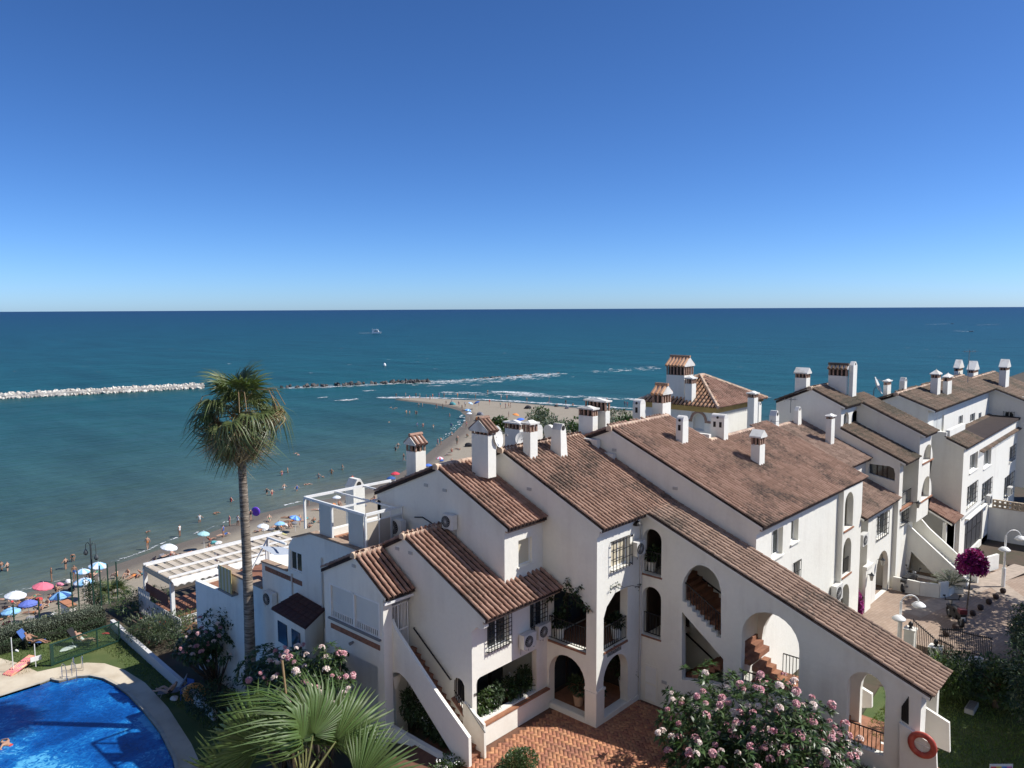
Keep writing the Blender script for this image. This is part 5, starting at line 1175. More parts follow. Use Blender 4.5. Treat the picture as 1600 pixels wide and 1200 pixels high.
# grass blades on the lawns
gv, gf = [], []
def blades(n, sampler, h=.07):
    for _ in range(n):
        x, y, z = sampler(); a = nr.random() * 6.28; w = .012 + nr.random() * .02; hh = h * (.5 + nr.random()); b0 = len(gv)
        gv.extend([(x - math.cos(a)*w, y - math.sin(a)*w, z), (x + math.cos(a)*w, y + math.sin(a)*w, z), (x + nr.normal()*.03, y + nr.normal()*.03, z + hh)]); gf.append((b0, b0+1, b0+2))
def s_lawn():
    while True:
        x, y = 11.5 + nr.random()*6.2, 33 + nr.random()*21
        if y > 47.6 or x > 15.9: 
            if x < 17.1 + (y - 34) * .05: return x, y, POOLZ - .03
blades(9000, s_lawn); blades(9000, lambda: (28.2 + nr.random()*7, 3.5 + nr.random()*5.5, 12.97))
GRASS = leaf_mat('grass_blade', (.095, .15, .035), (.15, .18, .06), .6, .3)
o = link('grass', np_mesh('grass', gv, np.array(gf), GRASS)); o['kind'] = 'stuff'
# --- low garden wall along the lawn, and retaining wall to the beach
gw = thing('garden_wall', 'low grey white garden wall running beside the pool lawn under the bushes', 'wall', (17.5, 44, POOLZ))
a_, b_ = H(175, 968, 'z', POOLZ + .55), H(336, 1108, 'z', POOLZ + .55)
mb = MB(); d = (b_ - a_).normalized(); n_ = Vector((-d.y, d.x, 0)); mb.obox((a_ + b_) / 2 - Vector((0, 0, .4)), d * (b_ - a_).length / 2, n_ * .11, Vector((0, 0, .4))); mb.build('wall', GREYW, gw)
rw = thing('retaining_wall', 'pale retaining wall at the beach edge below the pool garden', 'wall', (10, 55, 4))
mb = MB(); mb.box(-10, 19, 54.6, 55.0, .2, POOLZ - .4); mb.build('wall', CREAM, rw)
# ================================================================== house at the left of the terrace with a glazed roof terrace
hm = thing('white_house', 'white side house with a glazed roof terrace behind the tall palm', 'house', (18.5, 30, 9.2), 'white terraced houses')
XM = 18.5
pr_ = [yz(x, y, XM) for x, y in [(575, 864), (486, 831), (457, 841), (451, 851), (450, 893), (409, 878)]]
zt = 19.1
w = MB(); win = pr('x', XM, 453, 857, 472, 898)
yl_ = pr_[5][0]
w.panel('x', XM, XM + .25, [(24.0, 9), (yl_, 9), (yl_, pr_[5][1]), (pr_[4][0], pr_[4][1]), (pr_[3][0], pr_[3][1]), (pr_[2][0], pr_[2][1]), (pr_[1][0], zt), (24.0, zt)], [rect(win[0], win[1], win[2] + .05, win[3] - .05)])
w.box(XM + .26, 26, pr_[1][0] - .1, pr_[1][0] + .15, 9, zt); w.box(XM + .26, 26, yl_ - .25, yl_, 9, pr_[5][1]); w.box(XM + .26, 25, 24, pr_[1][0] - .11, zt - .5, zt - .35)
w.box(XM + .26, 25, pr_[1][0] + .16, yl_ - .26, pr_[5][1] - .5, pr_[5][1] - .35)
yr2 = H(342, 900, 'x', XM).y; ll = H(305, 907, 'x', XM)
w.box(XM, XM + .25, yl_ + .002, yr2, 9, 15.5)
w.prism([(yr2 + .003, 9), (ll.y, 9), (ll.y, ll.z), (yr2 + .003, ll.z + .1)], 'x', XM, XM + .25); w.box(XM + .26, 24, ll.y - .25, ll.y, 9, ll.z - .1)
q = MB(); q.box(XM + .255, 23.9, ll.y - .252 - (ll.y - yr2) + .3, ll.y - .26, ll.z - .35, ll.z - .25); q.box(XM + .255, 24.9, yr2 - 0, yl_ + .003, 14.9, 15.1); q.build('flat_roof', TERRA_D, hm)
w.build('wall', WHITE2, hm)
window(hm, 'x', XM, (win[0], win[1], win[2] + .05, win[3] - .05), grille=False, rec=.05, sill=False)
q = MB(); q.box(XM - .06, XM + .3, 24, pr_[1][0] + .02, zt + .002, zt + .09); q.bar((XM + .1, pr_[2][0], pr_[2][1] + .05), (XM + .1, pr_[1][0], zt + .05), .34, .08); q.bar((XM + .1, pr_[4][0], pr_[4][1] + .05), (XM + .1, yl_, pr_[5][1] + .05), .32, .08); q.box(XM - .08, XM + .4, yl_ + .003, yr2, 15.5, 15.6); q.build('coping', EAVE, hm, kind='stuff')
flr = MB(); flr.box(XM + .27, 24.5, 24.1, pr_[1][0] - .12, zt - .348, zt - .32); flr.build('terrace_floor', TERRA, hm)
b0, b1 = yz(415, 887, XM), yz(473, 913, XM)
for i in range(14):
    y = b0[0] + (b1[0] - b0[0]) * i / 14; q = MB(); q.box(XM - .03, XM + .02, y - (b0[0] - b1[0]) / 14 * .8, y, (b0[1] + b1[1]) / 2 - .11, (b0[1] + b1[1]) / 2 + .11); q.build('brick', BRICKM, hm)
q = MB(); p = H(504.5, 900, 'x', XM); q.tube([(XM - .06, p.y, 18.2), (XM - .06, p.y, 13.8)], .04, 8); q.build('downpipe', GREYW, hm); q = MB(); p = H(457, 900, 'x', XM); q.tube([(XM - .05, p.y, 16.9), (XM - .05, p.y, 15.2)], .04, 8); q.build('downpipe', GREYW, hm)
# lean-to in front of the side house
lt = thing('lean_to', 'small white lean-to with a dark red flat tiled roof behind the pink flowering bushes', 'outbuilding', (17.4, 30, 9.3))
L1 = [H(464, 926, 'x', 18.46), H(508, 951, 'x', 18.46), H(477, 981, 'x', 16.95), H(424, 950, 'x', 16.95)]
DRT = mat('dark_red_roof', (.075, .026, .020), .75, .3, 4, bump=.2)
q = MB(); n_ = Vector((0, 0, -.08)); q.add(L1 + [p + n_ for p in L1], [(0,1,2,3), (7,6,5,4), (0,4,5,1), (1,5,6,2), (2,6,7,3), (3,7,4,0)]); lr = q.build('roof', DRT, lt)
for i in range(7):
    for j in range(6):
        f = lambda s, t: L1[0].lerp(L1[1], s).lerp(L1[3].lerp(L1[2], s), t) + Vector((0, 0, .012 + .012 * (j % 2)))
        s0_, s1_, t0_, t1_ = (i + .04) / 7, (i + .96) / 7, (j + .0) / 6, (j + .98) / 6
        q = MB(); P_ = [f(s0_, t0_), f(s1_, t0_), f(s1_, t1_) + Vector((0, 0, .02)), f(s0_, t1_) + Vector((0, 0, .02))]; q.add(P_ + [p - Vector((0, 0, .02)) for p in P_], [(0,1,2,3), (0,4,5,1), (1,5,6,2), (2,6,7,3), (3,7,4,0)]); q.build('roof_tile', DRT, lr)
c_ = sum(L1, Vector()) / 4; q = MB(); S_ = [c_.lerp(p, .90) for p in L1]
lo_ = [Vector((p.x, p.y, 9.2)) for p in S_]; q.add([p - Vector((0, 0, .12)) for p in S_] + lo_, [(0,1,5,4), (1,2,6,5), (2,3,7,6), (3,0,4,7)]); q.build('wall', WHITE2, lt)
q = MB()
for (ta, tb) in ((.12, .42), (.58, .85)):
    a_, b_ = S_[3].lerp(S_[2], ta), S_[3].lerp(S_[2], tb); nn = (b_ - a_).cross(Vector((0, 0, 1))).normalized() * .03
    if nn.dot(fw) > 0: nn = -nn
    q.add([a_ - Vector((0,0,.45)) + nn, b_ - Vector((0,0,.45)) + nn, b_ - Vector((0,0,1.4)) + nn, a_ - Vector((0,0,1.4)) + nn, a_ - Vector((0,0,.45)), b_ - Vector((0,0,.45)), b_ - Vector((0,0,1.4)), a_ - Vector((0,0,1.4))], [(0,1,2,3), (0,4,5,1), (1,5,6,2), (2,6,7,3), (3,7,4,0)])
q.build('window', GLASS, lt)
p = H(428, 945, 'x', XM); ac_unit('shaded air conditioner on the side house wall beside the dark red lean-to roof', (XM, p.y, p.z), 'x', .8, .7)
# glazed frame on the roof terrace
ge = thing('terrace_enclosure', 'white metal and frosted glass enclosure frame standing on the roof terrace', 'enclosure', (18.6, 27, zt + .09))
ZT = 20.62; A_, B_, C_, D_ = H(487, 775, 'z', ZT), H(575, 804, 'z', ZT), H(606, 794, 'z', ZT), H(594, 747, 'z', ZT)
A_.x = B_.x = XM + .12; C_.y = B_.y; D_.y = A_.y - .2; E2 = Vector((C_.x, D_.y, ZT))
q = MB(); zb = zt + .095
for a, b in ((A_, B_), (B_, C_), (A_, D_)): q.bar(a, b, .09, .11)
for t in (.33, .66): q.bar(A_.lerp(D_, t), B_.lerp(B_ + (D_ - A_), t), .06, .07)
q.bar(A_.lerp(B_, .6), A_.lerp(B_, .6) + (D_ - A_) * .55, .07, .07)
for p in (A_, B_, A_.lerp(B_, .47), D_, D_ + Vector((.3, 0, 0))): q.bar(Vector((p.x, p.y, zb)), Vector((p.x, p.y, ZT - .06)), .085, .085)
q.build('frame', PAINT, ge)
FROST = mat('frosted_panel', (.55, .57, .55), .35, .05)
for (t0_, t1_) in ((.26, .45), (.74, .97)):
    a, b = A_.lerp(B_, t0_), A_.lerp(B_, t1_); q = MB(); q.box(XM + .10, XM + .13, a.y, b.y, zb, ZT - .07); q.build('panel', FROST, ge)
BEI = mat('beige_panel', (.50, .44, .36), .35, .05)
for i in range(4):
    x0_ = B_.x + .08 + i * .62; q = MB(); q.box(x0_, x0_ + .57, B_.y - .01, B_.y + .02, zb, ZT - .35); q.build('panel', BEI if i < 2 else FROST, ge)
    q = MB(); q.box(x0_ + .572, x0_ + .615, B_.y - .03, B_.y + .03, zb, ZT - .07); q.box(x0_, x0_ + .57, B_.y - .02, B_.y + .02, ZT - .34, ZT - .29); q.build('mullion', PAINT, ge)
q = MB(); q.box(C_.x, B_.x + 2.6, B_.y - .04, B_.y + .04, ZT - .06, ZT + .02); q.build('rail', PAINT, ge)
p = H(637, 832, 'y', B_.y - .2); ac_unit('white air conditioner with a large black fan standing beside the glazed terrace', (B_.x + 1.75, B_.y - .12, zt + .35), 'x', .8, .72)
q = MB(); q.tube([H(648, 808, 'x', X1U - .05), H(660, 808, 'x', X1U - .05), H(675, 818, 'x', X1U - .05), H(690, 825, 'x', X1U - .05), H(702, 824, 'x', X1U - .05)], .025, 6); q.build('air_conditioner_cable', IRON, label='black cable sagging between two air conditioners on the gable wall', cat='cable')
p = H(600, 735, 'x', 21.5); c5 = chimney(thing('vent_turret', 'small white gabled vent turret with a round hole beyond the roof terrace', 'chimney', (23, 32.2, 15)), 22.9, 23.6, 32.0, 32.7, 15, H(600, 752, 'y', 32.0).z, 'plain', ridge='y', wm=WHITE)
# ================================================================== vegetation
def leaves_mesh(name, C, D, L_, W_, mats, mi=None, bend=0.25):
    """C centres (n,3), D leaf directions (n,3); one bent diamond of 2 quads per leaf"""
    C, D = np.asarray(C, float), np.asarray(D, float); n = len(C)
    D = D / np.maximum(1e-6, np.linalg.norm(D, axis=1))[:, None]
    up_ = np.zeros_like(D); up_[:, 2] = 1; up_ += nr.normal(size=D.shape) * .25
    S = np.cross(D, up_); S /= np.maximum(1e-6, np.linalg.norm(S, axis=1))[:, None]; N_ = np.cross(S, D)
    L_ = np.broadcast_to(np.asarray(L_, float).reshape(-1, 1), (n, 1)); W_ = np.broadcast_to(np.asarray(W_, float).reshape(-1, 1), (n, 1))
    p0 = C; pm = C + D * L_ * .55 + N_ * L_ * bend * .25; p1 = C + D * L_ - N_ * L_ * bend * .35
    a = C + D * L_ * .45 + S * W_ * .5 + N_ * W_ * .2; b = C + D * L_ * .45 - S * W_ * .5 + N_ * W_ * .2
    V = np.stack([p0, a, pm, b, p1], 1).reshape(-1, 3); k = np.arange(n)[:, None] * 5
    F1 = k + np.array([[0, 1, 2, 3]]); F2 = k + np.array([[2, 1, 4, 3]])
    # second quad shares a, pm, b and the tip
    Fc = np.stack([F1, F2], 1).reshape(-1, 4)
    m2 = None if mi is None else np.repeat(mi, 2)
    return np_mesh(name, V, Fc, mats, m2)
def lobes(c, r, n, k=7, squash=.75, rng=None):
    """points on and inside a lumpy crown made of k lobes; returns points, outward directions, radial share"""
    g = rng or nr; c = np.array(c, float); r = np.array(r, float)
    lc = [np.zeros(3)] + [(lambda d: d / np.linalg.norm(d) * .58)(g.normal(size=3) * np.array([1, 1, .6])) for _ in range(k)]
    lr = [.62] + [.36 + .2 * g.random() for _ in range(k)]
    P, Dn = [], []
    w_ = np.array(lr) ** 2; w_ /= w_.sum()
    for i, m_ in enumerate((w_ * n).astype(int) + 1):
        d = g.normal(size=(m_, 3)); d /= np.linalg.norm(d, axis=1)[:, None]
        s = (.55 + .45 * g.random(m_) ** .5)[:, None]
        P.append(lc[i] + d * s * lr[i]); Dn.append(d)
    P, Dn = np.concatenate(P), np.concatenate(Dn)
    return c + P * r, Dn, P
L_DARK = leaf_mat('dark_leaf', (.022, .045, .014), (.038, .065, .020), .65, .12)
L_MID = leaf_mat('mid_leaf', (.040, .075, .020), (.065, .10, .030), .45, .2)
L_LIGHT = leaf_mat('light_leaf', (.075, .12, .030), (.11, .15, .05), .5, .25)
L_GREY = leaf_mat('grey_leaf', (.105, .13, .085), (.14, .16, .105), .6, .15)
L_PLUM = leaf_mat('broad_leaf', (.034, .066, .020), (.066, .105, .032), .42, .2)
BARK = mat('bark', (.12, .09, .065), .95, .4, 4, bump=.5)
PINK = mat('pink_petal', (.60, .27, .31), .6, c2=(.72, .50, .49), vscale=9, island=.22)
PINK2 = mat('rose_petal', (.58, .24, .30), .6, c2=(.74, .52, .50), vscale=9, island=.25)
PALE = mat('pale_petal', (.80, .66, .62), .6, c2=(.82, .72, .62), vscale=9, island=.15)
MAGENTA = leaf_mat('magenta_bract', (.24, .012, .17), (.34, .03, .25), .6, .3)
WHITEF = mat('white_petal', (.82, .82, .76), .6)
REDF = mat('red_petal', (.45, .05, .05), .6)
def shrub(name, label, cat, c, r, n, L_, W_, m, k=7, trunk=None, group=None, flowers=None, base=None, out=.7, droop=.15):
    zb = base if base is not None else c[2] - r[2] * .8
    t = thing(name, label, cat, (c[0], c[1], zb), group)
    P, D, U = lobes(c, r, n, k)
    D = D * out + nr.normal(size=D.shape) * .55; D[:, 2] += .15 - droop
    keep = P[:, 2] > zb + .03; P, D = P[keep], D[keep]
    me = leaves_mesh('foliage', P - np.array(t.location), D, L_ * (.7 + .6 * nr.random(len(P))), W_ * (.7 + .6 * nr.random(len(P))), m)
    link('foliage', me, t)
    if trunk is not None:
        q = MB(); base_ = Vector((c[0], c[1], zb)); top = Vector(c) + Vector((0, 0, r[2] * .2))
        q.tube([base_, base_.lerp(top, .5) + Vector((nr.normal() * .06, nr.normal() * .06, 0)), top], trunk, 7, r1=trunk * .6)
        for _ in range(5):
            e = Vector(c) + Vector((nr.normal() * r[0] * .45, nr.normal() * r[1] * .45, r[2] * (.1 + .5 * nr.random()))); s_ = base_.lerp(top, .45 + .4 * nr.random()); q.tube([s_, s_.lerp(e, .5) + Vector((0, 0, -.05)), e], trunk * .45, 5, r1=trunk * .15)
        q.build('trunk', BARK, t)
    if flowers:
        fm, nf, fs2 = flowers; P2, D2, _ = lobes(c, np.array(r) * 1.04, nf * 3, k); P2 = P2[nr.permutation(len(P2))][:nf]
        P2 = np.repeat(P2, 7, 0) + nr.normal(size=(len(P2) * 7, 3)) * fs2 * .9
        o = link('flowers', leaves_mesh('flowers', P2 - np.array(t.location), nr.normal(size=P2.shape), fs2, fs2, fm), t); o['kind'] = 'stuff'
    return t
# ---- frangipani: rosettes of long leaves and heads of pink flowers
def flower_head_mesh(name, m, r=.13):
    C, D = [], []
    for i in range(20):
        d = nr.normal(size=3); d[2] = abs(d[2]) + .15; d /= np.linalg.norm(d)
        o_ = d * r * .75
        for j in range(5):
            a = 2 * math.pi * j / 5; t1 = np.cross(d, [0.3, .1, 1]); t1 /= np.linalg.norm(t1); t2 = np.cross(d, t1)
            C.append(o_); D.append(t1 * math.cos(a) + t2 * math.sin(a) + d * .35)
    return leaves_mesh(name, C, D, r * .55, r * .42, m, bend=.1)
HEADS = [flower_head_mesh('flower_head', m_, .115) for m_ in (PINK, PINK2, PALE)]
def frangipani(label, c, r, nros, nfl, base, k=8, L_=.27, seed=3):
    g = np.random.default_rng(seed)
    t = thing('frangipani_bush', label, 'flowering bush', (c[0], c[1], base)); off = np.array(t.location)
    P, D, U = lobes(c, r, nros, k, rng=g); keep = P[:, 2] > base + .2; P, D = P[keep], D[keep]
    C, Q, LL = [], [], []
    for p, d in zip(P, D):
        ax = d + np.array([0, 0, .7]); ax /= np.linalg.norm(ax); t1 = np.cross(ax, [.2, .9, .1]); t1 /= np.linalg.norm(t1); t2 = np.cross(ax, t1)
        for j in range(11):
            a = 2 * math.pi * j / 11 * 2.4 + g.random(); e = .15 + .5 * j / 11
            C.append(p - ax * .05 * j / 11); Q.append((t1 * math.cos(a) + t2 * math.sin(a)) + ax * (.75 - e * 1.3)); LL.append(L_ * (.7 + .55 * g.random()))
    LL = np.array(LL)
    link('foliage', leaves_mesh('foliage', np.array(C) - off, Q, LL, LL * .30, L_PLUM, bend=.3), t)
    q = MB(); b_ = Vector((c[0], c[1], base))
    for _ in range(26):
        p = Vector(P[g.integers(len(P))]); m_ = b_.lerp(p, .5) + Vector((0, 0, -.15)); q.tube([b_ + Vector((g.normal() * .15, g.normal() * .15, 0)), m_, p], .07, 5, r1=.03)
    q.build('branches', BARK, t)
    # heads sit on the outer, upper shoots that see the light
    sc_ = (P[:, 2] - c[2]) / r[2] + np.linalg.norm((P - np.array(c)) / np.array(r), axis=1) + g.random(len(P)) * .9
    vis = (P - np.array(c)) @ np.array([-.6, -.55, .55])
    idx = np.argsort(-(sc_ * .6 + vis / max(r) * .9))[:nfl * 2]; idx = g.permutation(idx)[:nfl]
    for i in idx:
        h = link('flower_head', HEADS[g.integers(3)], t, Vector(P[i] + D[i] * .10 + np.array([0, 0, .12]) - off)); h.rotation_euler = (g.normal() * .3, g.normal() * .3, g.random() * 6); s_ = .7 + .6 * g.random(); h.scale = (s_, s_, s_)
    return t
p = HD(1186, 1120, 24.6); frangipani('big round frangipani bush covered in pink flowers in front of the stair wing arches', (p.x, p.y, 15.1), (3.35, 3.35, 2.75), 1500, 270, 12.9, k=22, seed=5)
p = HD(497, 1062, 28.5); frangipani('frangipani bush with pink flowers beside the shuttered house and its recessed wall', (p.x, p.y, p.z - .2), (1.5, 1.6, 1.7), 230, 34, 11.2, seed=8)
p = HD(432, 1056, 31.5); frangipani('frangipani bush with few pink flowers standing before the dark red lean-to', (p.x, p.y, p.z), (1.9, 1.8, 1.5), 300, 22, 9.4, seed=9)
p = HD(455, 1080, 30.5); frangipani('low frangipani bush right behind the near fan palm leaves', (p.x, p.y, p.z), (1.7, 1.7, 1.3), 210, 16, 10.4, seed=19)
p = HD(335, 985, 41.0); frangipani('frangipani bush with pale flowers below the yellow striped awning', (p.x, p.y, p.z), (2.3, 2.4, 1.7), 330, 30, 9.0, seed=10)
p = HD(380, 960, 41.0); shrub('dark_shrub', 'dark leafy shrub behind the tall palm trunk against the white side wall', 'shrub', (p.x, p.y, p.z), (1.3, 1.3, 1.3), 1500, .22, .08, L_DARK, base=9.2)
p = HD(345, 1065, 37.5); shrub('dark_shrub', 'dark shrub under the frangipani beside the orange swim ring', 'shrub', (p.x, p.y, 9.9), (1.6, 2.2, .9), 1500, .2, .07, L_DARK, base=9.1)
p = HD(250, 975, 46.5); shrub('oleander_shrub', 'grey green feathery shrubs spilling over the garden wall beside the lawn', 'shrub', (p.x, p.y, 9.9), (1.7, 3.0, 1.0), 2600, .26, .05, leaf_mat('oleander_leaf', (.045, .07, .03), (.075, .09, .045), .5, .2), base=9.1, flowers=(REDF, 10, .06))
p = HD(215, 955, 51); shrub('oleander_shrub', 'green shrub at the corner of the garden wall by the small palm', 'shrub', (p.x, p.y, 9.9), (1.8, 1.6, .9), 1500, .22, .05, L_MID, base=9.0)
p = HD(265, 960, 47.5); shrub('low_hedge', 'low clipped bright green hedge in front of the white pergola', 'hedge', (p.x, p.y, 9.8), (2.2, 1.4, .7), 2200, .10, .06, L_LIGHT, base=9.0)
p = HD(300, 962, 46); shrub('low_hedge', 'dark clipped hedge in shade right of the bright hedge under the side house', 'hedge', (p.x, p.y, 9.7), (1.6, 1.4, .8), 1500, .10, .06, L_DARK, base=9.0)
# hedges on the sea side of the pool lawn: clipped, box-shaped
def hedge(label, a, b, w, h, z, m, n, Lf=.09, name='clipped_hedge'):
    a, b = Vector(a), Vector(b); d = (b - a).normalized(); nn = Vector((-d.y, d.x, 0)); T = (b - a).length
    t = thing(name, label, 'hedge', ((a.x + b.x) / 2, (a.y + b.y) / 2, z))
    P, D = [], []
    for _ in range(n):
        s_ = nr.random() * T; f = nr.random()
        hh = h * (1 + .10 * math.sin(s_ * 1.7) + .06 * math.sin(s_ * 4.1)); ww = w * (1 + .12 * math.sin(s_ * 1.1 + 1))
        if f < .5: u, v, dd = (nr.random() - .5) * ww, hh - abs(nr.normal()) * .04, (0, 0, 1)
        else:
            sg = -1 if f < .88 else 1; u, v, dd = sg * (ww / 2 - abs(nr.normal()) * .04), nr.random() * hh, tuple(nn * sg)
        p = a + d * s_ + nn * u; P.append((p.x, p.y, z + v)); D.append(np.array(dd) + nr.normal(size=3) * .7)
    link('foliage', leaves_mesh('foliage', np.array(P) - np.array(t.location), D, Lf * (.6 + .8 * nr.random(len(P))), Lf * .6, m), t)
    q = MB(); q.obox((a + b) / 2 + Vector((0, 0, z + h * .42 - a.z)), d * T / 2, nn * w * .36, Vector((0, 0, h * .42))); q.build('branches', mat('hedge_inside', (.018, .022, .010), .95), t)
    return t
hedge('long clipped grey green hedge at the sea side of the pool lawn', (4, 53.6, 9), (17.6, 52.4, 9), 1.6, 1.0, 8.95, L_GREY, 11000)
hedge('low darker hedge in front of the long grey green hedge', (4, 52.2, 9), (17.3, 51.2, 9), .7, .55, 8.95, L_DARK, 5200)
p = HD(5, 975, 52); shrub('green_bush', 'green bush at the left edge beyond the pool hedge', 'shrub', (p.x, p.y, p.z), (1.2, 1.2, .9), 900, .14, .06, L_MID, base=8.4)
p = HD(105, 965, 53.5); shrub('green_bush', 'green bush beside the orange brick pillar at the beach fence', 'shrub', (p.x, p.y, p.z), (1.3, 1.1, 1.0), 1300, .14, .06, L_MID, base=8.4, flowers=(WHITEF, 4, .05))
p = HD(147, 935, 56); shrub('dark_bush', 'dark column shaped shrub beside the small fan palm at the beach fence', 'shrub', (p.x, p.y, p.z), (1.0, 1.0, 2.0), 2000, .20, .06, L_DARK, base=7.4)
# planted porch and pillar plants
for i, (x, y) in enumerate(((760, 1095), (778, 1088), (795, 1075), (812, 1063), (828, 1058))):
    p = H(x, y, 'y', Y1 + .25); shrub('porch_plant', ['dense dark plant at the near end of the porch planter', 'dark leafy plant in the porch planter, second from the stair end', 'tall dark plant in the middle of the porch planter', 'leafy plant in the porch planter below the air conditioners', 'bushy plant at the far end of the porch planter'][i], 'plant', (p.x, p.y + .1, 14.35 + .1 * (i % 2)), (.42, .36, .6), 380, .18, .07, L_DARK if i % 2 else L_MID, k=4, base=13.85, flowers=(WHITEF if i != 2 else PINK, 3, .05))
pl = thing('porch_planter', 'long white planter wall topped with terracotta along the porch', 'planter', (20.7, Y1, G0))
q = MB(); q.box(X1 + .25, X2 - .06, Y1 - .16, Y1 - .005, G0, 13.78); q.build('wall', WHITE, pl); q = MB(); q.box(X1 + .25, X2 - .06, Y1 - .20, Y1 + .30, 13.781, 13.84); q.build('coping', TERRA, pl)
def pot_plant(label, c, ph=.42, pr_=.2, leaf=L_DARK, pm=None, hgt=.55, kind='potted_plant', n=220):
    t = thing(kind, label, 'potted plant', c)
    q = MB(); q.lathe([(pr_ * .75, 0), (pr_, ph), (pr_ * 1.06, ph), (pr_ * 1.06, ph - .05)], c, 14); q.build('pot', pm or PAINT, t, smooth=False)
    P, D, _ = lobes((c[0], c[1], c[2] + ph + hgt * .5), (hgt * .55, hgt * .55, hgt * .6), n, 4); D[:, 2] += .3
    link('foliage', leaves_mesh('foliage', P - np.array(t.location), D, .2, .07, leaf), t); return t
b_ = H(872, 998, 'x', X2 + .35); pot_plant('dark plant in a white pot behind the left balcony railing of the corner house', (X2 + .45, b_.y, 15.8), .45, .22, hgt=.75)
b_ = H(966, 990, 'y', Y2 + .35); pot_plant('plant in a white pot behind the right balcony railing of the corner house', (b_.x, Y2 + .45, 15.8), .45, .22, hgt=.6)
b_ = H(1013, 895, 'x', XW + .35); pot_plant('plant in a white pot inside the topmost small stair arch', (XW + .42, b_.y - .1, 18.36), .42, .2, hgt=.6)
b_ = H(911, 1105, 'x', X2 + .5); pot_plant('plant in a terracotta pot inside the left ground arch', (X2 + .6, b_.y + .3, G0 + .22), .42, .22, pm=mat('clay_pot', (.42, .27, .18), .8), hgt=.8)
b_ = H(975, 1090, 'y', Y2 + .5); pot_plant('tall plant in a white pot inside the right ground arch', (b_.x + .1, Y2 + .55, G0 + .22), .55, .25, hgt=1.0, n=320)
pot_plant('small plant in a white pot beside the corner pillar of the ground arches', (X2 + .95, Y2 + .5, G0 + .22), .5, .17, hgt=.3)
# climbing plant hanging at the balcony corner
t = thing('climbing_plant', 'climbing plant trailing over the left balcony opening of the corner house', 'plant', (X2 - .1, 17.9, 17.3))
C_, D_ = [], []; q = MB()
for pts in ([(886, 905), (890, 925), (900, 940), (915, 950), (922, 948)], [(886, 905), (884, 930), (880, 950), (893, 945)], [(905, 935), (898, 925), (905, 915)], [(846, 945), (855, 935), (866, 935), (858, 925)]):
    V = [H(x, y, 'x', X2 - .08) for x, y in pts]; q.tube(V, .012, 5)
    for i in range(len(V) - 1):
        for _ in range(16): C_.append(np.array(V[i].lerp(V[i+1], nr.random())) + nr.normal(size=3) * .05 - np.array(t.location)); D_.append(nr.normal(size=3) + np.array([-.3, -.2, -.3]))
q.build('stem', BARK, t); link('foliage', leaves_mesh('foliage', C_, D_, .19, .10, L_DARK), t)
t = thing('climbing_plant', 'thin vine crossing the white wall above the right balcony of the corner house', 'plant', (24.4, Y2 - .05, 18)); q = MB(); V = [H(x, y, 'y', Y2 - .05) for x, y in [(957, 918), (965, 914), (975, 918), (988, 915), (998, 917)]]; q.tube(V, .01, 5); q.build('stem', BARK, t)
C_, D_ = [], []
for i in (0, 1, 4):
    for _ in range(14): C_.append(np.array(V[i]) + nr.normal(size=3) * np.array([.1, .03, .07]) - np.array(t.location)); D_.append(nr.normal(size=3) + np.array([0, -.4, 0]))
link('foliage', leaves_mesh('foliage', C_, D_, .11, .05, L_DARK), t)
# ---- fan palms
def frond_mesh(name, pet, rad, nseg, m, spread=115, droop=.45, fold=.04, fuse=.5, wid=1.0, seed=0, stem_m=None, cup=.25, rag=.15):
    g = np.random.default_rng(seed); V, Fc, mi = [], [], []
    a0 = R(spread)
    for i in range(nseg):
        a = -a0 + 2 * a0 * i / (nseg - 1) + g.normal() * .012; da = 2 * a0 / (nseg - 1) * .5 * wid
        Lr = rad * (1 - .25 * (abs(a) / a0) ** 2) * (1 + g.normal() * rag * .4); rr = [0.04, .28, fuse, .75, 1.0]; b0 = len(V)
        dr = droop * (1 + g.normal() * .35)
        for j, f in enumerate(rr):
            r_ = Lr * f; w = r_ * da if f <= fuse else Lr * fuse * da * (1 - ((f - fuse) / (1 - fuse)) ** 1.3) * .95 + .002
            lift = cup * rad * (abs(a) / a0) ** 2 * f - (dr * rad * max(0, (f - fuse * .8)) ** 2 * 2.2); back = 1 - .22 * max(0, f - fuse) * dr * 2
            cx_, cy_ = math.cos(a), math.sin(a)
            for s_, up_ in ((-1, 0), (0, fold * (1.2 - f)), (1, 0)):
                V.append((pet + r_ * back * cx_ - s_ * w * cy_, r_ * back * cy_ + s_ * w * cx_, lift + up_ * rad * .35))
        for j in range(4):
            for s_ in (0, 1): Fc.append((b0 + j*3 + s_, b0 + j*3 + s_ + 1, b0 + (j+1)*3 + s_ + 1, b0 + (j+1)*3 + s_)); mi.append(0)
    b0 = len(V); k = 6; w = .022 * (rad / 1.0)
    for j in range(k + 1):
        x = pet * j / k; s_ = -.06 * pet * math.sin(math.pi * j / k)
        for (dy, dz) in ((-w, 0), (0, w * .9), (w, 0), (0, -w * .5)): V.append((x, dy * (1.6 - .9 * j / k), s_ * -1 + dz))
    for j in range(k):
        for i in range(4): Fc.append((b0 + j*4 + i, b0 + j*4 + (i+1) % 4, b0 + (j+1)*4 + (i+1) % 4, b0 + (j+1)*4 + i)); mi.append(1)
    return np_mesh(name, V, np.array(Fc), [m, stem_m or m], mi)
F_GREEN = leaf_mat('palm_leaf', (.085, .115, .040), (.15, .17, .07), .42, .22, .3)
F_BRIGHT = leaf_mat('young_palm_leaf', (.065, .110, .026), (.10, .15, .040), .48, .3, .25)
F_DEAD = leaf_mat('dead_palm_leaf', (.30, .215, .115), (.44, .34, .20), .8, .15, .35)
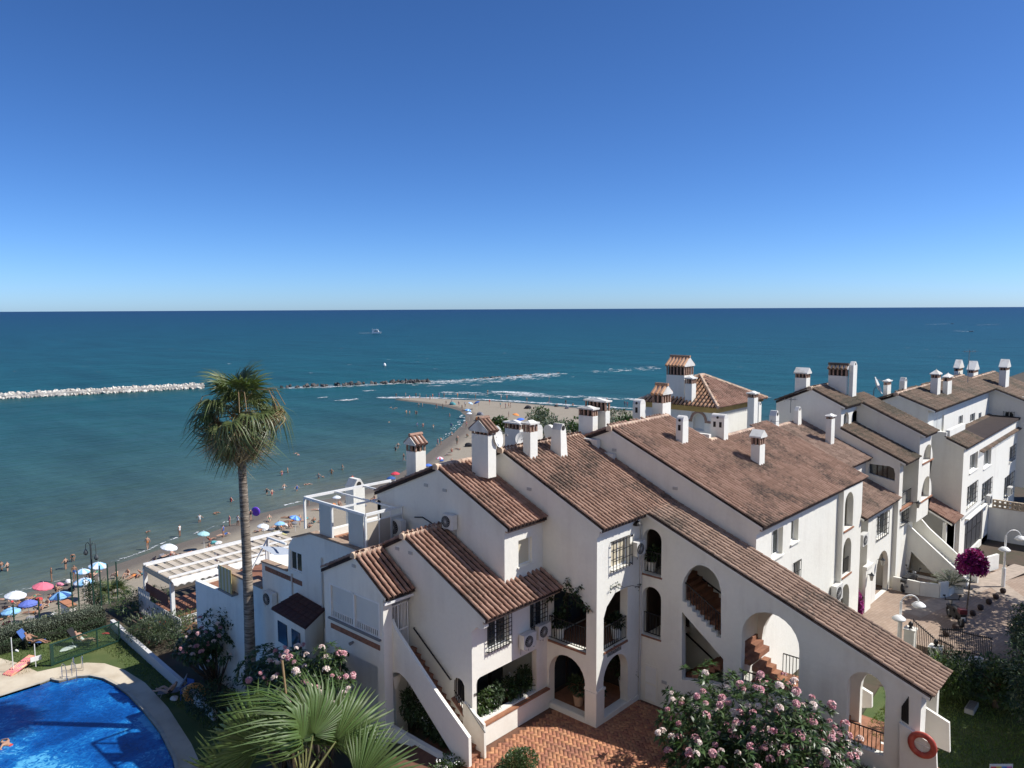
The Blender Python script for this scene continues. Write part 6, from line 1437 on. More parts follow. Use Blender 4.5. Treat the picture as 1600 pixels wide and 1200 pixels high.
F_STEM = mat('palm_stem', (.17, .17, .06), .5, .3, 3); F_STEMD = mat('dead_stem', (.24, .16, .08), .8)
PBARK = None
def palm_bark():
    m, nt, b, N, L = new_mat('palm_bark'); b.inputs['Roughness'].default_value = .95
    g = N.new('ShaderNodeNewGeometry'); mp = N.new('ShaderNodeMapping'); mp.inputs['Scale'].default_value = (1, 1, 7); L.new(g.outputs['Position'], mp.inputs[0])
    n1 = N.new('ShaderNodeTexNoise'); n1.inputs['Scale'].default_value = 2.2; n1.inputs['Detail'].default_value = 8; L.new(mp.outputs[0], n1.inputs['Vector'])
    cr = N.new('ShaderNodeValToRGB'); e = cr.color_ramp.elements; e[0].position = .35; e[0].color = (.075, .058, .044, 1); e[1].position = .66; e[1].color = (.33, .275, .22, 1); L.new(n1.outputs[0], cr.inputs[0]); L.new(cr.outputs[0], b.inputs['Base Color'])
    bp = N.new('ShaderNodeBump'); bp.inputs['Strength'].default_value = .9; bp.inputs['Distance'].default_value = .04; L.new(n1.outputs[0], bp.inputs['Height']); L.new(bp.outputs[0], b.inputs['Normal']); return m
PBARK = palm_bark()
def place_frond(t, me, o, az, el, roll=0, sc_=1.0, name='frond'):
    ob = link(name, me, t); d = Vector((math.cos(el) * math.cos(az), math.cos(el) * math.sin(az), math.sin(el)))
    s_ = Vector((-math.sin(az), math.cos(az), 0)); n_ = d.cross(s_)
    Rm = Matrix((d, s_, n_)).transposed() @ Matrix.Rotation(roll, 3, 'X')
    ob.matrix_basis = Matrix.Translation(Vector(o) - wloc(t)) @ (Rm * sc_).to_4x4(); return ob
pt = HD(374, 664, 36.0); pb = HD(388, 1000, 36.4)
base_p = Vector((pb.x, pb.y, 9.2)); crown = Vector((pt.x, pt.y, pt.z))
tp = thing('tall_fan_palm', 'tall fan palm with a bare grey trunk, green crown and brown hanging dead leaves', 'palm tree', base_p)
q = MB(); pts, rs = [], []
for i in range(40):
    f = i / 39; p = base_p.lerp(crown, f) + Vector((math.sin(f * 3.1) * .10, 0, 0)); pts.append(p); rs.append((.27 - .10 * f + (.05 if f < .04 else 0)) * (1 + .035 * (i % 2)))
q.tube(pts, rs, 12); q.build('trunk', PBARK, tp, smooth=True)
q = MB()
for i in range(60):
    a = nr.random() * 6.28; f = nr.random(); z = crown.z - 1.1 + 1.6 * f; r_ = .26
    q.bar((crown.x + math.cos(a) * r_, crown.y + math.sin(a) * r_, z), (crown.x + math.cos(a) * (r_ + .22), crown.y + math.sin(a) * (r_ + .22), z + .28), .09, .03)
q.build('leaf_bases', F_STEMD, tp, kind='stuff')
FG = [frond_mesh('frond', 1.15, 1.05, 26, F_GREEN, seed=i, droop=.4 + .35 * i, stem_m=F_STEM, fuse=.40, rag=.3) for i in range(3)]
FD = [frond_mesh('dead_frond', 1.0, .95, 20, F_DEAD, seed=20 + i, droop=1.0, spread=80, stem_m=F_STEMD, fuse=.35, rag=.5, cup=-.35) for i in range(2)]
g = np.random.default_rng(4)
top_ = crown + Vector((0, 0, .75))
for i in range(16): place_frond(tp, FG[i % 2], top_ + Vector((0, 0, -.2)), i * 2.4 + .4, R(20 + 60 * g.random()), g.normal() * .5, .62 + .2 * g.random())
for i in range(36):
    az = i * 2.39996; f = i / 36; el = R(78 - 122 * f ** .8) + g.normal() * .22
    place_frond(tp, FG[0 if f < .4 else 1 if f < .72 else 2], top_ + Vector((0, 0, -.5 * f)), az, el, g.normal() * .6, 1.0 + .28 * g.random())
for i in range(54):
    az = i * 2.39996 + .7; el = R(-8 - 74 * g.random()); place_frond(tp, FD[i % 2], top_ + Vector((0, 0, -.35 - .5 * g.random())), az, el, g.normal() * .8, .85 + .3 * g.random(), 'dead_frond')
# two heavy dead clumps as in the photo: left of the trunk and at the right top
rdir = Vector((rt.x, rt.y, 0)).normalized()
for (dx, dz, k_) in ((-.95, .45, 9), (1.55, .95, 12)):
    for j in range(k_):
        az = math.atan2(rdir.y, rdir.x) + (math.pi if dx < 0 else 0) + g.normal() * .4
        place_frond(tp, FD[j % 2], top_ + rdir * dx + Vector((0, 0, dz - .3)), az, R(-74) + g.normal() * .15, g.normal(), .75 + .3 * g.random(), 'dead_frond')
q = MB()
for i in range(7):
    az = g.random() * 6.28; e = top_ + Vector((math.cos(az) * 1.7, math.sin(az) * 1.7, .7 + .4 * g.random())); q.tube([top_, top_.lerp(e, .5) + Vector((0, 0, .5)), e, e + Vector((math.cos(az) * .4, math.sin(az) * .4, -.8))], .02, 5)
q.build('flower_stalk', F_STEMD, tp, kind='stuff')
# near palm in the foreground
nc = HD(466, 1252, 12.6)
npm = thing('near_fan_palm', 'bright green fan palm seen from above in the foreground with long drooping leaf tips', 'palm tree', (nc.x, nc.y, 10.5))
q = MB(); pts = [Vector((nc.x + math.sin(i * .4) * .05, nc.y, 10.5 + (nc.z - .3 - 10.5) * i / 24)) for i in range(25)]; q.tube(pts, [.26 + .02 * (i % 2) for i in range(25)], 12); q.build('trunk', PBARK, npm, smooth=True)
FN = [frond_mesh('frond', .95, 1.12, 40, F_BRIGHT, spread=100, droop=d_, fold=.06, fuse=.55, seed=40 + i, stem_m=F_STEM, cup=.18, rag=.12) for i, d_ in enumerate((.25, .6, 1.05))]
azv = math.atan2(fw.y, fw.x)
spec = [(82, 10, 0, .95), (-80, 12, 0, -.95), (-58, 40, 1, -.7), (52, 42, 1, .8), (12, 80, 2, 1.4), (-18, 74, 2, 1.6), (30, 66, 1, 1.2), (-38, 62, 2, 1.3), (2, 64, 1, 1.5), (118, 22, 1, -.5), (-118, 22, 1, .5), (158, 6, 2, 0), (-160, 8, 2, 0), (-10, 40, 1, .2), (22, 30, 2, -.2), (-98, -5, 2, .3), (98, -8, 2, -.3)]
for (da, el, k_, ro) in spec: place_frond(npm, FN[k_], nc + Vector((0, 0, g.random() * .1)), azv - R(da) + g.normal() * .05, R(el), ro, .95 + .15 * g.random())
q = MB(); s0_ = nc; e = HD(441, 1032, 12.9); q.tube([s0_, s0_.lerp(e, .5), e], .02, 5); q.build('flower_stalk', F_STEMD, npm)
# small fan palm by the beach fence
sp_ = HD(178, 932, 55); spm = thing('small_fan_palm', 'small grey green fan palm at the beach fence left of the pergola', 'palm tree', (sp_.x, sp_.y, sp_.z - 2.2))
q = MB(); q.tube([Vector((sp_.x, sp_.y, sp_.z - 2.2)), sp_ + Vector((0, 0, -.2))], .2, 8); q.build('trunk', PBARK, spm)
for i in range(26):
    f = i / 26; place_frond(spm, FG[0 if f < .5 else 1], sp_, i * 2.39996, R(75 - 85 * f), g.normal() * .3, .72)
# plaza palm, bougainvilleas
p = H(1487, 918, 'z', PZ + .3); pcy = thing('plaza_palm', 'small feathery palm in the white planter beside the plaza staircase', 'palm tree', (p.x, p.y, PZ + .3)); C_, D_, LL = [], [], []
q = MB()
for i in range(17):
    az = i * 2.39996; el = R(75 - 60 * i / 17); d = Vector((math.cos(el) * math.cos(az), math.cos(el) * math.sin(az), math.sin(el))); pts = [Vector((0, 0, .1)) + d * (1.3 * s_ / 8) - Vector((0, 0, .5 * (s_ / 8) ** 2)) for s_ in range(9)]
    q.tube([pp_ + p for pp_ in pts], .012, 4)
    sd = Vector((-math.sin(az), math.cos(az), 0))
    for j in range(2, 9):
        for s_ in (-1, 1):
            for k_ in range(2): C_.append(pts[j] - d * .05 * k_); D_.append(sd * s_ + d * .7 + Vector((0, 0, -.15))); LL.append(.32 * math.sin(math.pi * (j + 1) / 11) + .08)
q.build('rachis', F_STEM, pcy); link('fronds', leaves_mesh('fronds', C_, D_, np.array(LL), .035, L_GREY), pcy)
def bougainvillea(label, foot, top_px, rx, rz, n, stem_r=.035):
    t = thing('bougainvillea_tree', label, 'flowering tree', foot); c = H(top_px[0], top_px[1], 'y', foot.y)
    q = MB(); q.tube([foot, foot.lerp(c, .5) + Vector((.04, 0, 0)), c], stem_r, 6); q.build('trunk', BARK, t)
    P, D, _ = lobes(c, (rx, rx, rz), n, 6); P[:, 2] -= np.abs(nr.normal(size=len(P))) * .1
    link('flowers', leaves_mesh('flowers', P - np.array(foot), D + nr.normal(size=D.shape) * .8, .13, .12, MAGENTA), t)
    P, D, _ = lobes(c, (rx * .8, rx * .8, rz * .8), n // 5, 5); link('foliage', leaves_mesh('foliage', P - np.array(foot), D, .12, .07, L_DARK), t); return t
f_ = H(1509, 968, 'z', PZ); bougainvillea('magenta bougainvillea trained as a tall standard tree on the plaza', f_, (1519, 874), .72, .95, 3600)
f_ = H(1331, 966, 'z', PZ); f_ = Vector((max(f_.x, XT1 + .5), f_.y, PZ)); bougainvillea('smaller magenta bougainvillea growing beside the arched stair tower wall', f_, (1339, 936), .36, .75, 1500)
# trees at the right edge and around the dark lawn
def tree(label, foot, c, r, n, m, L_=.16, W_=.08, k=10, tr=.14, flowers=None, cat='tree', name='leafy_tree', group=None):
    t = shrub(name, label, cat, c, r, n, L_, W_, m, k=k, trunk=tr, base=foot[2], flowers=flowers, group=group); return t
f_ = H(1622, 1092, 'z', 12.97); tree('large dark evergreen tree shading the lawn at the right edge', (f_.x, f_.y, 12.97), (f_.x + .5, f_.y - .6, 15.0), (2.0, 2.0, 1.8), 7000, L_DARK, .17, .08)
f_ = H(1556, 1105, 'z', 12.97); tree('hibiscus tree with a few red flowers beside the dark lawn', (f_.x, f_.y, 12.97), (f_.x, f_.y, 14.2), (1.05, 1.05, 1.2), 3000, L_MID, .15, .08, flowers=(REDF, 7, .07))
f_ = H(1575, 1190, 'z', 12.97); tree('dark bushy tree at the lower right corner over the lawn', (f_.x, f_.y, 12.97), (f_.x + 1.4, f_.y - 1.6, 15.4), (2.2, 2.2, 2.2), 6000, L_DARK, .17, .08)
p = H(1475, 1075, 'z', 13.5); shrub('light_shrub', 'bright green bamboo like shrub below the end of the sloping tiled roof', 'shrub', (p.x, p.y, 14.0), (.95, .95, .95), 2200, .22, .05, L_LIGHT, base=12.97)
p = H(1500, 1050, 'z', 13.8); shrub('dark_shrub', 'dark shrub behind the bright bamboo like shrub near the gate pillars', 'shrub', (p.x, p.y, 13.9), (1.2, 1.2, 1.1), 1800, .18, .07, L_DARK, base=12.97)
p = H(1592, 990, 'z', PZ + 1.2); tree('dense dark clipped ficus at the right edge of the plaza', (p.x + .8, p.y - .3, PZ), (p.x + .8, p.y - .3, PZ + 1.5), (.9, .9, 1.6), 3800, L_DARK, .12, .06, tr=.1)
p = HD(1598, 910, 46); shrub('leafy_branch', 'light leafy shrub reaching into the plaza at the right edge', 'shrub', (p.x + .5, p.y - .5, p.z), (1.0, 1.0, .8), 700, .2, .08, L_MID, trunk=.06, base=PZ)
p = HD(1580, 1030, 37); shrub('garden_shrub', 'flowering garden shrub along the white rough wall near the gate', 'shrub', (p.x, p.y, p.z), (1.2, 1.2, .9), 2600, .15, .07, L_MID, base=13.0, flowers=(REDF, 8, .06))
# unseen neighbours of those trees that throw the shade on lawn and plaza
for i, (x, y, h_, r_) in enumerate(((34.2, .3, 6.5, 3.3), (49, 3.6, 7.6, 3.0), (38.5, 1.0, 7.0, 3.4), (31.8, -2.2, 6.5, 3.3), (44, 1.6, 6.6, 3.2))):
    tree('tall garden tree right of the picture shading the lawn and plaza', (x, y, 12.9), (x, y, 12.9 + h_), (r_, r_, r_ * .85), 5200, L_DARK, .26, .13, tr=.22, name='shade_tree', group='garden trees right of the picture')
# trees on the beach side behind the houses
for i, (x, y, d_, rr_) in enumerate(((852, 662, 105, 3.0), (846, 655, 108, 2.0), (868, 668, 100, 2.4), (895, 675, 95, 2.2), (968, 656, 105, 2.8), (985, 662, 98, 2.0), (942, 668, 90, 2.0), (1218, 700, 62, 1.6), (1203, 690, 70, 1.4), (778, 668, 90, 1.4))):
    c = HD(x, y, d_); shrub('beach_tree', ['pointed grey green tree on the beach behind the chimneys', 'slim upper tree at the beach left of the arched chimney', 'rounded bush on the beach between two chimneys', 'dark bush between the tapered chimney and the wide chimney', 'green tree top between the wide chimneys at the beach', 'small green tree top beside the domed chimney', 'small bush behind the wide double chimney', 'small tree between chimneys near the hip roof villa', 'dark bush at the sea edge right of the hip roof villa', 'small plant behind the satellite dish'][i], 'tree', (c.x, c.y, c.z), (rr_, rr_, rr_ * .8), 900, .45, .2, L_MID if i % 2 else L_GREY, base=c.z - rr_ - 2, trunk=.15, droop=-.1)
p = H(795, 1200, 'z', G0); shrub('round_topiary', 'round clipped bush at the bottom edge of the brick courtyard', 'topiary', (p.x - .1, p.y - .35, 13.25), (.85, .85, .75), 4200, .07, .05, L_MID, k=3, base=13.0, droop=0)
p = H(700, 1205, 'z', G0 - .1); shrub('white_flowers', 'low plant with white flowers at the foot of the outer stair', 'flowers', (p.x, p.y, 13.1), (.8, .6, .45), 700, .12, .06, L_MID, base=12.9, flowers=(WHITEF, 16, .06))
p = H(650, 1120, 'z', 13.0); shrub('stair_shrub', 'dark shrub growing under the arch of the outer stair', 'shrub', (18.1, 20.6, 13.6), (.35, 1.1, 1.0), 1300, .17, .07, L_DARK, base=12.6, flowers=(WHITEF, 4, .05))
p = H(630, 1090, 'x', 17.9); shrub('stair_shrub', 'taller dark shrub beside the pillar under the outer stair', 'shrub', (18.1, 21.8, 13.9), (.35, .6, 1.2), 900, .17, .07, L_DARK, base=12.5)
kb = thing('planter_curb', 'low white curb edging the planting bed under the outer stair', 'curb', (17.3, 21, 12.6)); a_, b_ = H(709, 1183, 'x', XS - .15), H(560, 1118, 'x', XS - .15)
q = MB(); q.box(XS - .22, XS - .04, 18.9, 23.4, 12.2, 13.16); q.build('wall', WHITE2, kb)
# ================================================================== pergola, walls and fences at the sea side
pgz = 12.15; px0, px1, py0, py1 = 19.95, 30.0, 47.3, 51.5
pg = thing('pergola', 'long white pergola with beige roof boards and a scalloped edge by the beach', 'pergola', (px0, py0, 9.3))
BEIGE = mat('beige_board', (.52, .45, .36), .7, .15, 3, island=.06)
for y in (py0 + .35, (py0 + py1) / 2 - .2, py1 - .35, py1):
    q = MB(); q.box(px0, px1, y - .05, y + .05, pgz + .06, pgz + .18); q.build('beam', PAINT, pg)
q = MB(); q.box(px0, px1, py0 - .06, py0 + .06, pgz - .12, pgz + .05); q.build('beam', PAINT, pg)
nb = 16
for i in range(nb):
    x = px0 + .3 + (px1 - px0 - .6) * i / (nb - 1); q = MB(); q.box(x - .19, x + .19, py0 + .1, py1 - .1, pgz - .02, pgz + .03); q.build('roof_board', BEIGE, pg)
q = MB()
for k in range(2): q.box(px0 - .04, px0 - .01, py0, py1, pgz - .28 + k * .2, pgz - .10 + k * .2)
q.build('fascia_board', BEIGE, pg, kind='stuff')
for (x, y) in ((px0 + .05, py0 + .05), (px0 + .05, py1 - .1), (px0 + 5, py0 + .05), (px1 - .1, py0 + .05), (px1 - .1, py1 - .1), (px0 + 5, py1 - .1)):
    q = MB(); q.box(x - .11, x + .11, y - .11, y + .11, 9.3, pgz - .13); q.build('post', PAINT, pg)
q = MB(); n = 22
for i in range(n):
    x0_ = px0 + (px1 - px0) * i / n; x1_ = px0 + (px1 - px0) * (i + 1) / n
    q.add([(x0_, py0 - .3, pgz - .06), (x1_, py0 - .3, pgz - .06), (x1_, py0 - .36, pgz - .2), ((x0_ + x1_)/2, py0 - .37, pgz - .32), (x0_, py0 - .36, pgz - .2), (x0_, py0, pgz), (x1_, py0, pgz)], [(0, 1, 2, 3, 4), (5, 6, 1, 0)])
q.build('scalloped_valance', mat('valance_cloth', (.74, .72, .68), .8), pg)
tf = thing('beach_terrace', 'raised terrace floor under the white pergola', 'terrace', (px0 + 5, py0 + 2, 8))
q = MB(); q.box(px0 - .3, px1 + 2, 44, py1 + .3, 6.0, 9.3); q.build('floor', TERRA_D, tf)
lf = thing('lattice_fence', 'grey white vertical board fence with a mitred end at the pergola corner', 'fence', (px0 - .4, 49, 8.9))
for i in range(24):
    y = 45.3 + i * .26; q = MB(); q.box(px0 - .42, px0 - .38, y, y + .2, 8.9, 10.35 + (.5 if y > 49.5 else 0)); q.build('board', GREYW, lf)
q = MB(); q.box(px0 - .37, px0 - .34, 45.3, 51.5, 9.2, 9.28); q.box(px0 - .37, px0 - .34, 45.3, 51.5, 10.1, 10.18); q.build('rail', GREYW, lf, kind='stuff')
sw = thing('privacy_screen', 'dark red brown cloth screen tied to the pergola railing', 'screen', (px0, 49.5, 10.4)); q = MB(); q.box(px0 - .02, px0 + .01, py0 + .6, py1 - .3, 10.4, 11.1); q.build('cloth', mat('brown_cloth', (.13, .06, .05), .9), sw)
ir = thing('iron_railing', 'black iron railing with flower pots behind it under the pergola front', 'railing', (24, py0 + .2, 9.3)); railing(ir, (px0 + .2, py0 + .1, 9.3), (px0 + 5.0, py0 + .1, 9.3), 1.3, n=30)
bar_ = thing('white_balustrade', 'white curved terrace balustrade at the foot of the pergola post', 'balustrade', (px0 + 1.2, py0 - .6, 9))
q = MB(); n = 9
for i in range(n): x = px0 + .1 + i * .26; q.box(x - .07, x + .07, py0 - .62, py0 - .5, 9.0, 9.75)
q.box(px0, px0 + 2.4, py0 - .64, py0 - .48, 9.751, 9.86); q.build('balusters', PAINT, bar_, kind='stuff')
aw = thing('striped_awning', 'yellow and cream striped awning screen on the side house wall left of the palm trunk', 'awning', (18.4, 37, 15))
a_, b_ = yz(341, 882, XM - .3), yz(361.5, 895, XM - .3); n = 8
for i in range(n):
    y0_ = a_[0] + (b_[0] - a_[0]) * i / n; y1_ = a_[0] + (b_[0] - a_[0]) * (i + 1) / n
    q = MB(); q.box(XM - .32, XM - .29, min(y0_, y1_) + .004, max(y0_, y1_) - .004, a_[1] - 1.25, a_[1]); q.build('stripe', mat('awning_yellow', (.50, .37, .15), .8) if i % 2 else mat('awning_cream', (.56, .50, .36), .8), aw)
q = MB(); q.box(XM - .36, XM - .001, b_[0] - .05, a_[0] + .05, a_[1] - 1.36, a_[1] - 1.26); q.build('sill', GREY, aw)
aw2 = thing('terrace_canopy', 'white steel canopy frame with blue grey cloth on the lower side house terrace', 'canopy', (20, 34, 16.5)); q = MB()
P_ = [H(416, 862, 'x', 20.6), H(419, 840, 'x', 20.6), H(447, 850, 'x', 20.0)]
for p in P_[:2]: q.bar((p.x, p.y, 15.4), p, .09)
q.bar(P_[0], P_[1], .09); q.bar(P_[1], P_[2], .09); q.bar(P_[1], (P_[1].x - 1, P_[1].y, 15.5), .06); q.build('frame', PAINT, aw2)
q = MB(); c_ = H(432, 868, 'x', 20); q.add([(19.4, c_.y + .7, c_.z + .5), (19.4, c_.y - .9, c_.z + .35), (20.8, c_.y - .9, c_.z + .1), (20.8, c_.y + .7, c_.z + .1)], [(0, 1, 2, 3)]); q.build('cloth', mat('canopy_cloth', (.36, .40, .46), .8), aw2)
# beach fence: green posts with wires, orange pillar
GREEN = mat('green_metal', (.015, .05, .035), .45)
bf = thing('wire_fence', 'dark green wire fence along the beach edge behind the pool hedge', 'fence', (10, 54.5, 8.3))
for i, x in enumerate((23, 63, 94, 115, 125, 148, 160, 172, 186)):
    p = H(x, 985 if x < 100 else 968, 'y', 54.6); q = MB(); q.bar((p.x, 54.6, 8.3), (p.x, 54.6, 10.7 if x < 100 else 11.9), .07); q.build('post', GREEN, bf)
q = MB(); xa = H(-10, 980, 'y', 54.6).x; xb = H(186, 970, 'y', 54.6).x
for z in (9.2, 9.8, 10.4): q.bar((xa, 54.6, z), (xb, 54.6, z), .014)
q.build('wires', GREEN, bf, kind='stuff')
for i, (x, y) in enumerate(((190, 995), (191, 1003))):
    pass
bp_ = thing('brick_pillar_wall', 'orange capped low wall stub at the beach stairs', 'wall', (14, 58, 7)); a_, b_ = HD(97, 938, 60), HD(117, 950, 58.5)
q = MB(); d = (b_ - a_); d.z = 0; d.normalize(); nn = Vector((-d.y, d.x, 0)); q.obox((a_ + b_) / 2 - Vector((0, 0, 1.3)), d * .8, nn * .25, Vector((0, 0, 1.3))); q.build('wall', CREAM, bp_)
q = MB(); q.obox((a_ + b_) / 2 + Vector((0, 0, .05)), d * .88, nn * .32, Vector((0, 0, .05))); q.build('coping', mat('orange_coping', (.46, .20, .10), .8), bp_)
# green framed wind break by the pool
wb = thing('wind_break', 'green framed glass wind break standing on the lawn beside the pool deck', 'wind break', (15, 47.5, POOLZ)); a_, b_ = H(81, 1040, 'z', POOLZ), H(187, 1002, 'z', POOLZ); U = Vector((0, 0, 1))
for f in (0, .02, .66, 1): p = a_.lerp(b_, f); q = MB(); q.bar(p, p + U * 1.25, .10 if f < .1 else .07); q.build('post', GREEN, wb)
for z in (.06, 1.22): q = MB(); q.bar(a_ + U * z, b_ + U * z, .07); q.build('rail', GREEN, wb)
gm_, gnt, gb, gN, gL = new_mat('tinted_glass'); gb.inputs['Base Color'].default_value = (.10, .16, .13, 1); gb.inputs['Roughness'].default_value = .1
tr_ = gN.new('ShaderNodeBsdfTransparent'); tr_.inputs[0].default_value = (.80, .86, .82, 1); mxs = gN.new('ShaderNodeMixShader'); mxs.inputs[0].default_value = .10; gL.new(tr_.outputs[0], mxs.inputs[1]); gL.new(gb.outputs[0], mxs.inputs[2]); gL.new(mxs.outputs[0], gN['Material Output'].inputs[0])
q = MB(); d = (b_ - a_).normalized(); q.obox((a_ + b_) / 2 + U * .64, d * (b_ - a_).length / 2 * .98, Vector((-d.y, d.x, 0)) * .008, U * .54); q.build('pane', gm_, wb)
# pool ladder, float, swim ring, poles
CHROME = mat('steel', (.62, .63, .64), .25, metal=1.0)
ld = thing('pool_ladder', 'steel pool ladder with curved handrails at the pool edge', 'ladder', (13.4, 45.2, POOLZ)); q0 = H(100, 1060, 'z', POOLZ)
for k, (dx, dy) in enumerate(((0, 0), (.55, -.25), (0.9, .6), (1.4, .35))):
    b0 = Vector((13.0 + dx * .8, 45.35 + dy * .6, POOLZ)); q = MB(); q.tube([b0, b0 + Vector((0, 0, .75)), b0 + Vector((.03, -.12, .88)), b0 + Vector((.06, -.35, .85)), b0 + Vector((.07, -.5, .55)), b0 + Vector((.07, -.55, -.3))] if k < 2 else [b0, b0 + Vector((0, 0, .72)), b0 + Vector((.0, .08, .8)), b0 + Vector((.02, .25, .7)), b0 + Vector((.02, .3, 0))], .022, 6); q.build('handrail', CHROME, ld)
fl = thing('pool_float', 'pink inflatable pool mattress with orange pattern leaning on a pole', 'pool float', H(32, 1045, 'z', POOLZ)); c_ = H(32, 1044, 'z', POOLZ + .05); ax_ = (H(50, 1031, 'z', POOLZ + .35) - H(14, 1055, 'z', POOLZ + .1)).normalized(); sx = Vector((-ax_.y, ax_.x, 0)).normalized()
PKF = mat('pink_vinyl', (.72, .16, .22), .4, c2=(.75, .42, .20), vscale=5)
q = MB()
for i in range(5): o_ = sx * (i - 2) * .13; q.tube([c_ - ax_ * .85 + o_ + U * .1, c_ - ax_ * .8 + o_ + U * .1, c_ + ax_ * .8 + o_ + U * .2, c_ + ax_ * .85 + o_ + U * .2], [.03, .075, .075, .03], 8)
q.build('mattress', PKF, fl, smooth=True)
def torus(mb, c, R_, r, axis, n=28, m=10, mi=0, sq=1.0, color=None):
    A = Vector(axis).normalized(); t1 = A.cross(Vector((0, 0, 1))); t1 = t1.normalized() if t1.length > .01 else Vector((1, 0, 0)); t2 = A.cross(t1); b = len(mb.v)
    for i in range(n):
        a = 2*math.pi*i/n; d = t1*math.cos(a) + t2*math.sin(a)
        for j in range(m): e_ = 2*math.pi*j/m; mb.v.append(tuple(Vector(c) + d*(R_ + r*math.cos(e_)) + A*r*math.sin(e_)*sq))
    for i in range(n):
        for j in range(m): mb.f.append((b + i*m + j, b + i*m + (j+1) % m, b + ((i+1) % n)*m + (j+1) % m, b + ((i+1) % n)*m + j)); mb.m.append(color(i, n) if color else mi)
p = H(311, 1080, 'z', POOLZ + .5); p.x -= .25; sr = thing('swim_ring', 'orange brown inflatable swim ring leaning upright against the garden wall', 'swim ring', (p.x, p.y, POOLZ))
q = MB(); torus(q, p, .42, .15, (.55, .8, .12)); q.build('ring', mat('orange_vinyl', (.55, .20, .05), .35, c2=(.62, .36, .12), vscale=7), sr, smooth=True)
for i, (x, y0_, y1_) in enumerate(((21, 1050, 998), (56, 1042, 1005))):
    a_ = H(x, y0_, 'z', POOLZ); pl_ = thing('white_pole', ['white pole standing on the pool deck beside the pink float', 'short white sign pole on the lawn edge beside the wind break'][i], 'pole', a_); q = MB(); q.tube([a_, a_ + U * (2.0 if i == 0 else 1.35)], .025, 6); q.build('pole', PAINT, pl_)
    if i: q = MB(); q.box(a_.x - .25, a_.x + .3, a_.y - .03, a_.y + .03, POOLZ + .35, POOLZ + .6); q.build('sign_plate', PAINT, pl_)
wp_ = H(313, 1109, 'z', POOLZ)
# lifebuoy and garden chair by the wing steps, rough planter wall
p = H(1441, 1164, 'x', XW - .2); lb = thing('lifebuoy', 'red lifebuoy with white rope hanging on the white step parapet', 'lifebuoy', p)
q = MB(); torus(q, p, .33, .10, (1, 0, 0), sq=.7); q.build('ring', mat('lifebuoy_red', (.42, .055, .035), .5, c2=(.50, .12, .08), vscale=6), lb, smooth=True)
q = MB(); q.bar(p + Vector((0, .33, .05)), p + Vector((0, -.33, -.05)), .02); q.bar(p, p + Vector((0, 0, -.34)), .02); q.build('rope', PAINT, lb)
BLK = mat('black_plastic', (.018, .018, .02), .5)
def garden_chair(label, c, az, m=BLK, cm=None):
    t = thing('garden_chair', label, 'chair', c); f_ = Vector((math.cos(az), math.sin(az), 0)); s_ = Vector((-f_.y, f_.x, 0)); c = Vector(c)
    q = MB(); q.obox(c + U * .42, f_ * .24, s_ * .24, U * .02); q.build('seat', cm or m, t)
    q = MB(); q.obox(c + U * .72 - f_ * .27, f_ * .015 + U * -.0, s_ * .23, U * .28); q.build('backrest', cm or m, t)
    for a in (-1, 1):
        for b in (-1, 1): q = MB(); q.bar(c + f_ * .22 * b + s_ * .23 * a, c + f_ * .2 * b + s_ * .22 * a + U * (.62 if b > 0 else .42), .035); q.build('leg', m, t)
        q = MB(); q.bar(c + f_ * .24 + s_ * .24 * a + U * .63, c - f_ * .27 + s_ * .24 * a + U * .66, .04); q.build('armrest', m, t)
    return t
p = H(1428, 1196, 'z', 13.0); garden_chair('black garden chair under the red lifebuoy beside the wing steps', (p.x - .1, p.y, 12.97), R(-130))
rk = thing('rough_planter', 'rough white stone planter with trailing plants beside the black garden chair', 'planter', H(1385, 1190, 'z', 13.0)); a_, b_ = H(1362, 1200, 'z', 13.5), H(1404, 1152, 'z', 13.5)
a_.x = min(a_.x, XW - .35); b_.x = min(b_.x, XW - .3)
q = MB()
for off_ in (-.28, .28):
    for i in range(9):
        c_ = a_.lerp(b_, i / 8) + Vector((off_, 0, 0)); q.lathe([(.10, -.5), (.17, -.3), (.18, 0), (.13, .06)], c_ + Vector((nr.normal()*.02, nr.normal()*.02, nr.normal()*.03)), 7)
q.build('stones', WHITE2, rk, kind='stuff'); p = (a_ + b_) / 2
shrub('planter_plant', 'trailing reddish green plant in the rough white planter', 'plant', (p.x, p.y, 13.65), (.32, .9, .35), 700, .16, .07, leaf_mat('reddish_leaf', (.06, .06, .02), (.12, .05, .03), .5, .2), base=13.3, k=5)
# ================================================================== breakwater and reef
def rock_mesh(seed, m):
    g_ = np.random.default_rng(seed); bm = bmesh.new(); bmesh.ops.create_icosphere(bm, subdivisions=1, radius=.5)
    for v in bm.verts: v.co *= .75 + .5 * g_.random(); v.co.z *= .8
    me = bpy.data.meshes.new('rock'); bm.to_mesh(me); bm.free(); me.materials.append(m); return me
ROCKL = mat('pale_rock', (.62, .58, .51), .9, c2=(.40, .37, .32), vscale=.6, bump=.6, bscale=3, obj=.25); ROCKD = mat('dark_rock', (.055, .05, .048), .7, c2=(.11, .10, .09), vscale=.5, obj=.35)
RL, RD = [rock_mesh(i, ROCKL) for i in range(5)], [rock_mesh(10 + i, ROCKD) for i in range(4)]
bw = thing('breakwater', 'long breakwater of pale boulders out in the sea at the left', 'breakwater', H(150, 617, 'z', 0))
A_, B_ = H(-6, 624.2, 'z', 0), H(320, 606.8, 'z', 0); d = (B_ - A_).normalized(); nn = Vector((-d.y, d.x, 0)); T = (B_ - A_).length
q = MB(); q.obox((A_ + B_) / 2 + Vector((0, 0, .5)) + nn * 2.3, d * T / 2, nn * 1.8, Vector((0, 0, .8))); q.build('core', ROCKL, bw)
